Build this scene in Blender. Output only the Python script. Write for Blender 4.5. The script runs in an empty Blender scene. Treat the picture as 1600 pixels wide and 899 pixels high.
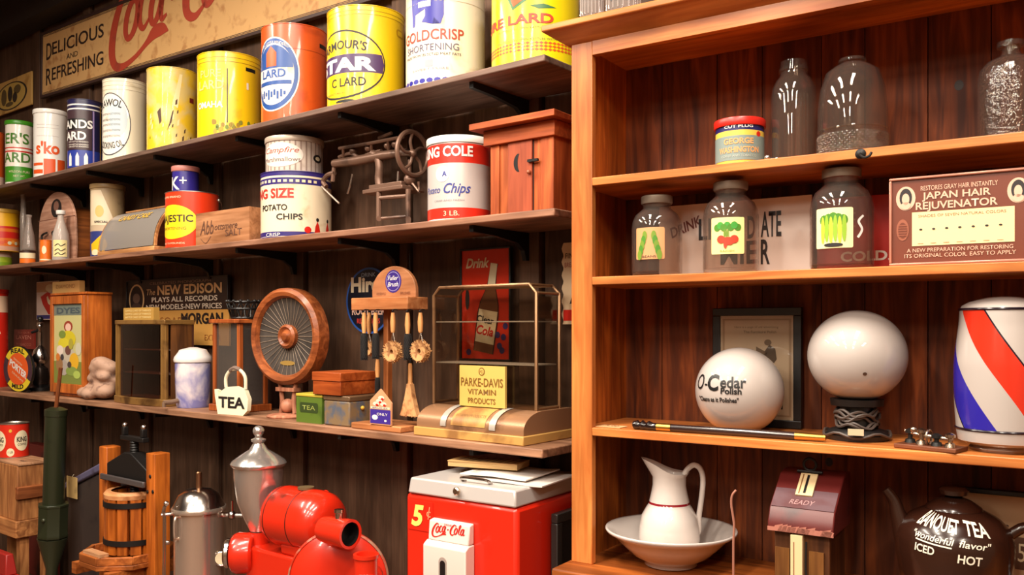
import bpy, bmesh, math, random
from mathutils import Vector, Matrix
from math import sin, cos, pi, atan2, radians as R

S = bpy.context.scene
COL = S.collection
random.seed(7)

# ------------------------------------------------------------------ camera, world, lights, exposure
F, CX, HY, ZC = 1350.0, 800.0, 512.0, 1.55          # focal length in px, centre column, horizon row, eye height
cam = bpy.data.cameras.new('camera')
cam.sensor_width = 36.0
cam.lens = F / 1600 * 36
cam.shift_y = (HY - 449.5) / 1600
cam.clip_start = 0.05
camo = bpy.data.objects.new('camera', cam)
camo.location = (0, 0, ZC)
camo.rotation_euler = (R(90), 0, 0)
COL.objects.link(camo)
S.camera = camo

S.view_settings.view_transform = 'Standard'
S.view_settings.look = 'None'
S.view_settings.gamma = 1.0
S.view_settings.use_curve_mapping = False
S.view_settings.exposure = 0.12
S.cycles.use_denoising = True
S.cycles.max_bounces = 10
S.cycles.transparent_max_bounces = 24
S.cycles.caustics_reflective = False
S.cycles.caustics_refractive = False
S.cycles.sample_clamp_indirect = 4.0

w = bpy.data.worlds.new('room_air')
S.world = w
w.use_nodes = True
w.node_tree.nodes['Background'].inputs[0].default_value = (1.0, 0.80, 0.62, 1)
w.node_tree.nodes['Background'].inputs[1].default_value = 0.02

TUBE_W = 46.0
def tube_light(x, y, z=3.55, length=1.25, power=TUBE_W, width=0.26):
    l = bpy.data.lights.new('fluorescent_tube', 'AREA')
    l.shape = 'RECTANGLE'; l.size = length; l.size_y = width
    l.energy = power; l.color = (1.0, 0.89, 0.75)
    o = bpy.data.objects.new('fluorescent_tube', l)
    o.location = (x, y, z); o.rotation_euler = (0, 0, atan2(.8352, .55))
    COL.objects.link(o)
for (x, y, k) in [(.33, .80, 1.5), (-.76, 1.50, 1.5), (-1.85, 2.25, 1.4), (-2.95, 2.95, 1.4),
                  (-.7, -.75, 1.3), (-1.85, 0.0, 1.3), (-3.0, .8, 1.3), (.5, -1.5, 1.3),
                  (-1.7, -2.3, 1.2), (-3.0, -1.4, 1.2)]:
    tube_light(x, y, power=TUBE_W * k)

# ------------------------------------------------------------------ frames: a wall direction, and points on it
class Frame:
    def __init__(s, o, d):
        k = math.hypot(*d); s.o = o; s.d = (d[0]/k, d[1]/k); s.n = (-s.d[1], s.d[0])
        s.rz = atan2(s.d[1], s.d[0])
    def p(s, u, v): return (s.o[0]+s.d[0]*u+s.n[0]*v, s.o[1]+s.d[1]*u+s.n[1]*v)
    def u(s, px, v):
        k = (px-CX)/F
        A = s.o[0]+s.n[0]*v; B = s.o[1]+s.n[1]*v
        return (k*B-A)/(s.d[0]-k*s.d[1])
    def v(s, px, u):
        k = (px-CX)/F
        A = s.o[0]+s.d[0]*u; B = s.o[1]+s.d[1]*u
        return (k*B-A)/(s.n[0]-k*s.n[1])
    def Y(s, u, v): return s.p(u, v)[1]
    def fit(s, pl, pr, g):
        """round thing seen between two columns, its front g behind the shelf edge -> u, v, radius"""
        a0, a1 = math.atan((pl-CX)/F), math.atan((pr-CX)/F)
        th, al = (a0+a1)/2, (a1-a0)/2
        r = .1
        for _ in range(30):
            v = g+r; u = s.u(CX+F*math.tan(th), v); x, y = s.p(u, v)
            r = math.hypot(x, y)*sin(al)
        return u, v, r
def H(py, Y): return ZC+(HY-py)/F*Y

L = Frame((0.098, 2.65), (0.7873, -0.6165))        # plank wall and its shelves; v = 0 at the shelf fronts
K = Frame((0.165, 2.40), (0.8352, -0.55))          # wooden cabinet; u = 0 at its left edge, v = 0 at its front
ZT, ZM, ZL = 2.39, 1.914, 1.175                    # tops of the three wall shelves
WALL_V = 0.36
KD = 0.30                                          # cabinet inside depth

# ------------------------------------------------------------------ materials
def lin(c):
    f = lambda x: (x/255)/12.92 if x <= 10.31 else (((x/255)+.055)/1.055)**2.4
    return (f(c[0]), f(c[1]), f(c[2]), 1)
MATS = {}
def new_mat(key):
    m = bpy.data.materials.new(key); m.use_nodes = True
    nt = m.node_tree; b = nt.nodes['Principled BSDF']
    MATS[key] = m
    return m, nt, b
def noise(nt, scale, detail=4, dist=0, stretch=(1, 1, 1)):
    tc = nt.nodes.new('ShaderNodeTexCoord'); mp = nt.nodes.new('ShaderNodeMapping')
    mp.inputs['Scale'].default_value = stretch
    nz = nt.nodes.new('ShaderNodeTexNoise')
    nz.inputs['Scale'].default_value = scale; nz.inputs['Detail'].default_value = detail
    nz.inputs['Distortion'].default_value = dist
    nt.links.new(tc.outputs['Object'], mp.inputs['Vector']); nt.links.new(mp.outputs[0], nz.inputs['Vector'])
    return nz
def ramp(nt, src, stops):
    r = nt.nodes.new('ShaderNodeValToRGB')
    e = r.color_ramp.elements
    while len(e) < len(stops): e.new(.5)
    for i, (p, c) in enumerate(stops): e[i].position = p; e[i].color = lin(c)
    nt.links.new(src, r.inputs[0])
    return r
def bump(nt, b, src, strength, dist=.002):
    bp = nt.nodes.new('ShaderNodeBump'); bp.inputs['Strength'].default_value = strength; bp.inputs['Distance'].default_value = dist
    nt.links.new(src, bp.inputs['Height']); nt.links.new(bp.outputs[0], b.inputs['Normal'])
def paint(c, rough=.35, metal=0, wear=0, wc=None, coat=0, scale=9):
    """even colour, or with patches of wear in a second colour"""
    key = 'paint_%s_%s_%s_%s_%s_%s' % (c, rough, metal, wear, wc, coat)
    if key in MATS: return MATS[key]
    m, nt, b = new_mat(key)
    b.inputs['Roughness'].default_value = rough; b.inputs['Metallic'].default_value = metal
    b.inputs['Coat Weight'].default_value = coat; b.inputs['Coat Roughness'].default_value = .05
    if wear:
        nz = noise(nt, scale, 8, .4)
        wc = wc or tuple(int(x*.55) for x in c)
        r = ramp(nt, nz.outputs[0], [(max(0, .68-wear*.3), c), (min(1, .78-wear*.22), wc)])
        nt.links.new(r.outputs[0], b.inputs['Base Color'])
        bump(nt, b, nz.outputs[0], .12)
    else:
        b.inputs['Base Color'].default_value = lin(c)
    return m
def wood(c1, c2, axis='x', rough=.5, vary=0.0, scale=1.0, coat=0):
    key = 'wood_%s_%s_%s_%s_%s_%s' % (c1, c2, axis, rough, vary, coat)
    if key in MATS: return MATS[key]
    m, nt, b = new_mat(key)
    st = {'x': (1.3, 16, 16), 'y': (16, 1.3, 16), 'z': (16, 16, 1.3)}[axis]
    nz = noise(nt, 2.2*scale, 7, 1.1, st)
    mid = tuple((a+d)//2 for a, d in zip(c1, c2))
    r = ramp(nt, nz.outputs[0], [(.30, c2), (.48, mid), (.66, c1)])
    n2 = noise(nt, 3.0*scale, 3, .3, tuple(x/6+.6 for x in st))
    mx = nt.nodes.new('ShaderNodeMix'); mx.data_type = 'RGBA'; mx.blend_type = 'MULTIPLY'
    r2 = ramp(nt, n2.outputs[0], [(.35, (190, 185, 180)), (.65, (255, 255, 255))])
    mx.inputs[0].default_value = 1
    nt.links.new(r.outputs[0], mx.inputs[6]); nt.links.new(r2.outputs[0], mx.inputs[7])
    out = mx.outputs[2]
    if vary:
        g = nt.nodes.new('ShaderNodeNewGeometry')
        hs = nt.nodes.new('ShaderNodeHueSaturation')
        mr = nt.nodes.new('ShaderNodeMapRange'); mr.inputs[3].default_value = 1-vary; mr.inputs[4].default_value = 1+vary
        nt.links.new(g.outputs['Random Per Island'], mr.inputs[0]); nt.links.new(mr.outputs[0], hs.inputs['Value'])
        nt.links.new(out, hs.inputs['Color']); out = hs.outputs[0]
    nt.links.new(out, b.inputs['Base Color'])
    b.inputs['Roughness'].default_value = rough; b.inputs['Specular IOR Level'].default_value = .3
    b.inputs['Coat Weight'].default_value = coat; b.inputs['Coat Roughness'].default_value = .2
    bump(nt, b, nz.outputs[0], .25)
    return m
def metal(c, rough=.3, wear=0):
    return paint(c, rough, 1.0, wear)
def glass(c=(255, 255, 255), bumpy=0, haze=.0, rough=.02, refl=1.45):
    """thin glass: clear look-through tinted by its colour, mirror by fresnel"""
    key = 'glass_%s_%s_%s' % (c, bumpy, haze)
    if key in MATS: return MATS[key]
    m, nt, b = new_mat(key)
    nt.nodes.remove(b)
    out = nt.nodes['Material Output']
    tr = nt.nodes.new('ShaderNodeBsdfTransparent'); tr.inputs[0].default_value = lin(c)
    gl = nt.nodes.new('ShaderNodeBsdfGlossy'); gl.inputs['Roughness'].default_value = rough
    lw = nt.nodes.new('ShaderNodeLayerWeight'); lw.inputs['Blend'].default_value = .5
    pw = nt.nodes.new('ShaderNodeMath'); pw.operation = 'POWER'; pw.inputs[1].default_value = 3.1
    ma = nt.nodes.new('ShaderNodeMath'); ma.operation = 'MULTIPLY_ADD'; ma.inputs[1].default_value = .75; ma.inputs[2].default_value = .035
    nt.links.new(lw.outputs['Facing'], pw.inputs[0]); nt.links.new(pw.outputs[0], ma.inputs[0])
    mx = nt.nodes.new('ShaderNodeMixShader')
    nt.links.new(ma.outputs[0], mx.inputs[0]); nt.links.new(tr.outputs[0], mx.inputs[1]); nt.links.new(gl.outputs[0], mx.inputs[2])
    last = mx
    if haze:
        df = nt.nodes.new('ShaderNodeBsdfDiffuse'); df.inputs[0].default_value = lin((225, 215, 205))
        m2 = nt.nodes.new('ShaderNodeMixShader'); m2.inputs[0].default_value = haze
        nt.links.new(mx.outputs[0], m2.inputs[1]); nt.links.new(df.outputs[0], m2.inputs[2]); last = m2
    nt.links.new(last.outputs[0], out.inputs[0])
    if bumpy:
        nz = noise(nt, bumpy, 2, .2)
        bp = nt.nodes.new('ShaderNodeBump'); bp.inputs['Strength'].default_value = .8; bp.inputs['Distance'].default_value = .004
        nt.links.new(nz.outputs[0], bp.inputs['Height'])
        for n in (gl, lw): nt.links.new(bp.outputs[0], n.inputs['Normal'])
    return m

# ------------------------------------------------------------------ mesh builder
def smooth_path(pts, n=7, closed=False):
    out = []; N = len(pts)
    for i in range(N if closed else N-1):
        p = [pts[(i+k) % N] if closed else pts[min(max(i+k, 0), N-1)] for k in (-1, 0, 1, 2)]
        for j in range(n):
            t = j/n
            out.append(tuple(.5*((2*b)+(-a+c)*t+(2*a-5*b+4*c-d)*t*t+(-a+3*b-3*c+d)*t**3) for a, b, c, d in zip(*p)))
    if not closed: out.append(tuple(pts[-1]))
    return out
def ell(cx, cy, a, b, n=40, t0=0, t1=2*pi):
    full = abs(t1-t0-2*pi) < 1e-6
    return [(cx+a*cos(t0+(t1-t0)*i/(n if full else n-1)), cy+b*sin(t0+(t1-t0)*i/(n if full else n-1))) for i in range(n)]
def rect(x0, y0, x1, y1): return [(x0, y0), (x1, y0), (x1, y1), (x0, y1)]
def rrect(x0, y0, x1, y1, r, n=5):
    o = []
    for cx, cy, a in ((x1-r, y1-r, 0), (x0+r, y1-r, 90), (x0+r, y0+r, 180), (x1-r, y0+r, 270)):
        o += [(cx+r*cos(R(a+90*i/n)), cy+r*sin(R(a+90*i/n))) for i in range(n+1)]
    return o
class MB:
    def __init__(s): s.v = []; s.f = []; s.m = []; s.mats = []
    def mi(s, mat):
        if mat not in s.mats: s.mats.append(mat)
        return s.mats.index(mat)
    def add(s, vs, fs, mat, M=None):
        b = len(s.v)
        s.v += [tuple(M @ Vector(v)) for v in vs] if M else [tuple(v) for v in vs]
        many = isinstance(mat, list)
        for i, f in enumerate(fs):
            s.f.append(tuple(b+k for k in f)); s.m.append(s.mi(mat[i] if many else mat))
        return s
    def box(s, x0, x1, y0, y1, z0, z1, mat, M=None, tx=1, ty=1):
        cx, cy = (x0+x1)/2, (y0+y1)/2
        t = lambda x, y: (cx+(x-cx)*tx, cy+(y-cy)*ty)
        vs = [(x0, y0, z0), (x1, y0, z0), (x1, y1, z0), (x0, y1, z0)]
        vs += [(*t(x, y), z1) for x, y, _ in vs]
        return s.add(vs, [(3, 2, 1, 0), (4, 5, 6, 7), (0, 1, 5, 4), (1, 2, 6, 5), (2, 3, 7, 6), (3, 0, 4, 7)], mat, M)
    def lathe(s, prof, mat=None, seg=44, c=(0, 0, 0), M=None, sx=1, sy=1):
        """prof: (r, z[, material of the band that starts here])"""
        vs = []; fs = []; ms = []; rows = []; cur = mat
        for p in prof:
            if p[0] < 1e-6:
                rows.append([len(vs)]); vs.append((c[0], c[1], c[2]+p[1]))
            else:
                rows.append(list(range(len(vs), len(vs)+seg)))
                vs += [(c[0]+sx*p[0]*cos(2*pi*i/seg), c[1]+sy*p[0]*sin(2*pi*i/seg), c[2]+p[1]) for i in range(seg)]
        for j in range(len(prof)-1):
            if len(prof[j]) > 2: cur = prof[j][2]
            a, b = rows[j], rows[j+1]
            if len(a) == 1 and len(b) == 1: continue
            for i in range(seg):
                k = (i+1) % seg
                if len(a) == 1: fs.append((a[0], b[k], b[i]))
                elif len(b) == 1: fs.append((a[i], a[k], b[0]))
                else: fs.append((a[i], a[k], b[k], b[i]))
                ms.append(cur)
        return s.add(vs, fs, ms, M)
    def tube(s, pts, r, mat, seg=8, closed=False, M=None, flat=1):
        N = len(pts); P = [Vector(p[:3]) for p in pts]
        rs = [p[3] if len(p) > 3 else r for p in pts]
        vs = []; fs = []; up = None
        for i in range(N):
            if closed: t = (P[(i+1) % N]-P[i-1])
            else: t = P[min(i+1, N-1)]-P[max(i-1, 0)]
            t.normalize()
            if up is None:
                up = Vector((0, 0, 1)) if abs(t.z) < .9 else Vector((1, 0, 0))
            a = t.cross(up)
            if a.length < 1e-5: a = t.cross(Vector((1, .3, 0)))
            a.normalize(); b = a.cross(t).normalized(); up = b
            vs += [tuple(P[i]+a*rs[i]*cos(2*pi*k/seg)+b*rs[i]*flat*sin(2*pi*k/seg)) for k in range(seg)]
        for i in range(N if closed else N-1):
            j = (i+1) % N
            for k in range(seg):
                k2 = (k+1) % seg
                fs.append((i*seg+k, i*seg+k2, j*seg+k2, j*seg+k))
        if not closed:
            fs.append(tuple(range(seg))[::-1]); fs.append(tuple((N-1)*seg+k for k in range(seg)))
        return s.add(vs, fs, mat, M)
    def prism(s, poly, y0, y1, mat, M=None, axis='y'):
        """outline in (x, z) pushed from y0 to y1; axis 'x': outline in (y, z), 'z': outline in (x, y)"""
        n = len(poly)
        g = {'y': lambda a, b, t: (a, t, b), 'x': lambda a, b, t: (t, a, b), 'z': lambda a, b, t: (a, b, t)}[axis]
        vs = [g(a, b, y0) for a, b in poly]+[g(a, b, y1) for a, b in poly]
        fs = [tuple(range(n))[::-1], tuple(range(n, 2*n))]+[(i, (i+1) % n, n+(i+1) % n, n+i) for i in range(n)]
        return s.add(vs, fs, mat, M)
    def ball(s, c, r, mat, sx=1, sy=1, sz=1, seg=24):
        n = max(8, seg//2)
        return s.lathe([(r*sin(pi*i/n), -r*sz*cos(pi*i/n)) for i in range(n+1)], mat, seg, c, None, sx, sy)
    def ring(s, c, Rr, r, mat, axis='y', seg=40, sq=1):
        ax = {'y': lambda a, b: (a, 0, b), 'z': lambda a, b: (a, b, 0), 'x': lambda a, b: (0, a, b)}[axis]
        pts = [tuple(Vector(c)+Vector(ax(Rr*cos(2*pi*i/seg), sq*Rr*sin(2*pi*i/seg)))) for i in range(seg)]
        return s.tube(pts, r, mat, 8, True)
    def _bm(s, bm, xf, e, mat, dx, dy):
        if dx or dy:
            xs = [v.co.x for v in bm.verts]; ys = [v.co.y for v in bm.verts]
            for lo, hi, d, nrm in ((min(xs), max(xs), dx, (1, 0, 0)), (min(ys), max(ys), dy, (0, 1, 0))):
                if not d: continue
                k = math.floor(lo/d)+1
                while k*d < hi:
                    bmesh.ops.bisect_plane(bm, geom=bm.verts[:]+bm.edges[:]+bm.faces[:], plane_co=Vector(nrm)*k*d, plane_no=nrm, dist=1e-7)
                    k += 1
        bm.verts.index_update()
        s.add([xf(v.co.x, v.co.y, e) for v in bm.verts], [tuple(v.index for v in f.verts) for f in bm.faces], mat)
        bm.free()
    def patch(s, poly, xf, mat, e=.0008, dx=None, dy=None, hole=None):
        bm = bmesh.new()
        if hole:
            n = len(poly); a = [bm.verts.new((x, y, 0)) for x, y in poly]; b = [bm.verts.new((x, y, 0)) for x, y in hole]
            for i in range(n): bm.faces.new((a[i], a[(i+1) % n], b[(i+1) % n], b[i]))
        else:
            f = bm.faces.new([bm.verts.new((x, y, 0)) for x, y in poly])
            bmesh.ops.triangulate(bm, faces=[f])
        s._bm(bm, xf, e, mat, dx if dx else getattr(xf, 'dx', None), dy if dy else getattr(xf, 'dy', None))
        return s
    def text(s, t, xf, mat, x=0, y=0, h=.02, w=None, e=.0016, bold=0, shear=0, rot=0, arc=0, align='CENTER'):
        """lettering: capital height h, optionally squeezed to width w, bent on an arc of radius `arc`"""
        cu = bpy.data.curves.new('lettering', 'FONT'); cu.body = t; cu.size = 1; cu.shear = shear; cu.offset = bold
        cu.align_x = 'CENTER'; cu.resolution_u = 3
        ob = bpy.data.objects.new('lettering', cu); COL.objects.link(ob)
        dg = bpy.context.evaluated_depsgraph_get()
        me = bpy.data.meshes.new_from_object(ob.evaluated_get(dg))
        bpy.data.objects.remove(ob); bpy.data.curves.remove(cu)
        if not me.vertices: return s
        bm = bmesh.new(); bm.from_mesh(me); bpy.data.meshes.remove(me)
        bmesh.ops.remove_doubles(bm, verts=bm.verts[:], dist=1e-5)
        x0 = min(v.co.x for v in bm.verts); x1 = max(v.co.x for v in bm.verts)
        sy = h/.69; sx = w/(x1-x0) if w else sy
        xm = (x0+x1)/2
        off = {'CENTER': xm, 'LEFT': x0, 'RIGHT': x1}[align]
        cr, sr = cos(rot), sin(rot)
        for v in bm.verts:
            a, b = (v.co.x-off)*sx, v.co.y*sy
            if arc:
                rr = arc+b if arc > 0 else -arc-b
                an = a/abs(arc)
                a, b = (rr*sin(an), rr*cos(an)-arc) if arc > 0 else (rr*sin(an), -rr*cos(an)-arc)
            v.co = (x+a*cr-b*sr, y+a*sr+b*cr, 0)
        s._bm(bm, xf, e, mat, getattr(xf, 'dx', None), getattr(xf, 'dy', None))
        return s
    def stroke(s, pts, xf, mat, e=.0016, n=7, closed=False, k=1, ox=0, oy=0, shear=0):
        """brush stroke through (x, y, width)"""
        q = smooth_path(pts, n, closed); N = len(q)
        vs = []; fs = []
        for i in range(N):
            a, b = (q[(i+1) % N], q[i-1]) if closed else (q[min(i+1, N-1)], q[max(i-1, 0)])
            tx, ty = a[0]-b[0], a[1]-b[1]; l = math.hypot(tx, ty) or 1
            for sg in (-1, 1):
                X = q[i][0]-sg*ty/l*q[i][2]/2; Y = q[i][1]+sg*tx/l*q[i][2]/2
                vs.append(xf(ox+k*(X+shear*Y), oy+k*Y, e))
        for i in range(N if closed else N-1):
            j = (i+1) % N; fs.append((2*i, 2*j, 2*j+1, 2*i+1))
        return s.add(vs, fs, mat)
    def build(s, name, parent=None, bevel=0, angle=38, sub=0):
        me = bpy.data.meshes.new(name)
        me.from_pydata(s.v, [], s.f)
        for m in s.mats: me.materials.append(m)
        me.polygons.foreach_set('material_index', s.m)
        bm = bmesh.new(); bm.from_mesh(me)
        bmesh.ops.recalc_face_normals(bm, faces=bm.faces[:]); bm.to_mesh(me); bm.free()
        me.polygons.foreach_set('use_smooth', [True]*len(me.polygons))
        me.set_sharp_from_angle(angle=R(angle))
        o = bpy.data.objects.new(name, me); COL.objects.link(o)
        if parent: o.parent = parent
        if bevel:
            b = o.modifiers.new('edge', 'BEVEL'); b.width = bevel; b.segments = 2; b.limit_method = 'ANGLE'; b.angle_limit = R(50)
        if sub:
            b = o.modifiers.new('round', 'SUBSURF'); b.levels = sub; b.render_levels = sub
        return o

def flat(ox=0, y=0, oz=0, M=None, cx=1):
    """upright face looking to -y"""
    def xf(a, b, e):
        p = (ox+a, y-e, oz+b)
        return tuple(M @ Vector(p)) if M else p
    return xf
def flat_side(x, oy=0, oz=0, sg=1):
    """upright face looking to +x (sg = 1): letters run along +y"""
    return lambda a, b, e: (x+sg*e, oy+sg*a, oz+b)
def flat_top(z, ox=0, oy=0): return lambda a, b, e: (ox+a, oy+b, z+e)
def cyl(r, a0=0, z0=0, dx=None, cx=0, cy=0):
    def xf(x, y, e):
        t = a0+x/r
        return (cx+(r+e)*sin(t), cy-(r+e)*cos(t), z0+y)
    xf.dx = dx or r*.13
    return xf
def turned(prof, a0=0, z0=0, rr=.1, step=.012):
    """wraps on a turned outline; x is arc length at radius rr"""
    def rad(z):
        for (r0, q0), (r1, q1) in zip(prof, prof[1:]):
            if min(q0, q1) <= z <= max(q0, q1) and abs(q1-q0) > 1e-9: return r0+(r1-r0)*(z-q0)/(q1-q0)
        return prof[-1][0]
    def xf(x, y, e):
        z = z0+y; r = rad(z)+e; t = a0+x/rr
        return (r*sin(t), -r*cos(t), z)
    xf.dx = step; xf.dy = step
    return xf

def tag(o, label, cat, group=None, kind=None):
    if label: o['label'] = label
    if cat: o['category'] = cat
    if group: o['group'] = group
    if kind: o['kind'] = kind
    return o
def thing(name, label, cat, loc, rz=0, group=None):
    o = bpy.data.objects.new(name, None); COL.objects.link(o)
    o.empty_display_size = .05
    o.location = loc; o.rotation_euler = (0, 0, rz)
    return tag(o, label, cat, group)
class At:
    """a thing standing on a frame: its Empty, and L(px, py, dv) to read a point of it in its own axes"""
    def __init__(s, name, label, cat, fr, px, v, z, group=None, turn=0):
        s.fr, s.v0, s.z0 = fr, v, z
        s.u0 = fr.u(px, v)
        x, y = fr.p(s.u0, v)
        s.Y0 = y
        s.o = thing(name, label, cat, (x, y, z), fr.rz+turn, group)
    def x(s, px, dv=0): return s.fr.u(px, s.v0+dv)-s.u0
    def z(s, py, px=None, dv=0):
        y = s.fr.p(s.u0 if px is None else s.fr.u(px, s.v0+dv), s.v0+dv)[1]
        return H(py, y)-s.z0
    def L(s, px, py, dv=0): return (s.x(px, dv), dv, s.z(py, px, dv))
def facing(x, y): return atan2(-x, y)
def struct(o): o['kind'] = 'structure'; return o
def fixed(o, fr, u=0, v=0, z=0, turn=0):
    x, y = fr.p(u, v); o.location = (x, y, z); o.rotation_euler = (0, 0, fr.rz+turn); return o

# common materials
WHITE = paint((236, 232, 226), .3, coat=.3)
CREAM = paint((226, 212, 176), .4)
BLACK = paint((18, 16, 16), .4)
DARKINK = paint((30, 24, 24), .5)
NAVY = paint((34, 30, 92), .35)
BLUE = paint((40, 34, 150), .3, coat=.3)
RED = paint((200, 34, 22), .35)
DRED = paint((120, 26, 22), .4)
GOLD = paint((214, 170, 60), .4)
CHROME = metal((205, 200, 196), .18)
STEEL = metal((170, 165, 160), .32)
IRON = paint((26, 23, 22), .5, .4)
BRONZE = paint((122, 92, 76), .38, .4, .5, (66, 48, 40))
CLEAR = glass((246, 242, 236))
PANE = glass((236, 230, 222), refl=1.4)

# ================================================================== the room
WALLP = wood((106, 78, 60), (80, 58, 44), 'z', .6, vary=.10)
def local(fr):                                     # mesh laid out straight in a frame's axes
    return fr
# floor and ceiling
mb = MB(); mb.box(-5, 3.3, -5.7, .45, -.06, 0, wood((120, 84, 58), (70, 46, 30), 'x', .5))
struct(fixed(mb.build('floor'), L))
mb = MB(); mb.box(-5, 3.3, -5.7, .45, 3.9, 3.98, paint((120, 108, 98), .8))
struct(fixed(mb.build('ceiling'), L))
RW_ = paint((122, 100, 82), .7)
mb = MB(); mb.box(-5.1, 3.4, -5.8, -5.7, 0, 3.9, RW_); struct(fixed(mb.build('wall_front'), L))
mb = MB(); mb.box(-5.1, -5.0, -5.7, .36, 0, 3.9, RW_); struct(fixed(mb.build('wall_left'), L))
mb = MB(); mb.box(3.3, 3.4, -5.7, .45, 0, 3.9, RW_); struct(fixed(mb.build('wall_right'), L))
# board and batten wall
mb = MB()
edges = [-5.0] + [-.31-.66*k+.045 for k in range(6, -4, -1)] + [3.3]
for a, b in zip(edges, edges[1:]):
    mb.box(a+.008, b-.008, WALL_V, WALL_V+.05, 0, 3.9, WALLP)
mb.box(-5, 3.3, WALL_V+.05, WALL_V+.08, 0, 3.9, paint((10, 8, 8), .8))
for k in range(6, -4, -1):
    c = -.31-.66*k
    mb.box(c-.05, c+.04, WALL_V-.02, WALL_V, 0, 3.9, WALLP)
struct(fixed(mb.build('wall_back', bevel=.003), L))
mb = MB(); mb.box(-5, 2.3, .20, WALL_V-.021, 3.45, 3.899, paint((40, 30, 26), .7))
struct(fixed(mb.build('trim_1'), L))

# ---- three long wall shelves
SHELFW = wood((92, 66, 54), (56, 40, 34), 'x', .55)
SHELFT = wood((172, 124, 98), (116, 80, 62), 'x', .5)
def wall_shelf(z, u1, th, label, m, brackets):
    x, y = L.p(u1, 0)
    o = thing('wall_shelf', label, 'shelf', (x, y, z), L.rz, 'long shelves on the plank wall')
    mb = MB(); mb.box(-4.6-u1, 0, 0, .338, -th, 0, m); mb.build('shelf_board', o, bevel=.004)
    for k in range(6) if brackets else ():
        c = -.31-.66*k-u1-.01
        b = MB(); q = [(.338, -th), (.03, -th), (.03, -th-.022), (.15, -th-.026), (.27, -th-.04), (.31, -th-.065), (.322, -th-.10), (.338, -th-.10)]
        b.prism(q, c-.009, c+.009, IRON, axis='x'); b.build('bracket', o)
wall_shelf(ZT, .002, .022, 'dark top wall shelf carrying the row of large lard tins', wood((140, 112, 98), (98, 76, 66), 'x', .5), True)
wall_shelf(ZM, .0387, .024, 'middle wall shelf with the model outhouse at its end', SHELFT, True)
wall_shelf(ZL, -.006, .028, 'lowest wall shelf, above the red drinks cooler', wood((186, 138, 106), (126, 88, 66), 'x', .5), True)

# ---- the open wooden cabinet
CW1, CW2 = (224, 142, 74), (188, 102, 46)
CZ = wood(CW1, CW2, 'z', .38, coat=.15); CXm = wood(CW1, CW2, 'x', .38, coat=.15)
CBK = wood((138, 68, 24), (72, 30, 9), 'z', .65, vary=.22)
CWID = 1.75; CB = .90                              # width, height of the lower counter
S1, S2, S3 = H(278, K.Y(.065, 0)), H(433, K.Y(.065, 0)), H(668.5, K.Y(.065, 0))
ctop = 2.385
o = thing('display_cabinet', 'tall open orange-brown wooden cabinet with shelves beside the plank wall', 'cabinet', (K.o[0], K.o[1], 0), K.rz)
mb = MB(); mb.box(0, .065, 0, .022, CB, 2.335, CZ); mb.build('stile', o, bevel=.002)
mb = MB(); mb.box(CWID-.065, CWID, 0, .022, CB, 2.335, CZ); mb.build('stile', o, bevel=.002)
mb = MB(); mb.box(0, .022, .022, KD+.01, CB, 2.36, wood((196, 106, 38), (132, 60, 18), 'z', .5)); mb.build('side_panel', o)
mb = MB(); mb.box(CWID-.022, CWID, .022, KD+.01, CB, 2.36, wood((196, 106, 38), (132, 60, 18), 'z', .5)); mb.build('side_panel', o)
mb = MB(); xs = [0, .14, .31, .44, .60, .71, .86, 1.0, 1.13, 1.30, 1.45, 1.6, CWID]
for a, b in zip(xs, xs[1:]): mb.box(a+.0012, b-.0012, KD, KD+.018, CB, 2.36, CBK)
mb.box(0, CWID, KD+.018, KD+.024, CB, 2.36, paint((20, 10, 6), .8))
KNOT = paint((30, 14, 8), .6)
for kx, kz, kr in ((.40, S1+.17, .016), (.33, S3+.07, .012), (.93, S1+.19, .013), (1.24, S3+.10, .030), (.62, CB+.29, .012), (.55, CB+.22, .009)):
    mb.patch(ell(kx, kz, kr*.8, kr, 16), flat(y=KD), KNOT, e=.0008)
mb.build('back_panel', o)
mb = MB(); mb.box(.065, CWID-.065, 0, .022, 2.296, 2.335, CXm); mb.build('frieze', o, bevel=.001)
mb = MB(); mb.box(-.012, CWID+.012, 0, KD+.02, 2.335, 2.372, CXm); 
mb.add([(-.012, -.0, 2.335), (CWID+.012, 0, 2.335), (CWID+.06, -.05, 2.366), (-.058, -.05, 2.366), (-.012, .012, 2.366), (CWID+.012, .012, 2.366)],
       [(0, 1, 2, 3), (3, 2, 5, 4), (0, 4, 5, 1), (1, 5, 2), (0, 3, 4)], CXm)
mb.add([(-.012, 0, 2.335), (-.012, KD, 2.335), (-.058, KD, 2.366), (-.058, -.05, 2.366), (0, KD, 2.366), (0, 0, 2.366)], [(0, 3, 2, 1), (3, 5, 4, 2), (1, 2, 4), (0, 5, 3), (0, 1, 4, 5)], CXm)
mb.build('crown_molding', o)
mb = MB(); mb.box(-.064, CWID+.064, -.058, KD+.02, 2.366, ctop, CXm); mb.build('top_board', o, bevel=.004)
for z, th in ((S1, .022), (S2, .022), (S3, .022)):
    mb = MB(); mb.box(.024, CWID-.024, .002, KD-.001, z-th, z, CXm)
    mb.box(.0655, CWID-.0655, -.002, .002, z-th, z, CXm); mb.build('shelf', o, bevel=.002)
mb = MB(); mb.box(-.012, CWID+.02, -.09, KD+.01, CB-.035, CB, wood((184, 100, 40), (118, 58, 20), 'x', .5)); mb.build('counter', o, bevel=.006)
mb = MB(); mb.box(0, CWID, -.07, KD, .08, CB-.035, CZ); mb.box(.03, CWID-.03, -.04, KD, 0, .08, CZ); mb.build('base', o)
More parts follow.
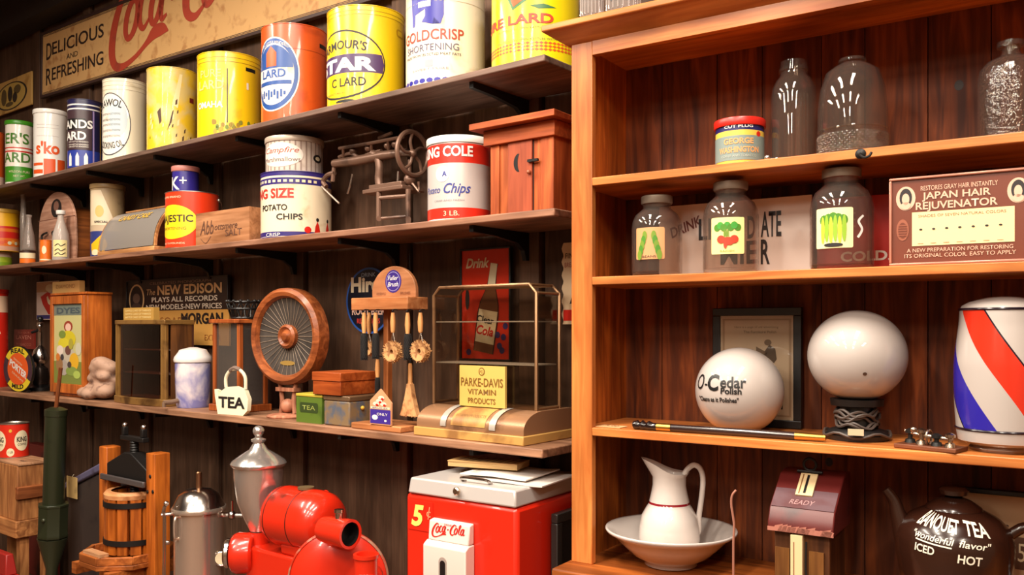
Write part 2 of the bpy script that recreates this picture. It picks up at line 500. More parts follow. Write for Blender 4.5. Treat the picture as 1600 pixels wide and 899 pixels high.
for k in range(3):
    mb = MB(); a = .05+k*.56; mb.box(a, a+.52, -.088, -.0702, .14, CB-.075, CZ)
    d = mb.build('door', o, bevel=.004)
    mb = MB(); mb.ball((a+.47, -.10, .5), .016, IRON); mb.build('knob', d)
# little iron hook screwed to the edge of the upper shelf
h = At('hook', 'small dark iron hook screwed under the front of the upper cabinet shelf', 'hook', K, 1345, -.0022, S1-.012)
mb = MB(); mb.lathe([(0, 0), (.011, 0), (.012, .003), (.005, .008), (0, .008)], IRON, 20, M=Matrix.Rotation(R(90), 4, 'X'))
mb.tube(smooth_path([(0, -.006, 0), (.003, -.016, -.006), (.012, -.022, -.013), (.022, -.02, -.010), (.026, -.016, -.002)]), .003, IRON); mb.build('hook_arm', h.o)

EPS = .0006                                        # a hair of air under whatever stands on a board
S1 += EPS; S2 += EPS; S3 += EPS; CB += EPS; ctop += EPS; ZT += EPS; ZM += EPS; ZL += EPS

# ================================================================== top shelf: tins
def canbody(mb, r, h, m, lip=None, bands=()):
    """rolled-rim tin side; bands: (z0, z1, material)"""
    lip = lip or m
    zs = sorted({0.004, h-.004} | {z for b in bands for z in b[:2]})
    prof = [(0, .001, lip), (r-.003, .001), (r+.0015, 0), (r+.0015, .003)]
    for a, b in zip(zs, zs[1:]):
        mm = m
        for b0, b1, bm_ in bands:
            if b0-1e-6 <= a and b <= b1+1e-6: mm = bm_
        prof += [(r, a, mm), (r, b, mm)]
    prof += [(r+.002, h-.003, lip), (r+.002, h), (r-.002, h+.001), (r-.004, h-.004), (0, h-.004)]
    return mb.lathe(prof, m, 48)
def can(name, label, fr, pl, pr, ptop, z, g, m, group=None, lip=None, bands=(), deco=None, lid=None, lidh=.0, slot=False, wide=.0):
    u, v, r = fr.fit(pl, pr, g)
    x, y = fr.p(u, v)
    h = H(ptop, y-r*.85)-z-lidh
    o = thing(name, label, 'tin', (x, y, z), facing(x, y), group)
    mb = MB(); canbody(mb, r, h, m, lip, [(a*h, b*h, k) for a, b, k in bands])
    if deco: deco(mb, r, h)
    if slot:
        xf = cyl(r, slot)
        mb.patch(rect(-r*.20, h*.80, r*.20, h*.845), xf, BLACK, .0006)
    b = mb.build('tin_body', o)
    if lid:
        q = MB(); q.lathe([(0, h-.003), (r+.0035, h-.012), (r+.0045, h-.010), (r+.0045, h+lidh-.003), (r+.003, h+lidh), (r-.004, h+lidh), (r-.007, h+lidh-.004), (0, h+lidh-.004)], lid, 48)
        q.build('lid', o)
    return o, r, h
G1 = 'large lard and shortening tins on the top shelf'
YEL = paint((238, 200, 20), .3, 0, .25, (206, 160, 30), .3)
YEL2 = paint((228, 190, 40), .35, 0, .8, (214, 190, 120), .2, 12)
TWHITE = paint((236, 228, 216), .3, 0, .3, (196, 176, 150), .3)
ORANGE = paint((214, 88, 34), .32, 0, .3, (176, 66, 30), .3)
GREEN = paint((62, 140, 30), .35)
TINM = metal((196, 188, 176), .35)

can('lard_tin', 'orange tin at the far end of the top shelf, before the green-lidded tin', L, -30, 7, 205, ZT, .03, ORANGE, G1,
    bands=((0, .25, paint((226, 190, 170), .4)),))
def d(mb, r, h):
    x = cyl(r, -.25)
    mb.text("ER'S", x, paint((70, 120, 40), .4), 0, h*.66, h*.16, bold=.02)
    mb.text("ARD", x, paint((70, 120, 40), .4), 0, h*.36, h*.15, bold=.02)
    mb.patch(rect(-r*1.4, h*.27, r*1.4, h*.29), x, GREEN)
    mb.text("WILSON PURE", cyl(r, 0), CREAM, 0, h*.19, h*.035); mb.text("NET WT.", cyl(r, 0), CREAM, 0, h*.12, h*.03)
can('lard_tin', 'white and green lard tin with a green lid and two red lines', L, 8, 52, 188, ZT, .02, TWHITE, G1,
    bands=((.04, .28, GREEN), (.52, .545, RED), (.58, .60, RED)), deco=d, lid=GREEN, lidh=.012)
def d(mb, r, h):
    x = cyl(r, -.2); o = paint((222, 84, 30), .4)
    mb.text("sıko".replace('ı', "'"), x, o, 0, h*.36, h*.17, r*1.5, bold=.03)
    mb.patch(rect(-r*.2, h*.04, r*1.2, h*.28), x, o); mb.patch(rect(-r*1.1, h*.18, -r*.25, h*.22), x, o)
    mb.patch(rect(-r*1.1, h*.06, -r*.25, h*.12), x, o); mb.patch(rect(r*.5, h*.04, r*.62, h*.28), x, WHITE, .0014)
    for k in (.62, .74, .79): mb.patch(rect(-r*.7, h*k, r*.7, h*k+.002), x, paint((190, 180, 176), .5))
can('lard_tin', 'white tin with orange script, next to the dark navy tin', L, 52, 105, 170, ZT, .02, WHITE, G1, deco=d, lid=WHITE, lidh=.012)
def d(mb, r, h):
    x = cyl(r, -.35); P = paint((64, 44, 50), .4); B = paint((38, 60, 150), .35)
    mb.patch(rect(-r*1.1, h*.28, r*.75, h*.84), x, P)
    mb.patch([(-r, h*.56), (r*.35, h*.56), (r*.62, h*.64), (r*.35, h*.72), (-r, h*.72)], x, BLACK, .0012)
    mb.text("ANDS", x, WHITE, -r*.15, h*.585, h*.11, bold=.03, e=.002)
    mb.text("ARD", x, WHITE, -r*.3, h*.42, h*.11, bold=.03, e=.002)
    mb.patch(rect(r*.80, h*.04, r*.9, h*.84), x, paint((160, 140, 190), .4)); mb.patch(rect(r*1.35, h*.03, r*1.45, h*.95), x, GOLD)
    for k in (-.7, -.2, .3): mb.patch([(r*k, h*.05), (r*(k+.22), h*.05), (r*(k+.22), h*.18), (r*(k+.11), h*.24), (r*k, h*.18)], x, WHITE, .0014)
    for k in (.34, .31, .38): mb.text("OPEN KETTLE RENDERED", x, TWHITE, -r*.1, h*k, h*.02, r*1.3)
can('lard_tin', 'dark navy lard tin with white stripes round its top', L, 105, 160, 155, ZT, .02, paint((34, 32, 74), .35, 0, .5, (60, 44, 50)), G1,
    bands=((.85, .87, WHITE), (.91, .93, WHITE), (.03, .27, paint((40, 58, 150), .35))), deco=d)
def d(mb, r, h):
    x = cyl(r, -.74); D = paint((60, 58, 70), .5)
    mb.patch(ell(0, h*.44, r*1.02, h*.385), x, D, .0006); mb.patch(ell(0, h*.44, r*.98, h*.37), x, TWHITE, .001)
    mb.patch(ell(r*.45, h*.5, r*.42, h*.2), x, paint((186, 200, 206), .4), .0014)
    mb.text("RAWOL", x, DARKINK, 0, h*.66, h*.085, r*1.2, bold=.02, arc=r*1.6); mb.text("COOKING OIL", x, DARKINK, 0, h*.14, h*.075, r*1.5, bold=.02, arc=-r*1.6)
    for k in (.55, .48, .42, .35, .28): mb.text("A PURE VEGETABLE PRODUCT FOR FRYING", x, paint((110, 100, 100), .5), 0, h*k, h*.025, r*1.1)
    for k in (.86, .91, .96): mb.patch(rect(-r*2, h*k, r*2.4, h*k+.002), x, paint((176, 160, 130), .4))
can('oil_tin', 'cream cooking oil tin with an oval outlined label', L, 160, 229, 123, ZT, .015, paint((232, 222, 196), .32, 0, .3, (206, 190, 150), .3), G1, deco=d)
def d(mb, r, h):
    x = cyl(r, 0); b = paint((70, 44, 30), .6); p = paint((232, 214, 160), .45)
    mb.patch([(-r*.6, h*.45), (-r*.5, h*.3), (-r*.42, h*.34), (-r*.46, h*.5)], x, b, .0014)
    mb.patch([(-r*.2, h*.22), (-r*.02, h*.33), (r*.06, h*.48), (0, h*.45), (-r*.1, h*.32)], x, b, .0014)
    mb.patch([(r*.0, h*.55), (r*.3, h*.92), (r*.42, h*.92), (r*.22, h*.5)], x, p)
    for i in range(26):
        a, c = random.uniform(-1.2, 1.2), random.uniform(.08, .6); s_ = random.uniform(.02, .09)
        mb.patch([(r*a, h*c), (r*(a+s_), h*(c+.01)), (r*(a+s_*1.2), h*(c+s_)), (r*(a+.2*s_), h*(c+s_*.7))], x, random.choice((p, p, b)))
    mb.patch(rect(r*.75, h*.60, r*1.0, h*.66), x, DRED)
can('lard_tin', 'scratched and faded yellow lard tin beside the cream oil tin', L, 229, 308, 105, ZT, .015, YEL2, G1, deco=d)
def d(mb, r, h):
    x = cyl(r, -.5)
    mb.text("LARD", x, paint((240, 226, 130), .4), -r*.15, h*.56, h*.1, bold=.02); mb.text("PURE", x, paint((240, 226, 130), .4), -r*.15, h*.70, h*.09)
    mb.text("OMAHA", x, WHITE, -r*.2, h*.34, h*.07, bold=.03); mb.patch(rect(r*.42, h*.16, r*.45, h*.8), x, BLACK)
    x = cyl(r, .55)
    for i in range(40):
        a, c = random.uniform(-1.1, .6), random.uniform(.06, .2); mb.patch(ell(r*a, h*c*.9, r*.06, h*.03, 7), x, random.choice((paint((170, 150, 40), .5), paint((110, 130, 40), .5), paint((150, 120, 30), .5))))
    mb.patch(rect(r*.0, h*.58, r*.07, h*.66), x, WHITE)
    for k in (.88, .93): mb.patch(rect(-r*1.8, h*k, r*1.2, h*k+.002), x, paint((150, 120, 20), .4))
can('lard_tin', 'bright yellow lard tin with a black handle slot and a dark seam', L, 308, 408, 82, ZT, .015, YEL, G1, deco=d, slot=.72)
def d(mb, r, h):
    x = cyl(r, -.70); B = paint((36, 78, 150), .35)
    mb.patch(ell(0, h*.48, r*.86, h*.385), x, TWHITE, .0006); mb.patch(ell(0, h*.48, r*.82, h*.37), x, B, .001); mb.patch(ell(0, h*.48, r*.70, h*.32), x, TWHITE, .0014)
    mb.patch(ell(0, h*.54, r*.67, h*.24, 24, 0, pi), x, B, .0018)
    mb.patch([(-r*.25, h*.56), (r*.15, h*.56), (r*.15, h*.7), (-r*.05, h*.77), (-r*.25, h*.7)], x, ORANGE, .0022)
    mb.text("LARD", x, B, 0, h*.445, h*.08, r*.9, bold=.03, e=.0022)
    mb.patch(rect(-r*.62, h*.37, r*.62, h*.41), x, B, .0022)
    for i in range(9): mb.patch(rect(-r*.5+i*r*.11, h*(.22+.02*(i % 3)), -r*.5+i*r*.11+r*.07, h*(.30+.02*(i % 2))), x, B, .0022)
    mb.text("OPEN KETTLE RENDERED", x, TWHITE, 0, h*.79, h*.03, r*1.1, arc=r*1.0, e=.0022)
    mb.patch(rect(-r*2, h*.735, r*2.8, h*.74), cyl(r, 0), paint((150, 60, 26), .5))
can('lard_tin', 'orange lard tin with a round blue and white emblem', L, 408, 511, 38, ZT, .012, ORANGE, G1, deco=d, slot=1.05)
def d(mb, r, h):
    x = cyl(r, -.70); P = paint((70, 40, 90), .35)
    mb.patch(ell(0, h*.40, r*1.20, h*.355), x, DARKINK, .0006); mb.patch(ell(0, h*.40, r*1.165, h*.335), x, YEL, .001)
    mb.patch([(-r*1.12, h*.31), (r*1.12, h*.31), (r*1.165, h*.40), (r*1.1, h*.5), (-r*1.1, h*.5)], x, P, .0014)
    mb.text("STAR", x, WHITE, 0, h*.335, h*.125, r*1.9, bold=.05, e=.002)
    mb.text("ARMOUR'S", x, DARKINK, 0, h*.56, h*.085, r*1.4, bold=.015, e=.002, arc=r*3)
    mb.text("C LARD", x, DARKINK, r*.2, h*.175, h*.085, r*1.0, bold=.015, e=.002)
    mb.text("MANUFACTURED BY", x, paint((150, 110, 30), .5), -r*.2, h*.10, h*.02, r*.7)
    mb.patch(rrect(r*.42, h*.74, r*.78, h*.82, h*.03), cyl(r, .45), paint((196, 150, 20), .4)); mb.patch(rrect(r*.47, h*.755, r*.73, h*.805, h*.02), cyl(r, .45), YEL, .0014)
    for k in (.9, .94): mb.patch(rect(-r*1.6, h*k, r*1.6, h*k+.002), cyl(r, 0), paint((176, 140, 20), .4))
    mb.patch(ell(-r*.55, h*.02, r*.3, h*.02, 16), cyl(r, 0), BLACK)
can('lard_tin', 'large yellow lard tin with a purple band across a black oval', L, 511, 632, 10, ZT, .01, YEL, G1, deco=d)
def d(mb, r, h):
    x = cyl(r, -.42); B = paint((38, 34, 150), .35); Rr = paint((170, 60, 40), .45)
    mb.patch([(-r*.5, h*.52), (-r*.42, h*.52), (-r*.4, h*.62), (-r*.1, h*.66), (-r*.1, h*.6), (-r*.2, h*.55), (r*.1, h*.52), (r*.12, h*.58), (r*.3, h*.52), (r*.38, h*.6), (r*.38, h*.78), (-r*.55, h*.78)], x, B)
    mb.patch(rect(-r*.3, h*.68, r*.05, h*.73), x, WHITE, .0014); mb.patch(rect(-r*.5, h*.80, r*.4, h*.9), x, WHITE, .0014)
    mb.text("GOLDCRISP", x, Rr, 0, h*.385, h*.09, r*1.75, bold=.012); mb.text("SHORTENING", x, paint((90, 84, 110), .5), 0, h*.29, h*.06, r*1.5)
    mb.text("MADE FROM SELECTED MEAT FATS", x, DARKINK, 0, h*.245, h*.022, r*1.6)
    mb.patch(rect(-r*.1, h*.15, r*.1, h*.21), x, paint((170, 160, 170), .5)); mb.text("SWEET PURE", x, paint((150, 140, 150), .5), 0, h*.12, h*.02, r*1.0)
    mb.patch(rect(-r*2, h*.72, r*2.4, h*.723), cyl(r, 0), paint((170, 150, 120), .4))
    for i in range(-8, 5): mb.patch(ell(i*r*.2, h*.03, r*.09, h*.022, 8), cyl(r, 0), B)
can('shortening_tin', 'white shortening tin with a blue picture and dull red lettering', L, 634, 758, -45, ZT, .01, paint((234, 222, 204), .3, 0, .3, (206, 186, 150), .3), G1, deco=d)
YG = paint((226, 208, 16), .3, 0, .2, (206, 190, 30), .3)
def d(mb, r, h):
    x = cyl(r, -.12); Rr = paint((196, 60, 30), .4); Gr = paint((60, 110, 60), .4)
    mb.text("PURE LARD", x, Rr, -r*.55, h*.40, h*.095, r*2.15, bold=.03)
    mb.patch([(-r*.6, h*.75), (-r*.4, h*.55), (r*.25, h*.72), (r*.2, h*.85)], x, Gr); mb.patch([(-r*.52, h*.75), (-r*.38, h*.585), (r*.18, h*.735), (r*.14, h*.84)], x, ORANGE, .0014)
    mb.patch([(r*.0, h*.58), (r*.2, h*.545), (r*.6, h*.565), (r*.3, h*.60)], x, Gr)
    for k in (.34, .22): mb.text("RENDERED IN OPEN KETTLES WITH CARE", x, Gr, 0, h*k, h*.022, r*1.7)
    for row in range(3):
        for i in range(-13, 14): mb.patch([(i*r*.1, h*(.12+.035*row)), (i*r*.1+r*.05, h*(.105+.035*row)), (i*r*.1+r*.1, h*(.12+.035*row)), (i*r*.1+r*.05, h*(.135+.035*row))], x, ORANGE)
can('lard_tin', 'yellow-green lard tin at the right end of the top shelf, half behind the cabinet', L, 768, 905, -50, ZT, .01, YG, G1, deco=d)

# framed plaque and the long drinks sign on the wall above the tins
def plate(name, label, cat, fr, pl, pr, pt, pb, v, m, th=.012, frame=None, fw=.012, mid=None, deco=None, z=None, roll=0, lean=0, group=None, part='panel'):
    """flat sign; pt/pb are rows at its left edge. deco(mb, xf, w, h): origin at its lower left"""
    u0, u1 = fr.u(pl, v), fr.u(pr, v)
    x, y = fr.p(u0, v)
    zb = H(pb, y) if z is None else z
    wd, h = u1-u0, H(pt, y)-zb
    o = thing(name, label, cat, (x, y, zb), fr.rz, group)
    o.rotation_euler = (lean, roll, fr.rz)
    mb = MB(); mb.box(0, wd, 0, th, 0, h, m)
    if deco: deco(mb, flat(), wd, h)
    mb.build(part, o, bevel=.0015)
    if frame:
        f = MB()
        for q in ((-fw, wd+fw, -fw, 0), (-fw, wd+fw, h, h+fw)): f.box(q[0], q[1], -.006, th, q[2], q[3], frame)
        for q in ((-fw, 0), (wd, wd+fw)): f.box(q[0], q[1], -.006, th, 0, h, frame)
        f.build('frame', o, bevel=.002)
    return o, wd, h
TAN = paint((214, 168, 110), .55, 0, .5, (184, 132, 80), 0, 14)
def swirl_word(mb, xf, m, k, ox, oy, e=.0016):
    s = lambda pts, **kw: mb.stroke([(a, b, c*1.0) for a, b, c in pts], xf, m, e, 8, k=k, ox=ox, oy=oy, **kw)
    s([(1.62, 2.35, .05), (1.72, 2.62, .2), (1.35, 2.72, .22), (.85, 2.2, .34), (.42, 1.4, .44), (.30, .6, .44), (.55, .12, .34), (1.1, .02, .24), (1.9, .22, .18), (2.6, .55, .22), (3.1, .82, .44), (3.6, .86, .40), (3.95, .74, .05)])
    oval = lambda cx, cy, a, b: s([(cx+a*cos(t)+.28*b*sin(t), cy+b*sin(t), .20+.13*abs(cos(t))) for t in [2*pi*i/10 for i in range(10)]], closed=True)
    oval(1.62, 1.55, .36, .62)
    s([(2.78, 2.2, .16), (2.5, 2.35, .2), (2.2, 1.9, .3), (2.15, 1.35, .3), (2.4, 1.1, .2), (2.75, 1.35, .12)])
    oval(3.2, 1.75, .30, .60); s([(3.72, 2.4, .26), (3.5, 1.6, .28), (3.55, 1.2, .22), (3.85, 1.3, .1)])
    s([(4.1, 1.75, .2), (4.5, 1.85, .2)])
    s([(6.2, 2.4, .05), (6.3, 2.8, .2), (5.9, 2.95, .22), (5.35, 2.4, .36), (5.0, 1.7, .42), (5.05, 1.1, .36), (5.5, .9, .24), (6.05, 1.2, .12)])
    oval(6.35, 1.75, .34, .60)
    s([(7.0, 1.5, .1), (7.55, 2.8, .2), (7.45, 3.1, .2), (7.2, 2.6, .28), (7.1, 1.5, .28), (7.3, 1.2, .16), (7.6, 1.4, .08)])
    oval(7.95, 1.75, .30, .58); s([(8.45, 2.4, .26), (8.25, 1.6, .28), (8.3, 1.2, .22), (8.7, 1.4, .08)])
def d(mb, xf, wd, h):
    INK = paint((48, 34, 28), .55); W_ = paint((176, 66, 46), .5, 0, .4, (150, 60, 44))
    q = wd*.001
    def caps(first, rest, x, y, hh, wr):
        mb.text(first, xf, INK, x, y-hh*.28, hh*1.35, hh*.95, bold=.01, align='LEFT'); mb.text(rest, xf, INK, x+hh*1.05, y, hh, wr, bold=.01, align='LEFT')
    caps('D', 'ELICIOUS', h*.14, h*.62, h*.20, h*1.72)
    mb.text('AND', xf, INK, h*1.05, h*.46, h*.085, h*.38)
    caps('R', 'EFRESHING', h*.14, h*.20, h*.20, h*1.72)
    swirl_word(mb, xf, W_, h*.43, h*2.2, h*.06)
    for a in (.012, .028): 
        mb.patch(rect(a*h, a*h, wd-a*h, a*h+h*.008), xf, INK); mb.patch(rect(a*h, h-a*h-h*.008, wd-a*h, h-a*h), xf, INK)
o, wd, h = plate('framed_sign', 'long tan wooden sign with red script lettering on the wall above the tins', 'sign', L, 66, 640, 56, 149, .31, TAN, .02,
      paint((62, 42, 38), .45), .018, deco=d, roll=.030)
def d(mb, xf, wd, h):
    G_ = paint((96, 78, 44), .5); D_ = paint((52, 42, 34), .5); Y_ = paint((196, 162, 84), .5)
    mb.patch(ell(wd*.5, h*.48, wd*.40, h*.42), xf, D_); mb.patch(ell(wd*.5, h*.48, wd*.36, h*.385), xf, Y_, .0014)
    for a, b, c, e_ in ((.32, .5, .07, .26), (.48, .55, .06, .24), (.66, .62, .09, .14), (.6, .4, .06, .16), (.46, .24, .1, .07)): mb.patch(ell(wd*a, h*b, wd*c, h*e_, 14), xf, random.choice((G_, D_)), .002)
plate('wall_plaque', 'square tan plaque with a dark oval picture, left of the long sign', 'plaque', L, -12, 49, 136, 185, .325, paint((206, 162, 92), .5, 0, .5, (176, 130, 66)), .012, deco=d)

# ---- glass jars with dark lettering standing on top of the cabinet
def ontop(pl, pr, label, ink):
    u, v, r = K.fit(pl, pr, -.03)
    x, y = K.p(u, v)
    o = thing('glass_jar', label, 'jar', (x, y, ctop), facing(x, y), 'jars on top of the cabinet')
    pr_ = [(0, .004), (r*.9, .002), (r, .012), (r, .15), (r*.8, .18), (r*.62, .19), (r*.62, .215), (r*.68, .217), (r*.68, .222)]
    mb = MB(); mb.lathe(pr_, glass((226, 222, 226), 0, .18), 36)
    if ink: mb.text(ink, cyl(r, 0), BLACK, 0, .035, .03, r*1.5, bold=.02)
    for k in range(-4, 5): mb.tube([(r*1.0*sin(k*.3), -r*1.0*cos(k*.3), .015), (r*1.0*sin(k*.3), -r*1.0*cos(k*.3), .148)], .0022, glass((226, 222, 226), 0, .3), 6)
    mb.build('jar_body', o)
    mb = MB(); mb.lathe([(0, .2225), (r*.7, .2225), (r*.72, .225), (r*.72, .24), (r*.68, .244), (0, .244)], TINM, 30); mb.build('lid', o)
ontop(906, 944, 'plain ribbed glass jar at the end of the cabinet top', None)
ontop(946, 1002, 'glass jar with black lettering on the cabinet top', 'MILK')

# ================================================================== middle shelf
def bottle(name, label, fr, pl, pr, pt, z, g, m, shape, group=None, cap=None, deco=None, cat='bottle'):
    """shape: (radius share, height share) up the side"""
    u, v, r = fr.fit(pl, pr, g)
    x, y = fr.p(u, v); h = H(pt, y)-z
    o = thing(name, label, cat, (x, y, z), facing(x, y), group)
    prof = [(0, .004)]+[(r*a, h*b) for a, b in shape]
    mb = MB(); mb.lathe(prof, m, 36)
    # inner skin gives the glass its thickness
    mb.lathe([(0, .012)]+[(max(.002, r*a-.004), max(.012, h*b)) for a, b in shape], m, 36)
    if deco: deco(mb, prof, r, h)
    mb.build('glass_body', o)
    if cap:
        a, b = shape[-1]
        q = MB(); q.lathe([(0, h*b+.001), (r*a+.0035, h*b-.012), (r*a+.005, h*b-.010), (r*a+.005, h*b+.008), (r*a+.002, h*b+.010), (0, h*b+.010)], cap, 30); q.build('cap', o)
    return o, r, h
OR2 = paint((224, 110, 30), .35); RD2 = paint((206, 40, 30), .35)
def d(mb, r, h):
    for i in range(-6, 7):
        mb.patch(ell(i*r*.22, h*(.2+.03*(i % 2)), r*.13, h*.045, 9), cyl(r, 0), random.choice((paint((236, 150, 60), .4), paint((214, 84, 34), .4), CREAM)))
o, r, h = can('tobacco_tin', 'low green tin under the yellow banded tin', L, -24, 19, 393, ZM, .07, paint((150, 170, 40), .4), None, bands=((.7, 1, paint((196, 170, 150), .4)), (.2, .4, paint((120, 150, 30), .4))))
can('coffee_tin', 'yellow and red banded tin at the far end of the middle shelf', L, -26, 31, 326, ZM+h+.001, .05, paint((236, 176, 30), .35), None,
    bands=((0, .12, paint((206, 150, 120), .4)), (.32, .48, RD2), (.48, .56, OR2), (.56, .62, RD2), (.12, .32, OR2)), deco=d, lid=paint((206, 160, 60), .4), lidh=.012)
CONE = [(.86, 0), (1, .02), (.98, .12), (.80, .45), (.52, .68), (.40, .82), (.38, .93), (.46, .94), (.46, 1)]
def d(mb, r, h):
    mb.patch(rect(-r*1.2, h*.45, r*1.2, h*.85), cyl(r, 0), CREAM); mb.patch(rect(-r*1.2, h*.08, r*1.2, h*.42), cyl(r, 0), OR2)
o, r, h = can('spice_tin', 'small cream and orange labelled tin under the ribbed glass bottle', L, 30, 56, 392, ZM, .02, paint((60, 36, 30), .5), None, deco=d)
bottle('glass_bottle', 'tapering ribbed glass bottle standing on the small labelled tin', L, 34, 56, 336, ZM+h+.001, .025, glass((226, 214, 210), 0, .18), CONE)
bottle('glass_bottle', 'tall slim clear bottle behind the tapering ribbed bottle', L, 31, 42, 304, ZM, .13, glass((232, 224, 220), 0, .15), [(.9, 0), (1, .02), (1, .7), (.8, .78), (.7, .97), (.85, .98), (.85, 1)])
def d(mb, r, h):
    mb.patch(ell(-r*.3, h*.55, r*.4, h*.18), cyl(r, 0), CREAM); mb.patch(rect(-r*1.2, h*.08, r*1.2, h*.14), cyl(r, 0), CREAM)
can('pepper_tin', 'tiny orange tin in front of the arched wooden box', L, 62, 81, 375, ZM, .025, OR2, None, deco=d)
MILKB = [(.86, 0), (1, .015), (1, .42), (.92, .56), (.62, .72), (.40, .85), (.36, .94), (.44, .95), (.44, 1)]
def d(mb, prof, r, h):
    x = cyl(r, -.1)
    mb.patch(rect(-r*.85, h*.08, r*.85, h*.42), x, paint((226, 210, 150), .5), .0015)
    for a in (.12, .2, .3): mb.stroke([(-r*.6, h*a, .004), (-r*.2, h*(a+.04), .004), (r*.1, h*a, .004), (r*.6, h*(a+.05), .004)], x, DARKINK, .003)
bottle('glass_bottle', 'pale glass bottle with a cream label and white cap before the arched box', L, 81, 109, 332, ZM, .02, glass((236, 226, 222), 0, .42), MILKB, cap=WHITE, deco=d)
# arched wooden box: an oval-topped front board on a deep body
a = At('arched_box', 'wooden arched box with a dark wire grip and an oval front board', 'box', L, 60, .115, ZM)
w_ = a.x(118); hh = a.z(300, 88)
arch = [(w_*.02, 0), (w_*.98, 0), (w_, hh*.25), (w_*.985, hh*.5)]+[(w_/2+w_*.485*cos(t), hh*.5+hh*.5*sin(t)) for t in [pi*i/16 for i in range(1, 16)]]+[(w_*.015, hh*.5), (0, hh*.25)]
mb = MB(); mb.prism(arch, 0, .014, wood((206, 160, 136), (160, 112, 90), 'x', .5))
mb.patch(ell(w_*.5, hh*.77, w_*.14, hh*.13), flat(), DARKINK); mb.patch(ell(w_*.5, hh*.80, w_*.07, hh*.07), flat(), paint((120, 84, 70), .5), .0014)
mb.patch(rect(.004, hh*.62, w_-.004, hh*.632), flat(), paint((120, 78, 62), .5))
mb.build('front_board', a.o, bevel=.002)
mb = MB(); ins = [(w_/2+(x-w_/2)*.95, z*.80) for x, z in arch]; mb.prism(ins, .014, .19, wood((150, 84, 36), (96, 50, 20), 'y', .5)); mb.build('box_body', a.o)
mb = MB(); mb.tube(smooth_path([(w_*.3, -.012, hh*.44), (w_*.2, -.02, hh*.40), (w_*.25, -.02, hh*.28), (w_*.4, -.016, hh*.25), (w_*.5, -.014, hh*.34), (w_*.45, -.010, hh*.44), (w_*.7, -.008, hh*.45)]), .006, BLACK); mb.build('wire_grip', a.o)
# tall two-part tin
def d(mb, r, h):
    x = cyl(r, -.3)
    mb.patch([(-r, h*.94), (-r*.1, h*.94), (r*.8, h*.46), (-r, h*.46)], x, paint((222, 202, 172), .45))
    mb.patch(ell(-r*.2, h*.65, r*.28, h*.08), x, paint((200, 180, 110), .5), .0014); mb.text('SPECIAL', x, DARKINK, -r*.1, h*.49, h*.028, r*.9, bold=.03, e=.0018)
    mb.patch([(-r*.8, h*.06), (r*.1, h*.1), (r*.3, h*.2), (0, h*.34), (-r*.5, h*.25), (-r*.9, h*.2)], x, paint((236, 180, 30), .4)); mb.patch(ell(-r*.5, h*.09, r*.3, h*.04), x, CREAM, .0014)
can('coffee_tin', 'tall tan tin with a blue and yellow lower half behind the curved glass case', L, 141, 195, 287, ZM, .10, paint((176, 150, 112), .45, 0, .5, (130, 104, 70)), None, bands=((0.04, .38, paint((46, 56, 120), .4)), (.38, .46, paint((190, 168, 140), .4))), deco=d, lid=paint((170, 140, 96), .4), lidh=.012)
# small display case with a curved glass lid
a = At('curved_glass_case', 'low wooden display case with a curved smoky glass front and yellow script', 'display case', L, 152, .02, ZM)
w_ = a.x(240); hh = a.z(330, 200, .12); D = .17
OAK = wood((226, 168, 112), (176, 118, 70), 'x', .45)
prof = [(0.006, .025)]+[(.006+(D-.03)*(1-cos(t)), .025+(hh-.035)*sin(t)) for t in [pi/2*i/10 for i in range(1, 11)]]+[(D, hh-.01)]
mb = MB(); mb.box(0, w_, 0, D, 0, .022, OAK); mb.build('base', a.o, bevel=.003)
for x0 in (0, w_-.012):
    mb = MB(); inn = [(y*1+.014, z-.012) for y, z in prof[1:-1]]
    mb.prism([(.0, .0225)]+prof[1:]+[(D, .0225)], x0, x0+.003, PANE, axis='x')
    ar = [(y, z) for y, z in prof]; b = [(y+.012*(1 if i < 8 else .3), z-.010*(i/11)) for i, (y, z) in enumerate(ar)]
    mb.prism(ar+b[::-1], x0, x0+.012, OAK, axis='x'); mb.build('end_panel', a.o)
mb = MB(); n = len(prof); fs = [(2*i, 2*i+1, 2*i+3, 2*i+2) for i in range(n-1)]
mb.add([p for y, z in prof for p in ((.0125, y-.001, z+.001), (w_-.0125, y-.001, z+.001))], fs, glass((150, 150, 160), 0, .26))
def xf(x, y, e):
    t = y; c = .006+(D-.03)*(1-cos(t)); q = .025+(hh-.035)*sin(t)
    return (x, c-.003-e*sin(pi/2-t), q+.002+e)
xf.dx = None; xf.dy = .06
mb.text('CANDY CASE', xf, GOLD, w_*.5, .80, .20, w_*.55, shear=.3, bold=.02); mb.build('curved_glass', a.o)
mb = MB(); mb.box(0, w_, D-.004, D+.01, .0225, hh-.002, wood((110, 66, 36), (70, 40, 20), 'x', .5)); mb.box(0, w_, D-.02, D+.012, hh-.002, hh+.006, OAK); mb.build('back_panel', a.o)
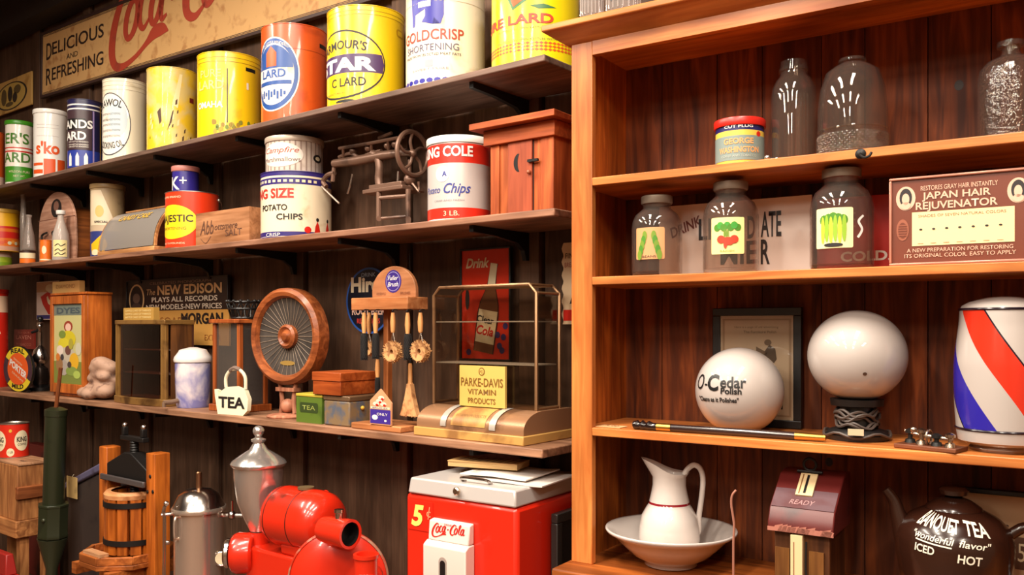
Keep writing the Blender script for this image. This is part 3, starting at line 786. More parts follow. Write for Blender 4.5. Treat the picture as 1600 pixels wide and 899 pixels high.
# orange-red pail with the little blue tin on top
def d(mb, r, h):
    x = cyl(r, -.82)
    mb.patch(ell(0, h*.46, r*1.02, h*.30), x, paint((240, 208, 30), .35), .0008)
    mb.text('MAJESTIC', x, DARKINK, 0, h*.46, h*.12, r*1.7, bold=.02); mb.text('SHORTENING', x, paint((150, 90, 20), .5), 0, h*.32, h*.05, r*1.2)
    mb.text('HOME BRAND', x, CREAM, -r*.1, h*.88, h*.035, r); mb.text('NET 8 POUNDS', x, CREAM, 0, h*.07, h*.03, r*1.1)
o, r, h = can('pail', 'orange-red pail with a yellow oval and wire bail handle', L, 258, 342, 299, ZM, .012, paint((222, 58, 24), .3, 0, .2, (180, 50, 30), .3), None, lip=TINM, deco=d)
mb = MB()
pts = [(r*1.03*cos(t), -r*.10+r*.55*0, 0) for t in (0,)]
mb.tube([(r*1.02*cos(R(q)), r*1.02*sin(R(q))*.25-r*.3, h*.93-.055*sin(R(q))*1.0+.0) for q in range(20, 161, 14)] if False else smooth_path([(r*.98, -r*.25, h*.90), (r*1.08, -r*.1, h*.86), (r*1.13, r*.2, h*.74), (r*1.10, r*.5, h*.70), (r*.9, r*.85, h*.74), (r*.5, r*1.05, h*.8)]), .0028, TINM, 6)
mb.ball((r*.99, -r*.25, h*.90), .008, TINM, 1, 1, 1.4, 12); mb.build('bail_handle', o)
pail_top = ZM+h+.001
def d(mb, r, h):
    x = cyl(r, -.3); mb.text('K', x, WHITE, -r*.6, h*.15, h*.5, bold=.02); mb.text('+', x, WHITE, r*.1, h*.3, h*.4); mb.patch(rect(-r, h*.88, r*.2, h*.93), x, paint((230, 190, 200), .4))
u, v, r = L.fit(268, 311, .06)
can('paint_tin', 'little blue tin standing on the orange-red pail', L, 269, 311, 259, pail_top, .06, paint((50, 40, 130), .3), None, lip=TINM, deco=d, lid=paint((190, 120, 110), .4), lidh=.012)
# stencilled wooden box
a = At('wooden_box', 'long shallow pale wooden box with handwritten script beside the chip tins', 'box', L, 306, .02, ZM)
w_ = a.x(394)-.02; hh = a.z(331, 330)
PINE = wood((204, 146, 104), (158, 104, 66), 'x', .55)
mb = MB()
mb.box(0, w_, 0, .012, 0, hh, PINE); mb.box(0, w_, .060, .07, 0, hh, PINE)
mb.box(0, .012, .0121, .0599, 0, hh, PINE); mb.box(w_-.012, w_, .0121, .0599, 0, hh, PINE); mb.box(.0121, w_-.0121, .0121, .0599, .001, .012, PINE); mb.box(.0121, w_-.0121, .0121, .0599, hh-.02, hh-.01, PINE)
I2 = paint((96, 62, 46), .6)
mb.text('Abb', flat(), I2, w_*.22, hh*.32, hh*.42, w_*.26, shear=.25); mb.text('ottsmere', flat(), I2, w_*.58, hh*.42, hh*.2, w_*.42, shear=.3); mb.text('SALT', flat(), I2, w_*.72, hh*.2, hh*.2, w_*.3)
mb.stroke([(w_*.1, hh*.2, .002), (w_*.2, hh*.05, .003), (w_*.3, hh*.25, .002)], flat(), I2)
mb.build('box_body', a.o, bevel=.001)
# chip tins
def d(mb, r, h):
    x = cyl(r, -.45); Rr = paint((190, 50, 40), .4)
    mb.text('KING SIZE', x, Rr, -r*.47, h*.60, h*.135, r*1.7, bold=.03); mb.text('POTATO', x, DARKINK, -r*.25, h*.41, h*.085, r*.9, bold=.02); mb.text('CHIPS', x, DARKINK, r*.25, h*.27, h*.085, r*.74, bold=.02)
    for i in range(13): mb.patch(rect(-r*1.1+i*r*.17, h*.83, -r*1.1+i*r*.17+r*.1, h*.87), x, CREAM)
    x = cyl(r, .62)
    for k in (0, .42): mb.patch([(r*(k-.1), h*.08), (r*(k+.1), h*.08), (r*(k+.06), h*.18), (r*(k+.0), h*.26), (r*(k-.07), h*.18)], x, RED); mb.patch(ell(r*(k), h*.28, r*.05, h*.03, 10), x, DARKINK)
    mb.patch(ell(-r*.3, h*.12, r*.1, h*.05), x, RED)
    mb.text('CRISP', cyl(r, -.7), WHITE, 0, h*.02, h*.05, r*.5)
B3 = paint((48, 36, 110), .35)
o, r, h = can('chip_tin', 'big cream potato chip tin with dark blue bands under the striped tin', L, 407, 518, 268, ZM, .01, paint((232, 216, 186), .3, 0, .25, (206, 180, 140), .3), 'potato chip tins', lip=B3, bands=((0.02, .09, B3), (.80, .90, B3), (.93, .99, B3)), deco=d)
chip_top = ZM+h+.001
def d(mb, r, h):
    for i in range(-16, 17): mb.patch(rect(i*r*.19, h*.05, i*r*.19+r*.05, h*.93), cyl(r, 0), paint((150, 128, 116), .5))
    x = cyl(r, -.55)
    mb.patch(ell(0, h*.5, r*.85, h*.36), x, paint((226, 212, 200), .4), .0012); mb.text('Campfire', x, paint((170, 70, 60), .5), 0, h*.56, h*.16, r*1.4, shear=.3, e=.002); mb.text('Marshmallows', x, paint((110, 80, 76), .5), 0, h*.30, h*.13, r*1.5, e=.002)
    mb.patch(ell(r*.2, h*.45, r*.22, h*.12), cyl(r, .7), DARKINK, .0012); mb.patch(ell(r*.2, h*.45, r*.12, h*.06), cyl(r, .7), CREAM, .0018)
can('sweets_tin', 'striped grey tin standing on the cream potato chip tin', L, 415, 505, 212, chip_top, .03, paint((206, 188, 174), .35, 0, .3, (170, 150, 136)), None, lip=TINM, deco=d, lid=paint((196, 178, 160), .35, .2), lidh=.010)
def d(mb, r, h):
    x = cyl(r, -.35); Bl = paint((50, 60, 140), .4)
    mb.text('KING COLE', x, WHITE, -r*.2, h*.785, h*.12, r*1.95, bold=.03)
    mb.patch(ell(-r*.2, h*.57, r*.24, h*.1), x, paint((226, 222, 226), .4)); mb.text('A', x, Bl, -r*.12, h*.54, h*.06, bold=.03)
    mb.text('Potato', x, Bl, -r*.62, h*.34, h*.08, r*.7, shear=.3); mb.text('Chips', x, Bl, r*.28, h*.33, h*.12, r*.85, shear=.35, bold=.01)
    mb.text('CRISP AND FRESH', x, paint((140, 130, 136), .5), 0, h*.23, h*.02, r); mb.text('3 LB.', x, CREAM, r*.1, h*.05, h*.06, r*.5)
o, r, h = can('chip_tin', 'red and silver potato chip tin beside the model outhouse', L, 668, 767, 212, ZM, .012, paint((204, 196, 192), .3, .25), 'potato chip tins', lip=WHITE, bands=((.015, .15, paint((208, 44, 28), .3)), (.70, .94, paint((208, 44, 28), .3))), deco=d, lid=WHITE, lidh=.012)

# shoemaker's patching machine: iron frame, arm, hand wheel
a = At('patching_machine', 'bronze-dark cast iron patching machine with a spoked hand wheel', 'sewing machine', L, 600, .17, ZM)
P = lambda px, py, dv=0: a.L(px, py, dv)
def bar(mb, p, q, r, dv=0, m=BRONZE, seg=8): mb.tube([P(*p, dv), P(*q, dv)], r, m, seg)
mb = MB()
for px in (592, 638):
    for dv in (-.05, .05): bar(mb, (px, 296), (px, 343), .010, dv)
mb_z = a.z(343)
for dv in (-.05, .05): bar(mb, (590, 310), (640, 306), .008, dv); bar(mb, (590, 342), (640, 338), .006, dv)
for px in (592, 638): mb.tube([P(px, 342, -.06), P(px, 342, .06)], .010, BRONZE)
low = min(v[2] for v in mb.v)
mb.v = [(x, y, z-low) if z < .03 else (x, y, z) for x, y, z in mb.v]
mb.build('stand', a.o)
mb = MB(); x0, x1 = a.x(584), a.x(646); z0 = a.z(299, 615); mb.box(x0, x1, -.06, .06, z0-.008, z0+.008, BRONZE); mb.box(x0+.02, x1-.02, -.045, .045, z0+.008, z0+.026, BRONZE)
mb.tube([P(570, 300, 0), P(594, 297, 0)], .006, CHROME); mb.build('bed_plate', a.o, bevel=.003)
mb = MB(); mb.tube(smooth_path([P(594, 296), P(592, 280), P(593, 262), P(590, 245), (P(582, 240))]), .016, BRONZE, 10); mb.tube([P(622, 284, 0), P(623, 268, 0)], .006, CHROME); mb.build('column', a.o)
mb = MB(); mb.tube([(*P(522, 256), .017), (*P(560, 251), .020), (*P(600, 243), .018), (*P(636, 238), .014)], .016, BRONZE, 10)
mb.tube(smooth_path([P(530, 246), P(548, 240), P(562, 246), P(580, 240), P(596, 236)]), .008, BRONZE)
for px, py in ((552, 236), (576, 232), (606, 228), (618, 226)): mb.ball(P(px, py), .016, BRONZE, 1, 1, .9, 12)
mb.build('arm', a.o)
mb = MB(); mb.tube([P(530, 232, -.02), P(578, 224, -.02), P(630, 214, -.02)], .007, CHROME if False else BRONZE)
for px, py in ((536, 231), (580, 223), (606, 218)): mb.tube([P(px, py, -.02), P(px+1, py+16, 0)], .006, BRONZE)
mb.tube([P(592, 216, 0), P(612, 208, 0)], .007, BRONZE); mb.build('top_rod', a.o)
mb = MB(); mb.tube([P(522, 262), P(520, 284)], .009, BRONZE); mb.tube(smooth_path([P(523, 270), P(512, 274), P(505, 284), P(510, 292)]), .010, BRONZE); mb.tube([P(503, 292, -.03), P(530, 318, -.04)], .0038, paint((150, 132, 118), .4, .3))
mb.tube(smooth_path([P(551, 272, 0), P(547, 290, 0), P(543, 303, 0)]), .0045, CHROME); mb.build('needle_bar', a.o)
mb = MB(); c = P(645, 240, -.015); rw = abs(P(645, 208)[2]-c[2])
wheel_ax = 'x'
mb.ring(c, rw, .009, BRONZE, 'x', 36); mb.ball(c, .016, BRONZE, seg=14)
for k in range(5): t = 2*pi*k/5+.3; mb.tube(smooth_path([c, (c[0], c[1]+rw*.55*cos(t+.3), c[2]+rw*.55*sin(t+.3)), (c[0], c[1]+rw*cos(t), c[2]+rw*sin(t))], 5), .006, BRONZE)
mb.tube([P(630, 240), c], .012, BRONZE); mb.build('hand_wheel', a.o)
mb = MB(); mb.ball(P(640, 281, -.01), .022, BRONZE, 1, 1, 1, 14); mb.tube([P(640, 281, -.01), P(655, 300, -.01), P(654, 284, -.01)], .005, BRONZE); mb.tube([P(640, 250, -.01), P(640, 296, -.01)], .007, BRONZE); mb.build('gear_case', a.o)

# model outhouse
a = At('model_outhouse', 'small orange-red wooden model outhouse with a crescent in its door', 'model house', L, 768, .04, ZM)
OH = wood((210, 108, 54), (152, 66, 30), 'z', .5); OHX = wood((210, 108, 54), (152, 66, 30), 'x', .5)
w_ = a.x(866); h1 = a.z(190, 866); D = .22
mb = MB(); mb.box(0, w_, 0, D, 0, h1, OH)
for px0, px1 in ((768, 781), (846, 866)): mb.box(a.x(px0)-.001, a.x(px1)+.001, -.005, 0, 0, h1, OH)
mb.build('house_body', a.o, bevel=.002)
zt_ = a.z(212, 868)
mb = MB(); mb.box(-.022, w_+.012, -.016, D+.012, h1-.045, h1+.004, OHX); mb.build('fascia', a.o, bevel=.002)
mb = MB(); q = [(-.045, h1+.0045), (D+.03, h1-.012+.022), (D+.03, h1+.03), (-.045, h1+.03-.004+.006)]
q = [(-.05, h1+.005), (D+.03, h1+.005), (D+.03, h1+.016), (-.05, h1+.026)]
mb.prism(q, -.055, w_+.035, OHX, axis='x'); mb.build('roof', a.o, bevel=.002)
x0, x1 = a.x(796), a.x(833); z1 = a.z(214, 812)
mb = MB(); mb.box(x0-.004, x1+.004, -.0012, -.0002, .002, z1+.006, DARKINK); mb.box(x0, x1, -.007, -.0013, .004, z1, wood((180, 88, 56), (140, 62, 38), 'z', .5))
cz = a.z(255, 812); cx = (x0+x1)/2-.002; cr = .030
moon = [(cx+cr*.75*cos(t), cz+cr*sin(t)) for t in [pi/2+.25+(pi-.5)*i/14 for i in range(15)]]+[(cx+.004+cr*.35*cos(t), cz+cr*.97*sin(t)) for t in [3*pi/2-.3-(pi-.6)*i/14 for i in range(15)]]
mb.patch(moon, flat(y=-.007), BLACK)
dd = mb.build('door', a.o)
mb = MB(); mb.box(x1-.012, x1+.028, -.016, -.0072, cz-.004, cz+.004, IRON); mb.ball((x1-.008, -.013, cz-.035), .007, paint((160, 90, 60), .4), seg=12); mb.build('latch', dd)

# ================================================================== lowest wall shelf
# red cylinder at the very left
def d(mb, r, h):
    x = cyl(r, -.1); mb.patch(rect(-r*1.4, h*.78, r*1.4, h*.95), x, paint((226, 190, 160), .4)); mb.patch([(-r*.6, h*.55), (r*.3, h*.68), (r*.6, h*.56), (-r*.2, h*.45)], x, CREAM)
can('fire_extinguisher', 'tall red cylinder with a cream collar label at the far end of the lowest shelf', L, -34, 13, 452, ZL, .05, paint((200, 36, 22), .25, coat=.4), None, deco=d, lid=paint((170, 30, 20), .3), lidh=.012)
# oval ring sign
a = At('oval_sign', 'oval sign with a yellow ring and orange middle standing on the lowest shelf', 'sign', L, 5, .03, ZL)
cx = a.x(28); hz = a.z(541, 28)/2; wx = a.x(51)/2
mb = MB(); mb.prism(ell(cx, hz, wx, hz, 40), 0, .012, BLACK)
f = flat()
mb.patch(ell(cx, hz, wx*.97, hz*.97, 40), f, paint((226, 200, 40), .4), .0008); 
for s0 in (0, pi):
    q = ell(cx, hz, wx*.97, hz*.97, 14, s0-.55, s0+.75)+ell(cx, hz, wx*.70, hz*.70, 14, s0-.55, s0+.75)[::-1]; mb.patch(q, f, paint((60, 34, 50), .4), .0014)
mb.patch(ell(cx, hz, wx*.70, hz*.70, 40), f, paint((226, 88, 24), .35), .0014)
mb.text('REAL', f, BLACK, cx, hz*1.72, hz*.2, wx*.9, bold=.03, e=.002, arc=wx*2); mb.text('MILD', f, BLACK, cx, hz*.14, hz*.18, wx*.8, bold=.03, e=.002, arc=-wx*2)
mb.text('PORTER', f, WHITE, cx, hz*.88, hz*.28, wx*1.2, bold=.04, e=.002, rot=-.35); mb.text('SMOOTH', f, CREAM, cx, hz*1.28, hz*.09, wx*.6, e=.002, rot=-.35); mb.text('DRAUGHT', f, CREAM, cx, hz*.62, hz*.09, wx*.8, e=.002, rot=-.35)
mb.build('sign_board', a.o)
mb = MB(); mb.box(cx-wx*.5, cx+wx*.5, .0125, .028, 0, .014, BLACK); mb.build('foot', a.o)
# small red plaque on the wall
def d(mb, xf, w_, h):
    mb.text('LAVEN', xf, paint((206, 130, 110), .5), w_/2, h*.50, h*.2, w_*.75); mb.text('TOBACCO', xf, paint((190, 110, 90), .5), w_/2, h*.16, h*.14, w_*.75); mb.text('TRY OUR', xf, paint((190, 110, 90), .5), w_/2, h*.78, h*.1, w_*.6)
plate('wall_plaque', 'small dull red plaque with pale lettering on the wall above the oval sign', 'plaque', L, 22, 53, 515, 545, .325, paint((128, 40, 30), .4), .012, deco=d)
# chrome soda siphon tap on a dark base
a = At('drink_mixer', 'chrome and black drink mixer between the oval sign and the orange cabinet', 'mixer', L, 63, .17, ZL)
P = a.L
mb = MB(); mb.lathe([(0, 0), (.07, 0), (.07, .02), (.05, .035), (0, .035)], BLACK, 30); mb.build('base', a.o)
zc = a.z(560); ztp = a.z(512)
mb = MB(); mb.lathe([(0, .0355), (.045, .036), (.05, .08), (.042, .13), (.02, .15)], paint((60, 50, 46), .25, .8), 30); mb.lathe([(.02, .15), (.042, .17), (.05, zc), (.035, zc+.05), (.012, zc+.075), (.012, ztp), (.018, ztp+.01), (.018, ztp+.03), (0, ztp+.035)], CHROME, 30); mb.build('mixer_body', a.o)
mb = MB(); mb.tube(smooth_path([(0, -.0, ztp-.02), (.05, -.02, ztp-.015), (.09, -.04, ztp+.005)]), .010, CHROME); mb.ball((.10, -.045, ztp+.008), .014, CHROME, seg=12); mb.build('spout', a.o)
mb = MB(); mb.tube([(-.045, -.03, ztp-.03), (-.02, -.01, ztp-.02), (0, 0, ztp)], .008, BLACK); mb.ball((0, 0, ztp+.05), .016, BLACK, seg=12); mb.build('lever', a.o)
# picture card behind the orange cabinet
def d(mb, xf, w_, h):
    mb.patch(rect(w_*.02, h*.02, w_*.98, h*.12), xf, paint((40, 50, 120), .4)); mb.patch(rect(w_*.02, h*.72, w_*.98, h*.98), xf, paint((190, 150, 110), .5))
    mb.patch([(w_*.2, h*.6), (w_*.5, h*.72), (w_*.95, h*.6), (w_*.9, h*.14), (w_*.55, h*.14), (w_*.3, h*.4)], xf, RED, .0014); mb.patch(ell(w_*.62, h*.82, w_*.2, h*.1, 16), xf, CREAM, .0014)
    mb.stroke([(w_*.5, h*.6, .02), (w_*.6, h*.45, .03), (w_*.85, h*.5, .02)], xf, CREAM, .002)
plate('picture_card', 'pale card with a red figure shape on the wall behind the orange cabinet', 'picture', L, 57, 92, 441, 500, .325, paint((222, 206, 196), .5), .006, deco=d)
# orange wooden cabinet with a painted front panel
a = At('wall_cabinet', 'orange wooden cabinet with a painted picture panel in its door', 'cabinet', L, 78, .04, ZL)
OW = wood((214, 118, 46), (164, 80, 28), 'z', .4, coat=.2)
w_ = a.x(131); hh = a.z(460, 120); D = L.v(177, L.u(133, .04))-.04
D = min(D, .27)
mb = MB(); mb.box(0, w_, .02, D, 0, hh, OW); mb.box(-.01, w_+.01, .006, D, hh, hh+.012, OW); mb.build('cabinet_body', a.o, bevel=.002)
mb = MB()
for x0, x1, z0, z1 in ((0, .028, .02, hh-.006), (w_-.028, w_, .02, hh-.006), (.0281, w_-.0281, .02, .07), (.0281, w_-.0281, hh-.05, hh-.006)): mb.box(x0, x1, 0, .0195, z0, z1, OW)
dr = mb.build('door', a.o, bevel=.002)
mb = MB(); x0, x1, z0, z1 = .0285, w_-.0285, .0705, hh-.0505
mb.box(x0, x1, .010, .0195, z0, z1, paint((196, 190, 130), .4)); f = flat(y=.010); pw, ph = x1-x0, z1-z0
mb.patch(rect(x0, z0+ph*.86, x1, z1), f, paint((110, 120, 110), .4)); mb.text('DYES', f, paint((70, 84, 90), .4), (x0+x1)/2, z0+ph*.885, ph*.07, pw*.8, bold=.03)
mb.patch(rect(x0, z0, x1, z0+ph*.28), f, paint((120, 130, 60), .5))
fig = [(.5, .72, .15, .07, (150, 60, 40)), (.5, .71, .10, .05, (232, 190, 170)), (.5, .56, .26, .11, (206, 190, 40)), (.35, .50, .2, .08, (214, 200, 50)), (.45, .34, .32, .12, (190, 180, 160)), (.7, .28, .16, .11, (220, 170, 40)), (.22, .42, .12, .06, (226, 210, 196)), (.85, .44, .10, .08, (200, 196, 170)), (.35, .2, .16, .10, (170, 160, 150)), (.62, .16, .2, .06, (130, 150, 70)), (.2, .24, .12, .1, (150, 110, 70)), (.8, .12, .12, .05, (170, 190, 90)), (.3, .62, .12, .05, (120, 140, 60)), (.5, .42, .10, .06, (110, 70, 60)), (.6, .5, .08, .07, (170, 160, 60)), (.3, .33, .06, .04, (60, 56, 60)), (.55, .24, .07, .04, (70, 60, 60)), (.15, .33, .07, .05, (206, 120, 50))]
for i, (cx, cz, a_, b_, c) in enumerate(fig): mb.patch(ell(x0+pw*cx, z0+ph*cz, pw*a_, ph*b_, 14), f, paint(c, .45), .0010+.0001*i)
mb.build('painted_panel', dr)
mb = MB(); bx0, bx1 = a.x(82, .1), a.x(124, .1); mb.box(bx0, bx1, .10, .13, hh+.0125, a.z(440, 100, .1), paint((206, 160, 96), .5)); f = flat(y=.10)
mb.text('DIAMOND', f, paint((160, 110, 60), .5), (bx0+bx1)/2, hh+.045, .022, (bx1-bx0)*.7); 
so = mb.build('sign_board', a.o)
bx, by, bz = a.o.location
# knobbly stone figurine
a = At('stone_figurine', 'knobbly pinkish grey stone figurine between the orange cabinet and the glass cabinet', 'figurine', L, 162, .10, ZL)
ST = paint((176, 140, 118), .7, 0, .5, (120, 90, 76), 0, 22)
hh = a.z(557); 
mb = MB()
def blob(pts):
    me = bpy.data.metaballs.new('stone'); me.resolution = .012; me.render_resolution = .012; me.threshold = .35
    ob = bpy.data.objects.new('stone', me); COL.objects.link(ob)
    for x, y, z, r in pts: e = me.elements.new(); e.co = (x, y, z); e.radius = r*1.7
    dg = bpy.context.evaluated_depsgraph_get(); m2 = bpy.data.meshes.new_from_object(ob.evaluated_get(dg))
    vs = [tuple(v.co) for v in m2.vertices]; fs = [tuple(p.vertices) for p in m2.polygons]
    bpy.data.objects.remove(ob); bpy.data.metaballs.remove(me); bpy.data.meshes.remove(m2)
    lo = min(v[2] for v in vs)
    return [(x, y, z-lo) for x, y, z in vs], fs
vs, fs = blob([(0, 0, .03, .06), (-.07, -.02, .02, .045), (-.10, -.05, .0, .035), (.05, -.03, .02, .05), (-.02, -.07, .0, .04), (.03, .02, .10, .055), (.0, -.02, .15, .045), (.045, .0, .19, .05), (.02, -.03, .225, .045), (-.035, -.03, .11, .035), (.06, -.04, .13, .03), (-.06, .0, .07, .035), (.0, -.05, .19, .028)])
sc_ = hh/max(v[2] for v in vs)
mb.add([(x*1.15, y*.9, z*sc_) for x, y, z in vs], fs, ST); b = mb.build('stone_body', a.o, angle=180)
# dark record-dealer board and its neighbours
def d(mb, xf, w_, h):
    T = paint((220, 180, 130), .5); Wt = paint((226, 210, 190), .5)
    mb.text('CELEBRATED PHONOGRAPH', xf, paint((150, 120, 100), .5), w_*.55, h*.88, h*.07, w_*.6)
    mb.text('The', xf, T, w_*.26, h*.60, h*.16, w_*.09, shear=.2); mb.text('NEW EDISON', xf, T, w_*.64, h*.60, h*.24, w_*.62, bold=.03)
    mb.text('PLAYS ALL RECORDS', xf, Wt, w_*.59, h*.40, h*.13, w_*.64, bold=.02); mb.text('NEW MODELS-NEW PRICES', xf, Wt, w_*.58, h*.20, h*.13, w_*.74, bold=.02)
    mb.patch(ell(w_*.105, h*.50, w_*.085, h*.42, 24), xf, T, .001); mb.patch(ell(w_*.105, h*.49, w_*.07, h*.38, 24), xf, paint((46, 32, 28), .5), .0016); mb.patch(ell(w_*.105, h*.52, w_*.04, h*.14, 16), xf, paint((110, 84, 70), .5), .002); mb.patch(ell(w_*.105, h*.26, w_*.055, h*.14, 16), xf, paint((80, 60, 52), .5), .002)
plate('advertising_board', 'dark board advertising phonographs in cream letters on the wall over the glass cabinet', 'sign', L, 199, 356, 441, 496, .325, paint((44, 30, 27), .45), .012, paint((30, 22, 20), .4), .006, deco=d)
def d(mb, xf, w_, h):
    mb.text('MORGAN', xf, DARKINK, w_*.66, h*.62, h*.28, w_*.54, bold=.04); mb.text('SOAP', xf, paint((150, 90, 40), .5), w_*.25, h*.6, h*.2, w_*.3); mb.text('EXTRA', xf, paint((150, 90, 40), .5), w_*.8, h*.14, h*.16, w_*.2)
plate('advertising_board', 'yellow-brown board with large dark letters right below the dark phonograph board', 'sign', L, 240, 358, 486, 538, .304, paint((206, 150, 74), .5), .010, deco=d)
def d(mb, xf, w_, h):
    for k in (.68, .40, .14): mb.text('SAMPLE CARD OF THREADS', xf, paint((236, 214, 150), .5), w_*.5, h*k, h*.15, w_*.85)
# glass fronted cabinet with brass pillars
a = At('glass_cabinet', 'dark glass-fronted display cabinet with brass corner pillars', 'display cabinet', L, 182, .05, ZL)
BR = paint((156, 116, 62), .35, .5, .5, (96, 66, 34)); DK = paint((66, 32, 22), .5)
w_ = a.x(264)-.03; hh = a.z(500, 230); D = .15
def bow(x): return -.022*(1-((x-w_/2)/(w_/2))**2)
N = 10; fr_ = [(w_*i/N, bow(w_*i/N)) for i in range(N+1)]
mb = MB(); mb.prism([(x*1.02-.002, y-.012) for x, y in fr_]+[(w_+.004, D), (-.004, D)], 0, .035, BR, axis='z'); mb.build('base', a.o, bevel=.003)
mb = MB(); mb.prism([(x*1.02-.002, y-.008) for x, y in fr_]+[(w_+.004, D), (-.004, D)], hh-.022, hh, BR, axis='z'); mb.build('top', a.o, bevel=.003)
for i, x in enumerate((.018, w_-.018)):
    mb = MB(); mb.lathe([(.016, .0355), (.016, hh-.0225)], BR, 16, (x, .008, 0))
    for k in range(-3, 4): t = k*.42; mb.tube([(x+.0165*sin(t), .008-.0165*cos(t), .036), (x+.0165*sin(t), .008-.0165*cos(t), hh-.023)], .0035, BR, 6)
    mb.build('pillar', a.o)
mb = MB(); mb.box(.004, w_-.004, D-.012, D, .0355, hh-.0225, DK); mb.box(.004, .010, .03, D-.0125, .0355, hh-.0225, DK); mb.build('back_panel', a.o)
mb = MB(); mb.box(w_-.008, w_-.002, .03, D-.0125, .0355, hh-.0225, wood((130, 82, 40), (90, 54, 26), 'z', .5)); mb.build('side_panel', a.o)
for k in (.36, .64):
    mb = MB(); mb.box(.0105, w_-.0085, .03, D-.0125, hh*k, hh*k+.005, paint((110, 90, 80), .4)); mb.build('shelf', a.o)
mb = MB(); q = [(x, y+.004) for x, y in fr_ if .03 < x < w_-.03]; mb.add([(x, y, z) for x, y in q for z in (.036, hh-.023)], [(2*i, 2*i+2, 2*i+3, 2*i+1) for i in range(len(q)-1)], glass((170, 130, 115)))
for i in range(7): 
    t = .1+.8*random.random(); mb.tube([(w_*t, bow(w_*t)+.012, hh*.66), (w_*t, bow(w_*t)+.012, hh*(.70+.15*random.random()))], .003, paint((110, 70, 60), .5), 6) if False else None
mb.build('front_glass', a.o)
gcab = a; gtop = ZL+hh
a = At('thread_card', 'narrow gold card with pale lettering standing on the brass-pillared glass cabinet', 'card', L, 193, .08, gtop+.001)
w2 = a.x(240); h2 = a.z(481, 215)
mb = MB(); mb.box(0, w2, 0, .03, 0, h2, paint((176, 136, 66), .45)); d(mb, flat(), w2, h2); mb.build('card_body', a.o)
# small round yellow badge on wall
u_ = L.u(284, .325)
mb = MB(); mb.lathe([(0, 0), (.03, 0), (.032, .004), (.028, .008), (0, .009)], paint((196, 180, 50), .35), 28, M=Matrix.Rotation(R(90), 4, 'X')); mb.lathe([(0, .0095), (.012, .0095), (.012, .0105), (0, .0106)], paint((110, 110, 50), .4), 20, M=Matrix.Rotation(R(90), 4, 'X'))
tag(fixed(mb.build('badge'), L, u_, WALL_V-.001, H(528, L.Y(u_, .33))), 'small round yellow badge on the wall above the white lidded canister', 'badge')
# white enamel canister with lid and tap
MARB = paint((226, 214, 214), .25, 0, 1.1, (120, 120, 176), .4, 7)
u, v, r = L.fit(272, 331, .05); x, y = L.p(u, v)
o = thing('canister', 'white and blue marbled lidded canister with a tap on the lowest shelf', 'canister', (x, y, ZL), facing(x, y))
h = H(566, y)-ZL
mb = MB(); mb.lathe([(0, .001), (r*.86, 0), (r*.9, .01), (r*.95, h*.5), (r*.97, h-.01), (r*.95, h), (0, h)], MARB, 40); mb.build('canister_body', o)
mb = MB(); t = H(543, y)-ZL; mb.lathe([(0, h+.001), (r*1.02, h+.001), (r*1.05, h+.012), (r*1.0, h+.025), (r*.8, t-.022), (r*.74, t-.012), (r*.5, t-.006), (r*.2, t), (0, t)], paint((228, 218, 214), .3, coat=.3), 40); mb.build('lid', o)
mb = MB(); q = Vector((-r*.8, -r*.55, .035)); mb.tube(smooth_path([tuple(q), (-r*1.15, -r*.75, .03), (-r*1.5, -r*.95, .03)]), .011, paint((120, 96, 80), .4)); mb.tube([(-r*1.5, -r*.95, .031), (-r*1.5, -r*.95, .008)], .008, paint((120, 96, 80), .4)); mb.build('tap', o)
# open wooden case with glass panes
a = At('wooden_showcase', 'upright wooden showcase with glass sides behind the tea kettle sign', 'display case', L, 332, .095, ZL)
OC = wood((196, 106, 50), (140, 66, 28), 'z', .42); w_ = a.x(374); hh = a.z(499, 360); D = .15
mb = MB(); mb.box(-.012, w_+.012, -.012, D+.012, 0, .03, OC); mb.build('base', a.o, bevel=.003)
mb = MB(); mb.box(-.012, w_+.012, -.012, D+.012, hh-.018, hh, OC); mb.build('top', a.o, bevel=.003)
for x0 in (0, w_-.02):
    for y0 in (0, D-.02): mb = MB(); mb.box(x0, x0+.02, y0, y0+.02, .0305, hh-.0185, OC); mb.build('post', a.o, bevel=.002)
mb = MB(); mb.box(.0205, w_-.0205, .008, .011, .031, hh-.019, glass((200, 196, 196), 0, .05)); mb.build('front_glass', a.o)
mb = MB(); mb.box(w_-.011, w_-.008, .0205, D-.0205, .031, hh-.019, glass((200, 196, 196), 0, .05)); mb.build('side_glass', a.o)
mb = MB()
for i in range(14):
    z = .04+i*(hh-.08)/14; mb.box(.021, w_-.021, D-.014, D-.008, z, z+(hh-.08)/14-.003, paint((96, 84, 76), .6))
mb.build('back_slats', a.o)
# dark wrought basket on top of it
a2 = At('wire_basket', 'black wrought wire basket on top of the wooden showcase', 'basket', L, 356, .12, ZL+hh+.001)
mb = MB(); ww = a2.x(388); h2 = a2.z(470, 372)
for z, k in ((.005, .8), (h2*.55, 1.0), (h2*.92, 1.08)):
    mb.tube([(ww/2+ww/2*k*cos(t), .03+.06*k*sin(t), z) for t in [2*pi*i/24 for i in range(24)]], .005, BLACK, 6, True)
for i in range(14):
    t = 2*pi*i/14; mb.tube(smooth_path([(ww/2+ww/2*.8*cos(t), .03+.048*sin(t), .005), (ww/2+ww/2*1.0*cos(t+.12), .03+.06*sin(t+.12), h2*.55), (ww/2+ww/2*1.08*cos(t-.05), .03+.065*sin(t-.05), h2*.92)], 4), .004, BLACK, 6); mb.ball((ww/2+ww/2*1.08*cos(t), .03+.065*sin(t), h2*.96), .008, BLACK, seg=8)
mb.build('basket_wire', a2.o)
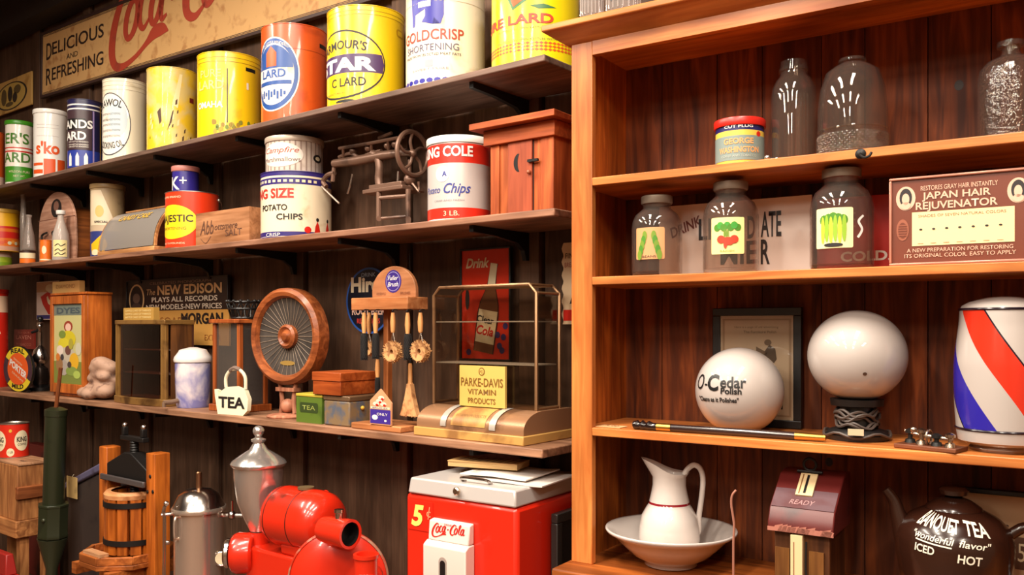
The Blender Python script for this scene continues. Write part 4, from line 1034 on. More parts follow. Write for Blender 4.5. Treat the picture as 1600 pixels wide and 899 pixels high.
# kettle-shaped sign
a = At('kettle_sign', 'white kettle-shaped cut-out sign lettered TEA', 'sign', L, 335, .012, ZL, turn=.12)
w_ = a.x(384)*.92; hh = a.z(606, 360)
ob = [(.10, 0), (.85, 0), (.97, .18), (1.0, .6), (.90, .92), (.62, 1.04), (.36, 1.0), (.20, .84), (.13, .62), (.10, .86), (.0, .9), (.02, .62), (.06, .3)]
mb = MB(); mb.prism([(x*w_, z*hh) for x, z in ob], 0, .02, paint((232, 226, 196), .4)); mb.text('TEA', flat(), DARKINK, w_*.52, hh*.26, hh*.38, w_*.78, bold=.03); mb.build('sign_board', a.o, bevel=.003)
mb = MB(); mb.tube(smooth_path([(w_*.30, .01, hh*.98), (w_*.30, .01, hh*1.35), (w_*.45, .01, hh*1.62), (w_*.68, .01, hh*1.65), (w_*.86, .01, hh*1.4), (w_*.88, .01, hh*.95)]), .0075, paint((226, 218, 190), .4)); 
mb.build('handle', a.o)
mb = MB(); mb.tube(smooth_path([(w_*.42, .01, hh*1.60), (w_*.55, .01, hh*1.70), (w_*.72, .01, hh*1.64)]), .0095, paint((120, 100, 90), .5)); mb.build('grip', a.o)
mb = MB(); mb.box(w_*.3, w_*.7, .0205, .032, 0, .01, BLACK); mb.build('foot', a.o)
# round wooden loudspeaker on a stand
a = At('round_loudspeaker', 'round wooden-rimmed loudspeaker with a dark cone on a turned stand', 'loudspeaker', L, 450, .12, ZL, turn=.10)
WR = wood((186, 104, 56), (122, 60, 28), 'x', .4, coat=.2)
zc = a.z(526); rr = abs(a.z(449)-zc)-.004
mb = MB(); mm = Matrix.Translation((0, 0, zc)) @ Matrix.Rotation(R(90), 4, 'X')
mb.lathe([(rr*.80, .010), (rr*.84, .028), (rr*.92, .034), (rr, .022), (rr*1.01, 0), (rr, -.035), (rr*.84, -.035), (rr*.80, .010)], WR, 64, M=mm); mb.build('rim', a.o)
mb = MB(); mb.lathe([(rr*.82, .008), (rr*.5, -.004), (rr*.2, -.012), (0, -.012)], paint((66, 58, 52), .6, 0, .5, (46, 40, 36)), 64, M=mm)
for i in range(36):
    t = 2*pi*i/36; mb.tube([tuple(mm @ Vector((rr*.22*cos(t), rr*.22*sin(t), -.0095))), tuple(mm @ Vector((rr*.80*cos(t), rr*.80*sin(t), .009)))], .0009, paint((150, 130, 110), .5), 4)
mb.patch(ell(0, zc-rr*.55, rr*.22, rr*.05, 20), flat(y=.001), paint((150, 120, 60), .4), .004)
mb.build('cone', a.o)
mb = MB(); mb.lathe([(rr*.24, -.012), (rr*.25, .010), (rr*.20, .018), (rr*.15, .008), (rr*.12, .010), (rr*.08, .024), (0, .03)], WR, 32, M=mm); mb.build('boss', a.o)
PK = wood((206, 142, 112), (160, 98, 74), 'z', .45)
zb = zc-rr
mb = MB(); mb.lathe([(0, 0), (.085, 0), (.088, .006), (.08, .012), (.05, .016), (0, .017)], PK, 36); mb.build('base', a.o)
mb = MB()
for s in (-1, 1): mb.tube(smooth_path([(s*.040, 0, .0165), (s*.034, 0, zb*.5), (s*.046, 0, zb+.006)]), .010, PK)
mb.box(-.055, .055, -.018, .018, zb*.80, zb*.80+.016, PK); mb.build('stand', a.o)
mb = MB(); mb.ball((0, 0, .047), .030, PK); mb.build('ball', a.o)
# green tin, grey tin with a wooden box on it
gt_ = H(619, L.Y(L.u(530, .03), .03))-ZL-.001
a = At('square_tin', 'small green square tin beside the round loudspeaker stand', 'tin', L, 463, .03, ZL)
w_ = a.x(503); hh = gt_; gm = paint((86, 110, 38), .4, 0, .5, (56, 76, 28))
mb = MB(); mb.box(0, w_, 0, .085, 0, hh-.012, gm); mb.patch(rrect(w_*.15, hh*.35, w_*.85, hh*.7, .008), flat(), paint((50, 66, 30), .4)); mb.text('TEA', flat(), paint((150, 160, 80), .4), w_*.5, hh*.45, hh*.15, w_*.5); mb.build('tin_body', a.o, bevel=.004)
mb = MB(); mb.box(-.002, w_+.002, -.002, .087, hh-.0118, hh, paint((190, 170, 60), .4)); mb.build('lid', a.o, bevel=.003)
a = At('square_tin', 'mottled blue-grey tin box carrying the orange wooden box', 'tin', L, 506, .03, ZL)
w_ = a.x(546); hh = a.z(619, 530); D = .15; gm = paint((86, 92, 104), .45, 0, 1.0, (126, 104, 76), 0, 26)
mb = MB(); mb.box(0, w_, 0, D, 0, hh-.02, gm); mb.build('tin_body', a.o, bevel=.005)
mb = MB(); mb.box(-.002, w_+.002, -.002, D+.002, hh-.0198, hh, paint((110, 84, 60), .4, .3, .5)); mb.build('lid', a.o, bevel=.004)
mb = MB(); mb.ball((w_+.006, D*.4, hh*.6), .008, GOLD, seg=12); mb.build('knob', a.o)
a = At('wooden_box', 'flat orange-brown wooden box on top of the blue-grey tin', 'box', L, 487, .018, ZL+hh+.001)
w_ = a.x(532); h2 = a.z(582, 510); OB = wood((196, 98, 44), (146, 62, 24), 'x', .4)
mb = MB(); mb.box(.003, w_-.003, .003, .185, 0, h2*.60, OB); mb.build('box_body', a.o, bevel=.002)
mb = MB(); mb.box(0, w_, 0, .188, h2*.605, h2, OB); mb.build('lid', a.o, bevel=.003)
# round blue sign on the wall
a = At('round_sign', 'round dark sign with a blue rim and white lettering on the wall behind the brushes', 'sign', L, 576, .325, 0)
zc = a.z(470); rz_ = abs(a.z(418)-zc); rx = abs(a.x(541))
mb = MB(); mb.prism(ell(0, zc, rx, rz_, 48), 0, .012, paint((44, 88, 170), .35)); f = flat()
mb.patch(ell(0, zc, rx*.93, rz_*.94, 48), f, paint((22, 24, 40), .35))
mb.text('Hires', f, paint((236, 222, 190), .4), -rx*.02, zc+rz_*.28, rz_*.42, rx*1.5, bold=.04); mb.text('DRINK', f, paint((150, 170, 190), .4), 0, zc+rz_*.72, rz_*.12, rx*.6)
mb.text('ROOT BEER', f, paint((230, 190, 170), .4), 0, zc-rz_*.42, rz_*.22, rx*1.45, bold=.03); mb.text('REAL JUICES', f, paint((206, 60, 50), .4), 0, zc-rz_*.68, rz_*.14, rx*1.0, bold=.02); mb.text('Since 1876', f, paint((120, 130, 150), .4), 0, zc-rz_*.1, rz_*.10, rx*.7)
mb.build('sign_board', a.o)

# brush stand with the hanging brushes
a = At('brush_stand', 'wooden brush rack with an arched blue-badged headboard', 'rack', L, 606, .10, ZL)
BW = wood((206, 138, 88), (164, 96, 54), 'x', .45); BWz = wood((196, 120, 66), (146, 80, 40), 'z', .45)
mb = MB(); mb.box(a.x(575), a.x(652), -.085, .085, 0, .022, BW); mb.build('base', a.o, bevel=.004)
zbar0, zbar1 = a.z(485), a.z(466)
mb = MB(); mb.box(-.012, .012, -.012, .012, .0222, zbar0, BWz); mb.build('post', a.o, bevel=.002)
x0, x1 = a.x(572), a.x(660)
mb = MB(); mb.box(x0, x1, -.075, .03, zbar0, zbar1, BW); mb.build('crossbar', a.o, bevel=.003)
cx = a.x(617); ax0, ax1 = a.x(584), a.x(652); hz = a.z(417)-zbar1
mb = MB(); mb.prism([(ax0, zbar1+.0005), (ax1, zbar1+.0005)]+[(cx+(ax1-ax0)/2*cos(t), zbar1+hz*.2+hz*.8*sin(t)) for t in [pi*i/22 for i in range(23)]], -.008, .008, wood((196, 134, 92), (166, 104, 64), 'x', .5))
f = flat(y=-.008); br = hz*.36
mb.patch(ell(cx, zbar1+hz*.52, br, br, 30), f, paint((56, 40, 120), .35)); mb.patch(ell(cx, zbar1+hz*.52, br*.86, br*.86, 30), f, paint((150, 140, 190), .4), .0012); mb.patch(ell(cx, zbar1+hz*.52, br*.8, br*.8, 30), f, paint((56, 40, 120), .35), .0016)
mb.text('Fuller', f, WHITE, cx, zbar1+hz*.56, hz*.14, br*1.3, shear=.3, e=.002); mb.text('Brush', f, WHITE, cx, zbar1+hz*.36, hz*.14, br*1.3, shear=.3, e=.002); mb.text('HOUSEHOLD', f, paint((110, 60, 40), .5), cx-br*1.5, zbar1+hz*.1, hz*.08, br*1.2); mb.text('BRUSHES', f, paint((110, 60, 40), .5), cx+br*1.5, zbar1+hz*.1, hz*.08, br*1.2)
mb.build('headboard', a.o, bevel=.002)
HW = wood((222, 164, 106), (186, 120, 66), 'z', .4)
BRIST = paint((200, 150, 96), .8, 0, .8, (140, 92, 52), 0, 60); BBR = paint((28, 24, 24), .8)
def hook(p, o, s=1):
    mb = MB(); mb.tube(smooth_path([(p[0], p[1]+s*.022, p[2]+.012), (p[0], p[1]+.004, p[2]+.013), (p[0], p[1]-.004, p[2]+.006), (p[0], p[1]+.002, p[2]), (p[0], p[1]+.006, p[2]+.003)]), .002, IRON, 6); mb.build('hook', o)
def round_brush(px, dv, py0, py1, pyc, rpx, label, grp='round bottle brushes on the rack'):
    q = a.L(px, py0, dv); s = q[2]-a.z(py1, px, dv)
    loc = a.o.matrix_world
    r = thing('hanging_brush', label, 'brush', L.p(a.u0+q[0], a.v0+dv)+(ZL+q[2],), L.rz, grp)
    mb = MB(); mb.tube([(0, 0, -.004, .006), (0, 0, -.02, .0085), (0, 0, -s*.5, .010), (0, 0, -s*.9, .0085), (0, 0, -s, .006)], .009, HW, 10); mb.build('handle', r)
    zc = a.z(pyc, px, dv)-q[2]; rad = rpx*(a.Y0)/F
    mb = MB()
    for sg in (-1, 1): mb.tube([(0, 0, -s+.004), (sg*rad*.35, 0, zc+rad*.55)], .0022, CHROME, 6)
    mb.ring((0, 0, zc), rad*.42, .004, IRON); mb.build('wire', r)
    mb = MB(); N = 46
    prof = []
    for i in range(150):
        t = 2*pi*i/150+random.uniform(-.02, .02); rr_ = rad*random.uniform(.90, 1.03); y = random.uniform(-.016, .016)
        mb.tube([(rad*.22*cos(t), 0, zc+rad*.22*sin(t)), (rr_*cos(t), y, zc+rr_*sin(t))], .0013, BRIST, 4)
    mb.lathe([(rad*.2, -.008), (rad*.85, -.013), (rad*.85, .013), (rad*.2, .008), (rad*.2, -.008)], BRIST, 30, M=Matrix.Translation((0, 0, zc)) @ Matrix.Rotation(R(90), 4, 'X'))
    mb.build('bristle_head', r); hook((0, 0, -.006), r, -1 if dv > 0 else 1)
def long_brush(px, dv, py0, py1, pyb, label, rad=.014, m=BBR, grp='dark brushes on the rack'):
    q = a.L(px, py0, dv); s = q[2]-a.z(py1, px, dv); zb = a.z(pyb, px, dv)-q[2]
    r = thing('hanging_brush', label, 'brush', L.p(a.u0+q[0], a.v0+dv)+(ZL+q[2],), L.rz, grp)
    mb = MB(); mb.tube([(0, 0, -.004, .006), (0, 0, -.02, .0085), (0, 0, -s*.6, .010), (0, 0, -s, .007)], .009, HW, 10); mb.build('handle', r)
    mb = MB(); n = 26
    for i in range(n):
        z = -s+.002+(zb+s)*i/(n-1); k = rad*(.75+.25*sin(pi*min(1, i/8+.1)/2))
        for j in range(12): t = 2*pi*j/12+i*.4; mb.tube([(0, 0, z), (k*cos(t), k*sin(t), z-.004)], .0014, m, 4)
    mb.lathe([(0, -s), (rad*.8, -s-.004), (rad*.88, (zb-s)/2), (rad*.8, zb+.004), (0, zb)], m, 16); mb.build('bristle_head', r); hook((0, 0, -.006), r)
fr_dv = -.098
round_brush(614, fr_dv, 487, 520, 550, 17, 'round bristle brush at the middle of the rack, just right of the post')
round_brush(657, fr_dv, 487, 520, 549, 17, 'round bristle brush at the right end of the rack')
round_brush(577, .054, 487, 522, 545, 13, 'round bristle brush at the far left end of the rack, partly hidden')
long_brush(637, fr_dv, 487, 522, 562, 'black-bristled brush hanging between the two front round brushes')
long_brush(587, fr_dv, 487, 521, 560, 'black-bristled brush hanging left of the rack post')
long_brush(569, -.098, 487, 521, 562, 'black-bristled brush at the outer left corner of the rack')
# little broom hanging low
q = a.L(641, 568, -.02)
r = thing('whisk_broom', 'small straw broom hanging low behind the display case corner', 'broom', L.p(a.u0+q[0], a.v0-.02)+(ZL+q[2],), L.rz)
s = q[2]-a.z(600, 641, -.02); zb = a.z(652, 641, -.02)-q[2]
mb = MB(); mb.tube([(0, 0, 0, .006), (0, 0, -.01, .008), (0, 0, -s, .009)], .008, HW, 10); mb.build('handle', r)
STR = paint((214, 158, 104), .8, 0, .6, (170, 112, 66), 0, 40)
mb = MB(); wb = .044
for i in range(60):
    t = random.uniform(-1, 1); y = random.uniform(-.012, .012); mb.tube(smooth_path([(t*.008, y*.4, -s+.004), (t*.016, y*.7, -s+(zb+s)*.35), (t*wb, y, zb+random.uniform(0, .006))], 3), .0018, STR, 4)
mb.prism([(-.009, -s), (.009, -s), (.018, -s+(zb+s)*.35), (wb*.95, zb+.004), (-wb*.95, zb+.004), (-.018, -s+(zb+s)*.35)], -.010, .010, STR); mb.build('straw', r)
mb = MB(); mb.tube([(0, 0, -.004), (0, .0, .012), (0, .01, .03)], .0018, IRON, 6); mb.tube([(0, .01, .03), (-.05, .06, .18), (-.075, .07, .42)], .0012, IRON, 5); mb.build('hanging_wire', r)
q = a.L(587, 564, -.02)
long_brush(590, -.015, 560, 590, 618, 'thin brush hanging low behind the tagged post', .010)
# printed tag leaning on the base
a3 = At('printed_tag', 'pointed blue and cream printed tag leaning on the brush rack base', 'tag', L, 578, .012, ZL+.0235)
w_ = a3.x(611); hh = a3.z(608, 594)
mb = MB(); mb.prism([(0, 0), (w_, 0), (w_*1.02, hh*.62), (w_*.5, hh), (0, hh*.66)], 0, .006, paint((206, 150, 110), .5)); f = flat()
mb.patch([(w_*.02, hh*.03), (w_*.98, hh*.03), (w_*.98, hh*.42), (w_*.02, hh*.42)], f, paint((62, 44, 140), .35)); mb.patch(ell(w_*.25, hh*.2, w_*.14, hh*.07, 16), f, WHITE, .0014); mb.patch(ell(w_*.75, hh*.12, w_*.06, hh*.03, 12), f, WHITE, .0014)
for cx, cz in ((.45, .66), (.65, .58), (.3, .58), (.55, .75)): mb.patch(ell(w_*cx, hh*cz, w_*.15, hh*.06, 12), f, paint((236, 210, 190), .5), .0012); mb.patch(ell(w_*(cx+.05), hh*(cz-.03), w_*.07, hh*.03, 10), f, RED, .0016)
mb.patch(rect(w_*.05, hh*.44, w_*.95, hh*.5), f, CREAM, .0014); mb.text('BRUSHES', f, paint((62, 44, 140), .4), w_*.5, hh*.455, hh*.035, w_*.7, e=.002); mb.text('ONLY', f, WHITE, w_*.6, hh*.26, hh*.07, w_*.5, e=.0018)
mb.build('tag_card', a3.o)

# counter display case: glass tower on a roll-front chest
a = At('counter_showcase', 'counter display case with glass shelves above a strapped curved-front chest', 'display case', L, 650, .02, ZL)
BRS = paint((150, 112, 78), .35, .55, .4, (100, 72, 50)); CH = paint((166, 122, 88), .35, .35, .4, (120, 84, 58)); YB = paint((196, 152, 84), .45, 0, .5, (150, 106, 60))
w_ = a.x(817); D = .275; dv = .10
zt_ = a.z(636, 750, dv)
mb = MB(); mb.box(-.006, w_+.006, -.006, D+.004, 0, .03, YB); mb.build('base', a.o, bevel=.003)
ch = [(.004, .0305), (.004, .045)]+[(.004+.10*(1-cos(t)), .045+(zt_-.045)*sin(t)) for t in [pi/2*i/10 for i in range(1, 11)]]+[(D, zt_), (D, .0305)]
mb = MB(); mb.prism(ch, 0, w_, CH, axis='x'); 
def xf(x, y, e):
    t = y; return (x, .004+.10*(1-cos(t))-e*cos(t), .045+(zt_-.045)*sin(t)+e*sin(t))
xf.dx = None; xf.dy = .08
mb.patch(rect(w_*.34, 0, w_*.66, 1.5), xf, YB, .0012); mb.text('VITAMIN PRODUCTS', xf, paint((120, 80, 40), .5), w_*.5, .55, .16, w_*.28)
mb.build('chest', a.o)
for k in (.24, .70):
    mb = MB(); xf.dy = .08; mb.patch(rect(w_*k, -.1, w_*k+w_*.055, 1.5), xf, paint((206, 196, 184), .3, .4), .003); mb.patch(rect(w_*k, 1.5, w_*k+w_*.055, 1.62), xf, paint((206, 196, 184), .3, .4), .003); mb.build('strap', a.o)
# tower
tx0, tx1 = a.x(678, dv), a.x(838, dv); ty0 = dv; ty1 = L.v(873, L.u(838, .12))-a.v0
ty1 = max(min(ty1, D), dv+.13)
tz = a.z(447, 760, dv); ch_ = .028
bm_ = .006
pts = [(tx0, zt_+.0005), (tx0, tz-ch_), (tx0+ch_, tz), (tx1-ch_, tz), (tx1, tz-ch_), (tx1, zt_+.0005)]
for y in (ty0, ty1):
    mb = MB(); mb.tube([(p[0], y, p[1]) for p in pts], bm_, BRS, 6); mb.build('frame', a.o)
for p in pts: mb = MB(); q = p[1]+(.006 if p in (pts[0], pts[5]) else 0); mb.tube([(p[0], ty0+.007, q), (p[0], ty1-.007, q)], .005, BRS, 6); mb.build('cross_rail', a.o)
mb = MB(); mb.add([(pts[2][0], ty0, tz), (pts[3][0], ty0, tz), (pts[3][0], ty1, tz), (pts[2][0], ty1, tz)], [(0, 1, 2, 3)], glass((190, 180, 170), 0, .12)); mb.build('top_glass', a.o)
mb = MB(); mb.prism(pts, ty0+.001, ty0+.003, PANE); mb.build('front_glass', a.o)
mb = MB(); mb.box(tx1-.002, tx1, ty0+.008, ty1-.008, zt_+.012, tz-ch_-.008, PANE); mb.box(tx1-.008, tx1-.003, ty0+.01, ty1-.01, tz-ch_-.085, tz-ch_-.012, wood((120, 80, 48), (80, 50, 28), 'y', .5)); mb.build('side_glass', a.o)
for py in (502, 568):
    z = a.z(py, 760, dv); mb = MB(); mb.box(tx0+.007, tx1-.009, ty0+.004, ty1-.004, z-.004, z, glass((205, 215, 215), 0, .45)); mb.build('glass_shelf', a.o)
def d(mb, w_, h):
    f = flat(); I = paint((120, 84, 30), .5)
    mb.text('PARKE-DAVIS', f, I, w_/2, h*.50, h*.20, w_*.92, bold=.01); mb.text('VITAMIN', f, I, w_/2, h*.30, h*.13, w_*.62, bold=.01); mb.text('PRODUCTS', f, I, w_/2, h*.08, h*.13, w_*.6, bold=.01)
    mb.patch(ell(w_/2, h*.86, h*.10, h*.10, 18), f, I); mb.patch(ell(w_/2, h*.86, h*.075, h*.075, 18), f, paint((214, 176, 92), .5), .0014); mb.text('PD', f, I, w_/2, h*.82, h*.07, e=.002)
a4 = At('advertising_card', 'yellow card with brown lettering standing in front of the glass display tower', 'card', L, 718, .02+dv-.024, ZL+zt_+.003)
w2 = a4.x(789); h2 = a4.z(572, 750)
mb = MB(); mb.box(0, w2, 0, .010, 0, h2, paint((214, 176, 92), .5)); d(mb, w2, h2); mb.build('card_body', a4.o, bevel=.001)
# red bottle sign on the wall
def d(mb, xf, w_, h):
    GB = paint((110, 66, 36), .35); 
    mb.text('Drink', xf, CREAM, w_*.34, h*.84, h*.085, w_*.5, shear=.3, bold=.03)
    bt = [(-.15, 0), (.15, 0), (.16, .32), (.14, .42), (.07, .55), (.05, .72), (.06, .76), (-.06, .76), (-.05, .72), (-.07, .55), (-.14, .42), (-.16, .32)]
    def T(p, k=1): 
        x, y = p[0]*h*.72*k, p[1]*h*1.08; an = -.16
        return (w_*.46+x*cos(an)-y*sin(an), h*.06+x*sin(an)+y*cos(an))
    mb.patch([T(p, 1.12) for p in bt], xf, paint((60, 20, 14), .4), .001)
    for i in range(0, 5): mb.patch([T(p) for p in (bt[i], bt[i+1], bt[10-i], bt[11-i])], xf, GB, .0014)
    mb.patch([T((-.155, .08)), T((.155, .08)), T((.155, .36)), T((-.155, .36))], xf, CREAM, .002)
    mb.patch([T((-.06, .56)), T((.06, .56)), T((.055, .76)), T((-.055, .76))], xf, CREAM, .002)
    mb.text('Clear', xf, DARKINK, w_*.50, h*.33, h*.06, w_*.36, bold=.03, e=.0024, rot=-.16); mb.text('Cola', xf, RED, w_*.49, h*.22, h*.08, w_*.36, bold=.03, e=.0024, rot=-.16, shear=.2)
    for cx, cz in ((.8, .12), (.88, .2), (.76, .22), (.85, .08), (.15, .06), (.92, .3)): mb.patch(ell(w_*cx, h*cz, h*.03, h*.03, 14), xf, paint((60, 50, 110), .4), .0012)
    mb.patch(ell(w_*.12, h*.55, h*.025, h*.10, 14), xf, DARKINK, .0012)
plate('bottle_sign', 'tall red sign picturing a tilted bottle on the wall behind the display case', 'sign', L, 722, 796, 393, 560, .325, paint((206, 52, 28), .3, coat=.2), .010, BLACK, .008, deco=d)
# narrow scalloped sign by the cabinet
a = At('scalloped_sign', 'narrow cream sign with a wavy edge on the wall just left of the cabinet', 'sign', L, 879, .325, 0)
z0, z1 = a.z(507), a.z(380); w_ = a.x(925); n = 30
q = [(.004*sin(i*1.3)+.0, z0+(z1-z0)*i/n) for i in range(n+1)]+[(w_+.004*sin(i*1.3), z1-(z1-z0)*i/n) for i in range(n+1)]
mb = MB(); mb.prism(q, 0, .008, paint((214, 186, 150), .5, 0, .3)); f = flat()
mb.text('FINE', f, DARKINK, .035, z1-.055, .018, .045); mb.text('BREAD', f, paint((150, 60, 40), .5), .035, z1-.085, .016, .05); mb.patch(rect(.004, z0+.012, w_-.004, z0+.05), f, RED); mb.patch([(.03, z0+.07), (.07, z0+.075), (.06, z0+.15), (.045, z0+.11)], f, DARKINK)
mb.build('sign_board', a.o)

# ================================================================== things standing on the floor below the shelves
CRW = wood((206, 140, 84), (140, 84, 46), 'z', .55); CRX = wood((206, 140, 84), (140, 84, 46), 'x', .55); CRY = wood((180, 104, 56), (116, 60, 30), 'y', .55)
FV = -.16
# tapered wooden crate on legs, at the very left
a = At('wooden_crate', 'tapered pale wooden crate on legs at the far left carrying the red coffee tin', 'crate', L, 27, FV, 0)
zt_, zm1, zb = a.z(730, 27), a.z(818, 36), a.z(846, 40)
x1 = 0; D = L.v(78, a.u0)-FV
D = max(.2, min(D, .42)); W_ = .50
mb = MB(); mb.box(-W_, 0, 0, D, zm1, zt_, CRW, tx=.93, ty=.93); mb.build('crate_body', a.o, bevel=.004)
mb = MB(); mb.box(-W_-.012, .012, -.012, D+.012, zb, zm1, CRX); mb.build('lower_band', a.o, bevel=.004)
mb = MB(); mb.box(-W_+.012, -.010, .008, D-.010, zt_+.0003, zt_+.014, wood((222, 172, 132), (176, 124, 90), 'x', .55)); mb.text('MARK', flat_top(zt_+.014), DARKINK, -.09, .05, .03, .07); mb.build('top_board', a.o, bevel=.003)
zc = (zt_+zm1)/2
mb = MB(); mb.box(-.018, .012, -.004, D+.004, zc-.03, zc+.035, CRY); mb.build('side_batten', a.o, bevel=.003)
for x0 in (-W_+.02, -.06):
    for y0 in (.02, D-.06): mb = MB(); mb.box(x0, x0+.045, y0, y0+.045, 0, zb-.0005, CRW); mb.build('leg', a.o)
crate_top = zt_+.0145
def d(mb, r, h):
    for k, sc in ((-1.0, 1), (.55, 1)):
        x = cyl(r, k); mb.patch(ell(0, h*.5, r*.5, h*.30), x, CREAM); mb.text('KING', x, DARKINK, 0, h*.47, h*.14, r*.7, bold=.03); mb.text('COFFEE', x, DARKINK, 0, h*.36, h*.06, r*.6)
    x = cyl(r, -.2); mb.patch(ell(0, h*.17, r*.25, h*.12), x, CREAM); mb.text('1 LB', x, DARKINK, 0, h*.15, h*.06, r*.3); mb.patch(ell(0, h*.8, r*.1, h*.05), x, GOLD)
can('coffee_tin', 'red coffee tin with cream ovals standing on the wooden crate', L, -4, 46, 663, crate_top, FV+.03, paint((206, 44, 26), .3, coat=.3), None, lip=TINM, deco=d)
# dull red box behind the crate, against the wall
a = At('wooden_box', 'dull dark red wooden box behind the crate and the green cylinder', 'box', L, 40, .26, 0)
mb = MB(); zz = a.z(695, 55); mb.box(0, a.x(76), 0, .07, 0, zz, paint((110, 30, 24), .5, 0, .5)); mb.build('box_body', a.o, bevel=.004)
# red can on the floor by the crate
a = At('fuel_can', 'low dark red metal can on the floor under the crate', 'can', L, 0, FV-.115, 0)
mb = MB(); zz = a.z(872, 10); mb.box(-.2, a.x(7), 0, .08, 0, zz*.72, paint((170, 30, 24), .4)); mb.build('can_body', a.o, bevel=.012)
mb = MB(); mb.box(-.19, a.x(5), .01, .07, zz*.72+.0005, zz, paint((150, 30, 24), .45), tx=.8, ty=.6); mb.build('lid', a.o, bevel=.006)
# green upright cylinder pump
a = At('hand_pump', 'tall dark green cylinder pump with a wooden handle, standing before the shelves', 'pump', L, 80, -.14, 0)
GRN = paint((40, 44, 27), .35, .2, .3, (28, 30, 20)); GR2 = paint((54, 56, 38), .35, .3)
zt_, zc, zb = a.z(640, 90), a.z(786, 80), a.z(838, 78)
k = lambda px: a.L(px, 600)[0]
r1 = 15.5*a.Y0/F; r2 = 22*a.Y0/F
def up(z): return (zt_-z)*0
cx1 = a.x(88); cx2 = a.x(78)
TIL = Matrix.Translation((cx2, 0, 0)) @ Matrix.Rotation(atan2(cx1-cx2, zt_-zb)*.55, 4, 'Y')
mb = MB(); mb.lathe([(0, zc), (r1, zc), (r1*1.0, zt_-.03), (r1*1.05, zt_-.03), (r1*1.05, zt_), (r1*.5, zt_+.012), (0, zt_+.012)], GRN, 30, M=TIL); mb.build('barrel', a.o)
mb = MB(); mb.lathe([(0, zb), (r2, zb), (r2*1.04, zb+.012), (r2, zb+.02), (r2, zc-.012), (r2*1.03, zc-.01), (r2*1.03, zc+.002), (0, zc+.003)], GRN, 8, M=TIL); mb.build('housing', a.o, bevel=.003)
mb = MB(); mb.lathe([(0, 0), (r2*.9, 0), (r2*.9, .03), (.03, .05), (.028, zb-.16), (r2*1.0, zb-.004), (0, zb-.002)], GR2, 24, M=TIL); mb.ball(tuple(TIL @ Vector((r2*.4, -r2*.8, zb+.10))), .012, GR2, seg=10); mb.build('lower_pipe', a.o)
mb = MB(); p0 = TIL @ Vector((0, 0, zt_+.012)); p1 = Vector(a.L(95, 575)); mb.tube([tuple(p0), tuple(p0+(p1-p0)*.3), tuple(p1)], .010, wood((150, 84, 46), (96, 50, 26), 'z', .45)); mb.build('handle', a.o)
# dark leather trunk standing on end
a = At('upright_trunk', 'dark upright leather trunk with a worn blue-grey top edge', 'trunk', L, 106, -.02, 0)
w_ = a.x(160); z0, z1 = a.z(762, 108), a.z(732, 160)
TL = paint((52, 42, 38), .55, 0, .4, (38, 30, 30)); 
mb = MB(); mb.add([(0, 0, 0), (w_, 0, 0), (w_, .24, 0), (0, .24, 0), (-.01, 0, z0-.015), (w_, 0, z1-.015), (w_, .24, z1-.015), (-.01, .24, z0-.015)], [(3, 2, 1, 0), (4, 5, 6, 7), (0, 1, 5, 4), (1, 2, 6, 5), (2, 3, 7, 6), (3, 0, 4, 7)], TL); mb.build('trunk_body', a.o, bevel=.012)
TB = paint((84, 80, 106), .5, 0, .5, (60, 54, 70))
mb = MB(); mb.add([(-.015, -.012, z0-.0145), (w_, -.012, z1-.0145), (w_, .245, z1-.0145), (-.015, .245, z0-.0145), (-.015, -.012, z0+.025), (w_, -.012, z1+.03), (w_, .245, z1+.03), (-.015, .245, z0+.025)], [(3, 2, 1, 0), (4, 5, 6, 7), (0, 1, 5, 4), (1, 2, 6, 5), (2, 3, 7, 6), (3, 0, 4, 7)], TB); mb.build('top_edge', a.o, bevel=.010)
a5 = At('price_tag', 'yellowed paper tag hanging on the front of the dark trunk', 'tag', L, 104, -.036, 0)
zz = a5.z(778, 110); z2 = a5.z(745, 110); a5.o.location.z = zz
mb = MB(); mb.box(0, a5.x(120), 0, .003, 0, z2-zz, paint((206, 172, 110), .6, 0, .6)); mb.build('tag_card', a5.o)
mb = MB(); mb.tube([(a5.x(112), .003, z2-zz), (a5.x(112), .012, z2-zz+.012)], .0015, paint((200, 180, 150), .6), 5); mb.build('string', a5.o)
# old dark stick leaning behind, next to the pump
# ---- fruit press
a = At('fruit_press', 'orange wooden fruit press with a slatted basket and black iron screw', 'press', L, 172, -.10, 0)
PW = wood((208, 112, 38), (158, 78, 24), 'z', .42, coat=.15); PWX = wood((196, 112, 52), (140, 72, 30), 'x', .45)
xr = a.x(247); zl_, zr_ = a.z(697, 172), a.z(708, 247); xm = a.x(210)
for x0, zz in ((0, zl_), (xr, zr_)):
    mb = MB(); mb.box(x0-.036, x0+.036, -.036, .036, 0, zz, PW)
    if x0:
        for dz, dx in ((.10, .0), (.17, -.022), (.165, .022)): mb.lathe([(0, 0), (.009, 0), (.008, .004), (0, .005)], IRON, 12, M=Matrix.Translation((x0+dx, -.036, zz-dz)) @ Matrix.Rotation(R(90), 4, 'X'))
    mb.build('post', a.o, bevel=.006)
zc0, zc1 = a.z(752, 210), a.z(722, 210)
mb = MB(); mb.prism([(.037, zc0), (xr-.037, zc0), (xr-.037, zc0+.07), (xm+.03, zc1+.045), (xm-.03, zc1+.045), (.037, zc0+.07)], -.035, .035, IRON)
mb.box(.02, xr-.02, -.060, -.0455, zc0-.005, zc0+.022, paint((90, 84, 84), .4, .5)); mb.build('yoke', a.o, bevel=.004)
zs = a.z(690, 212); zbk = a.z(764, 210)
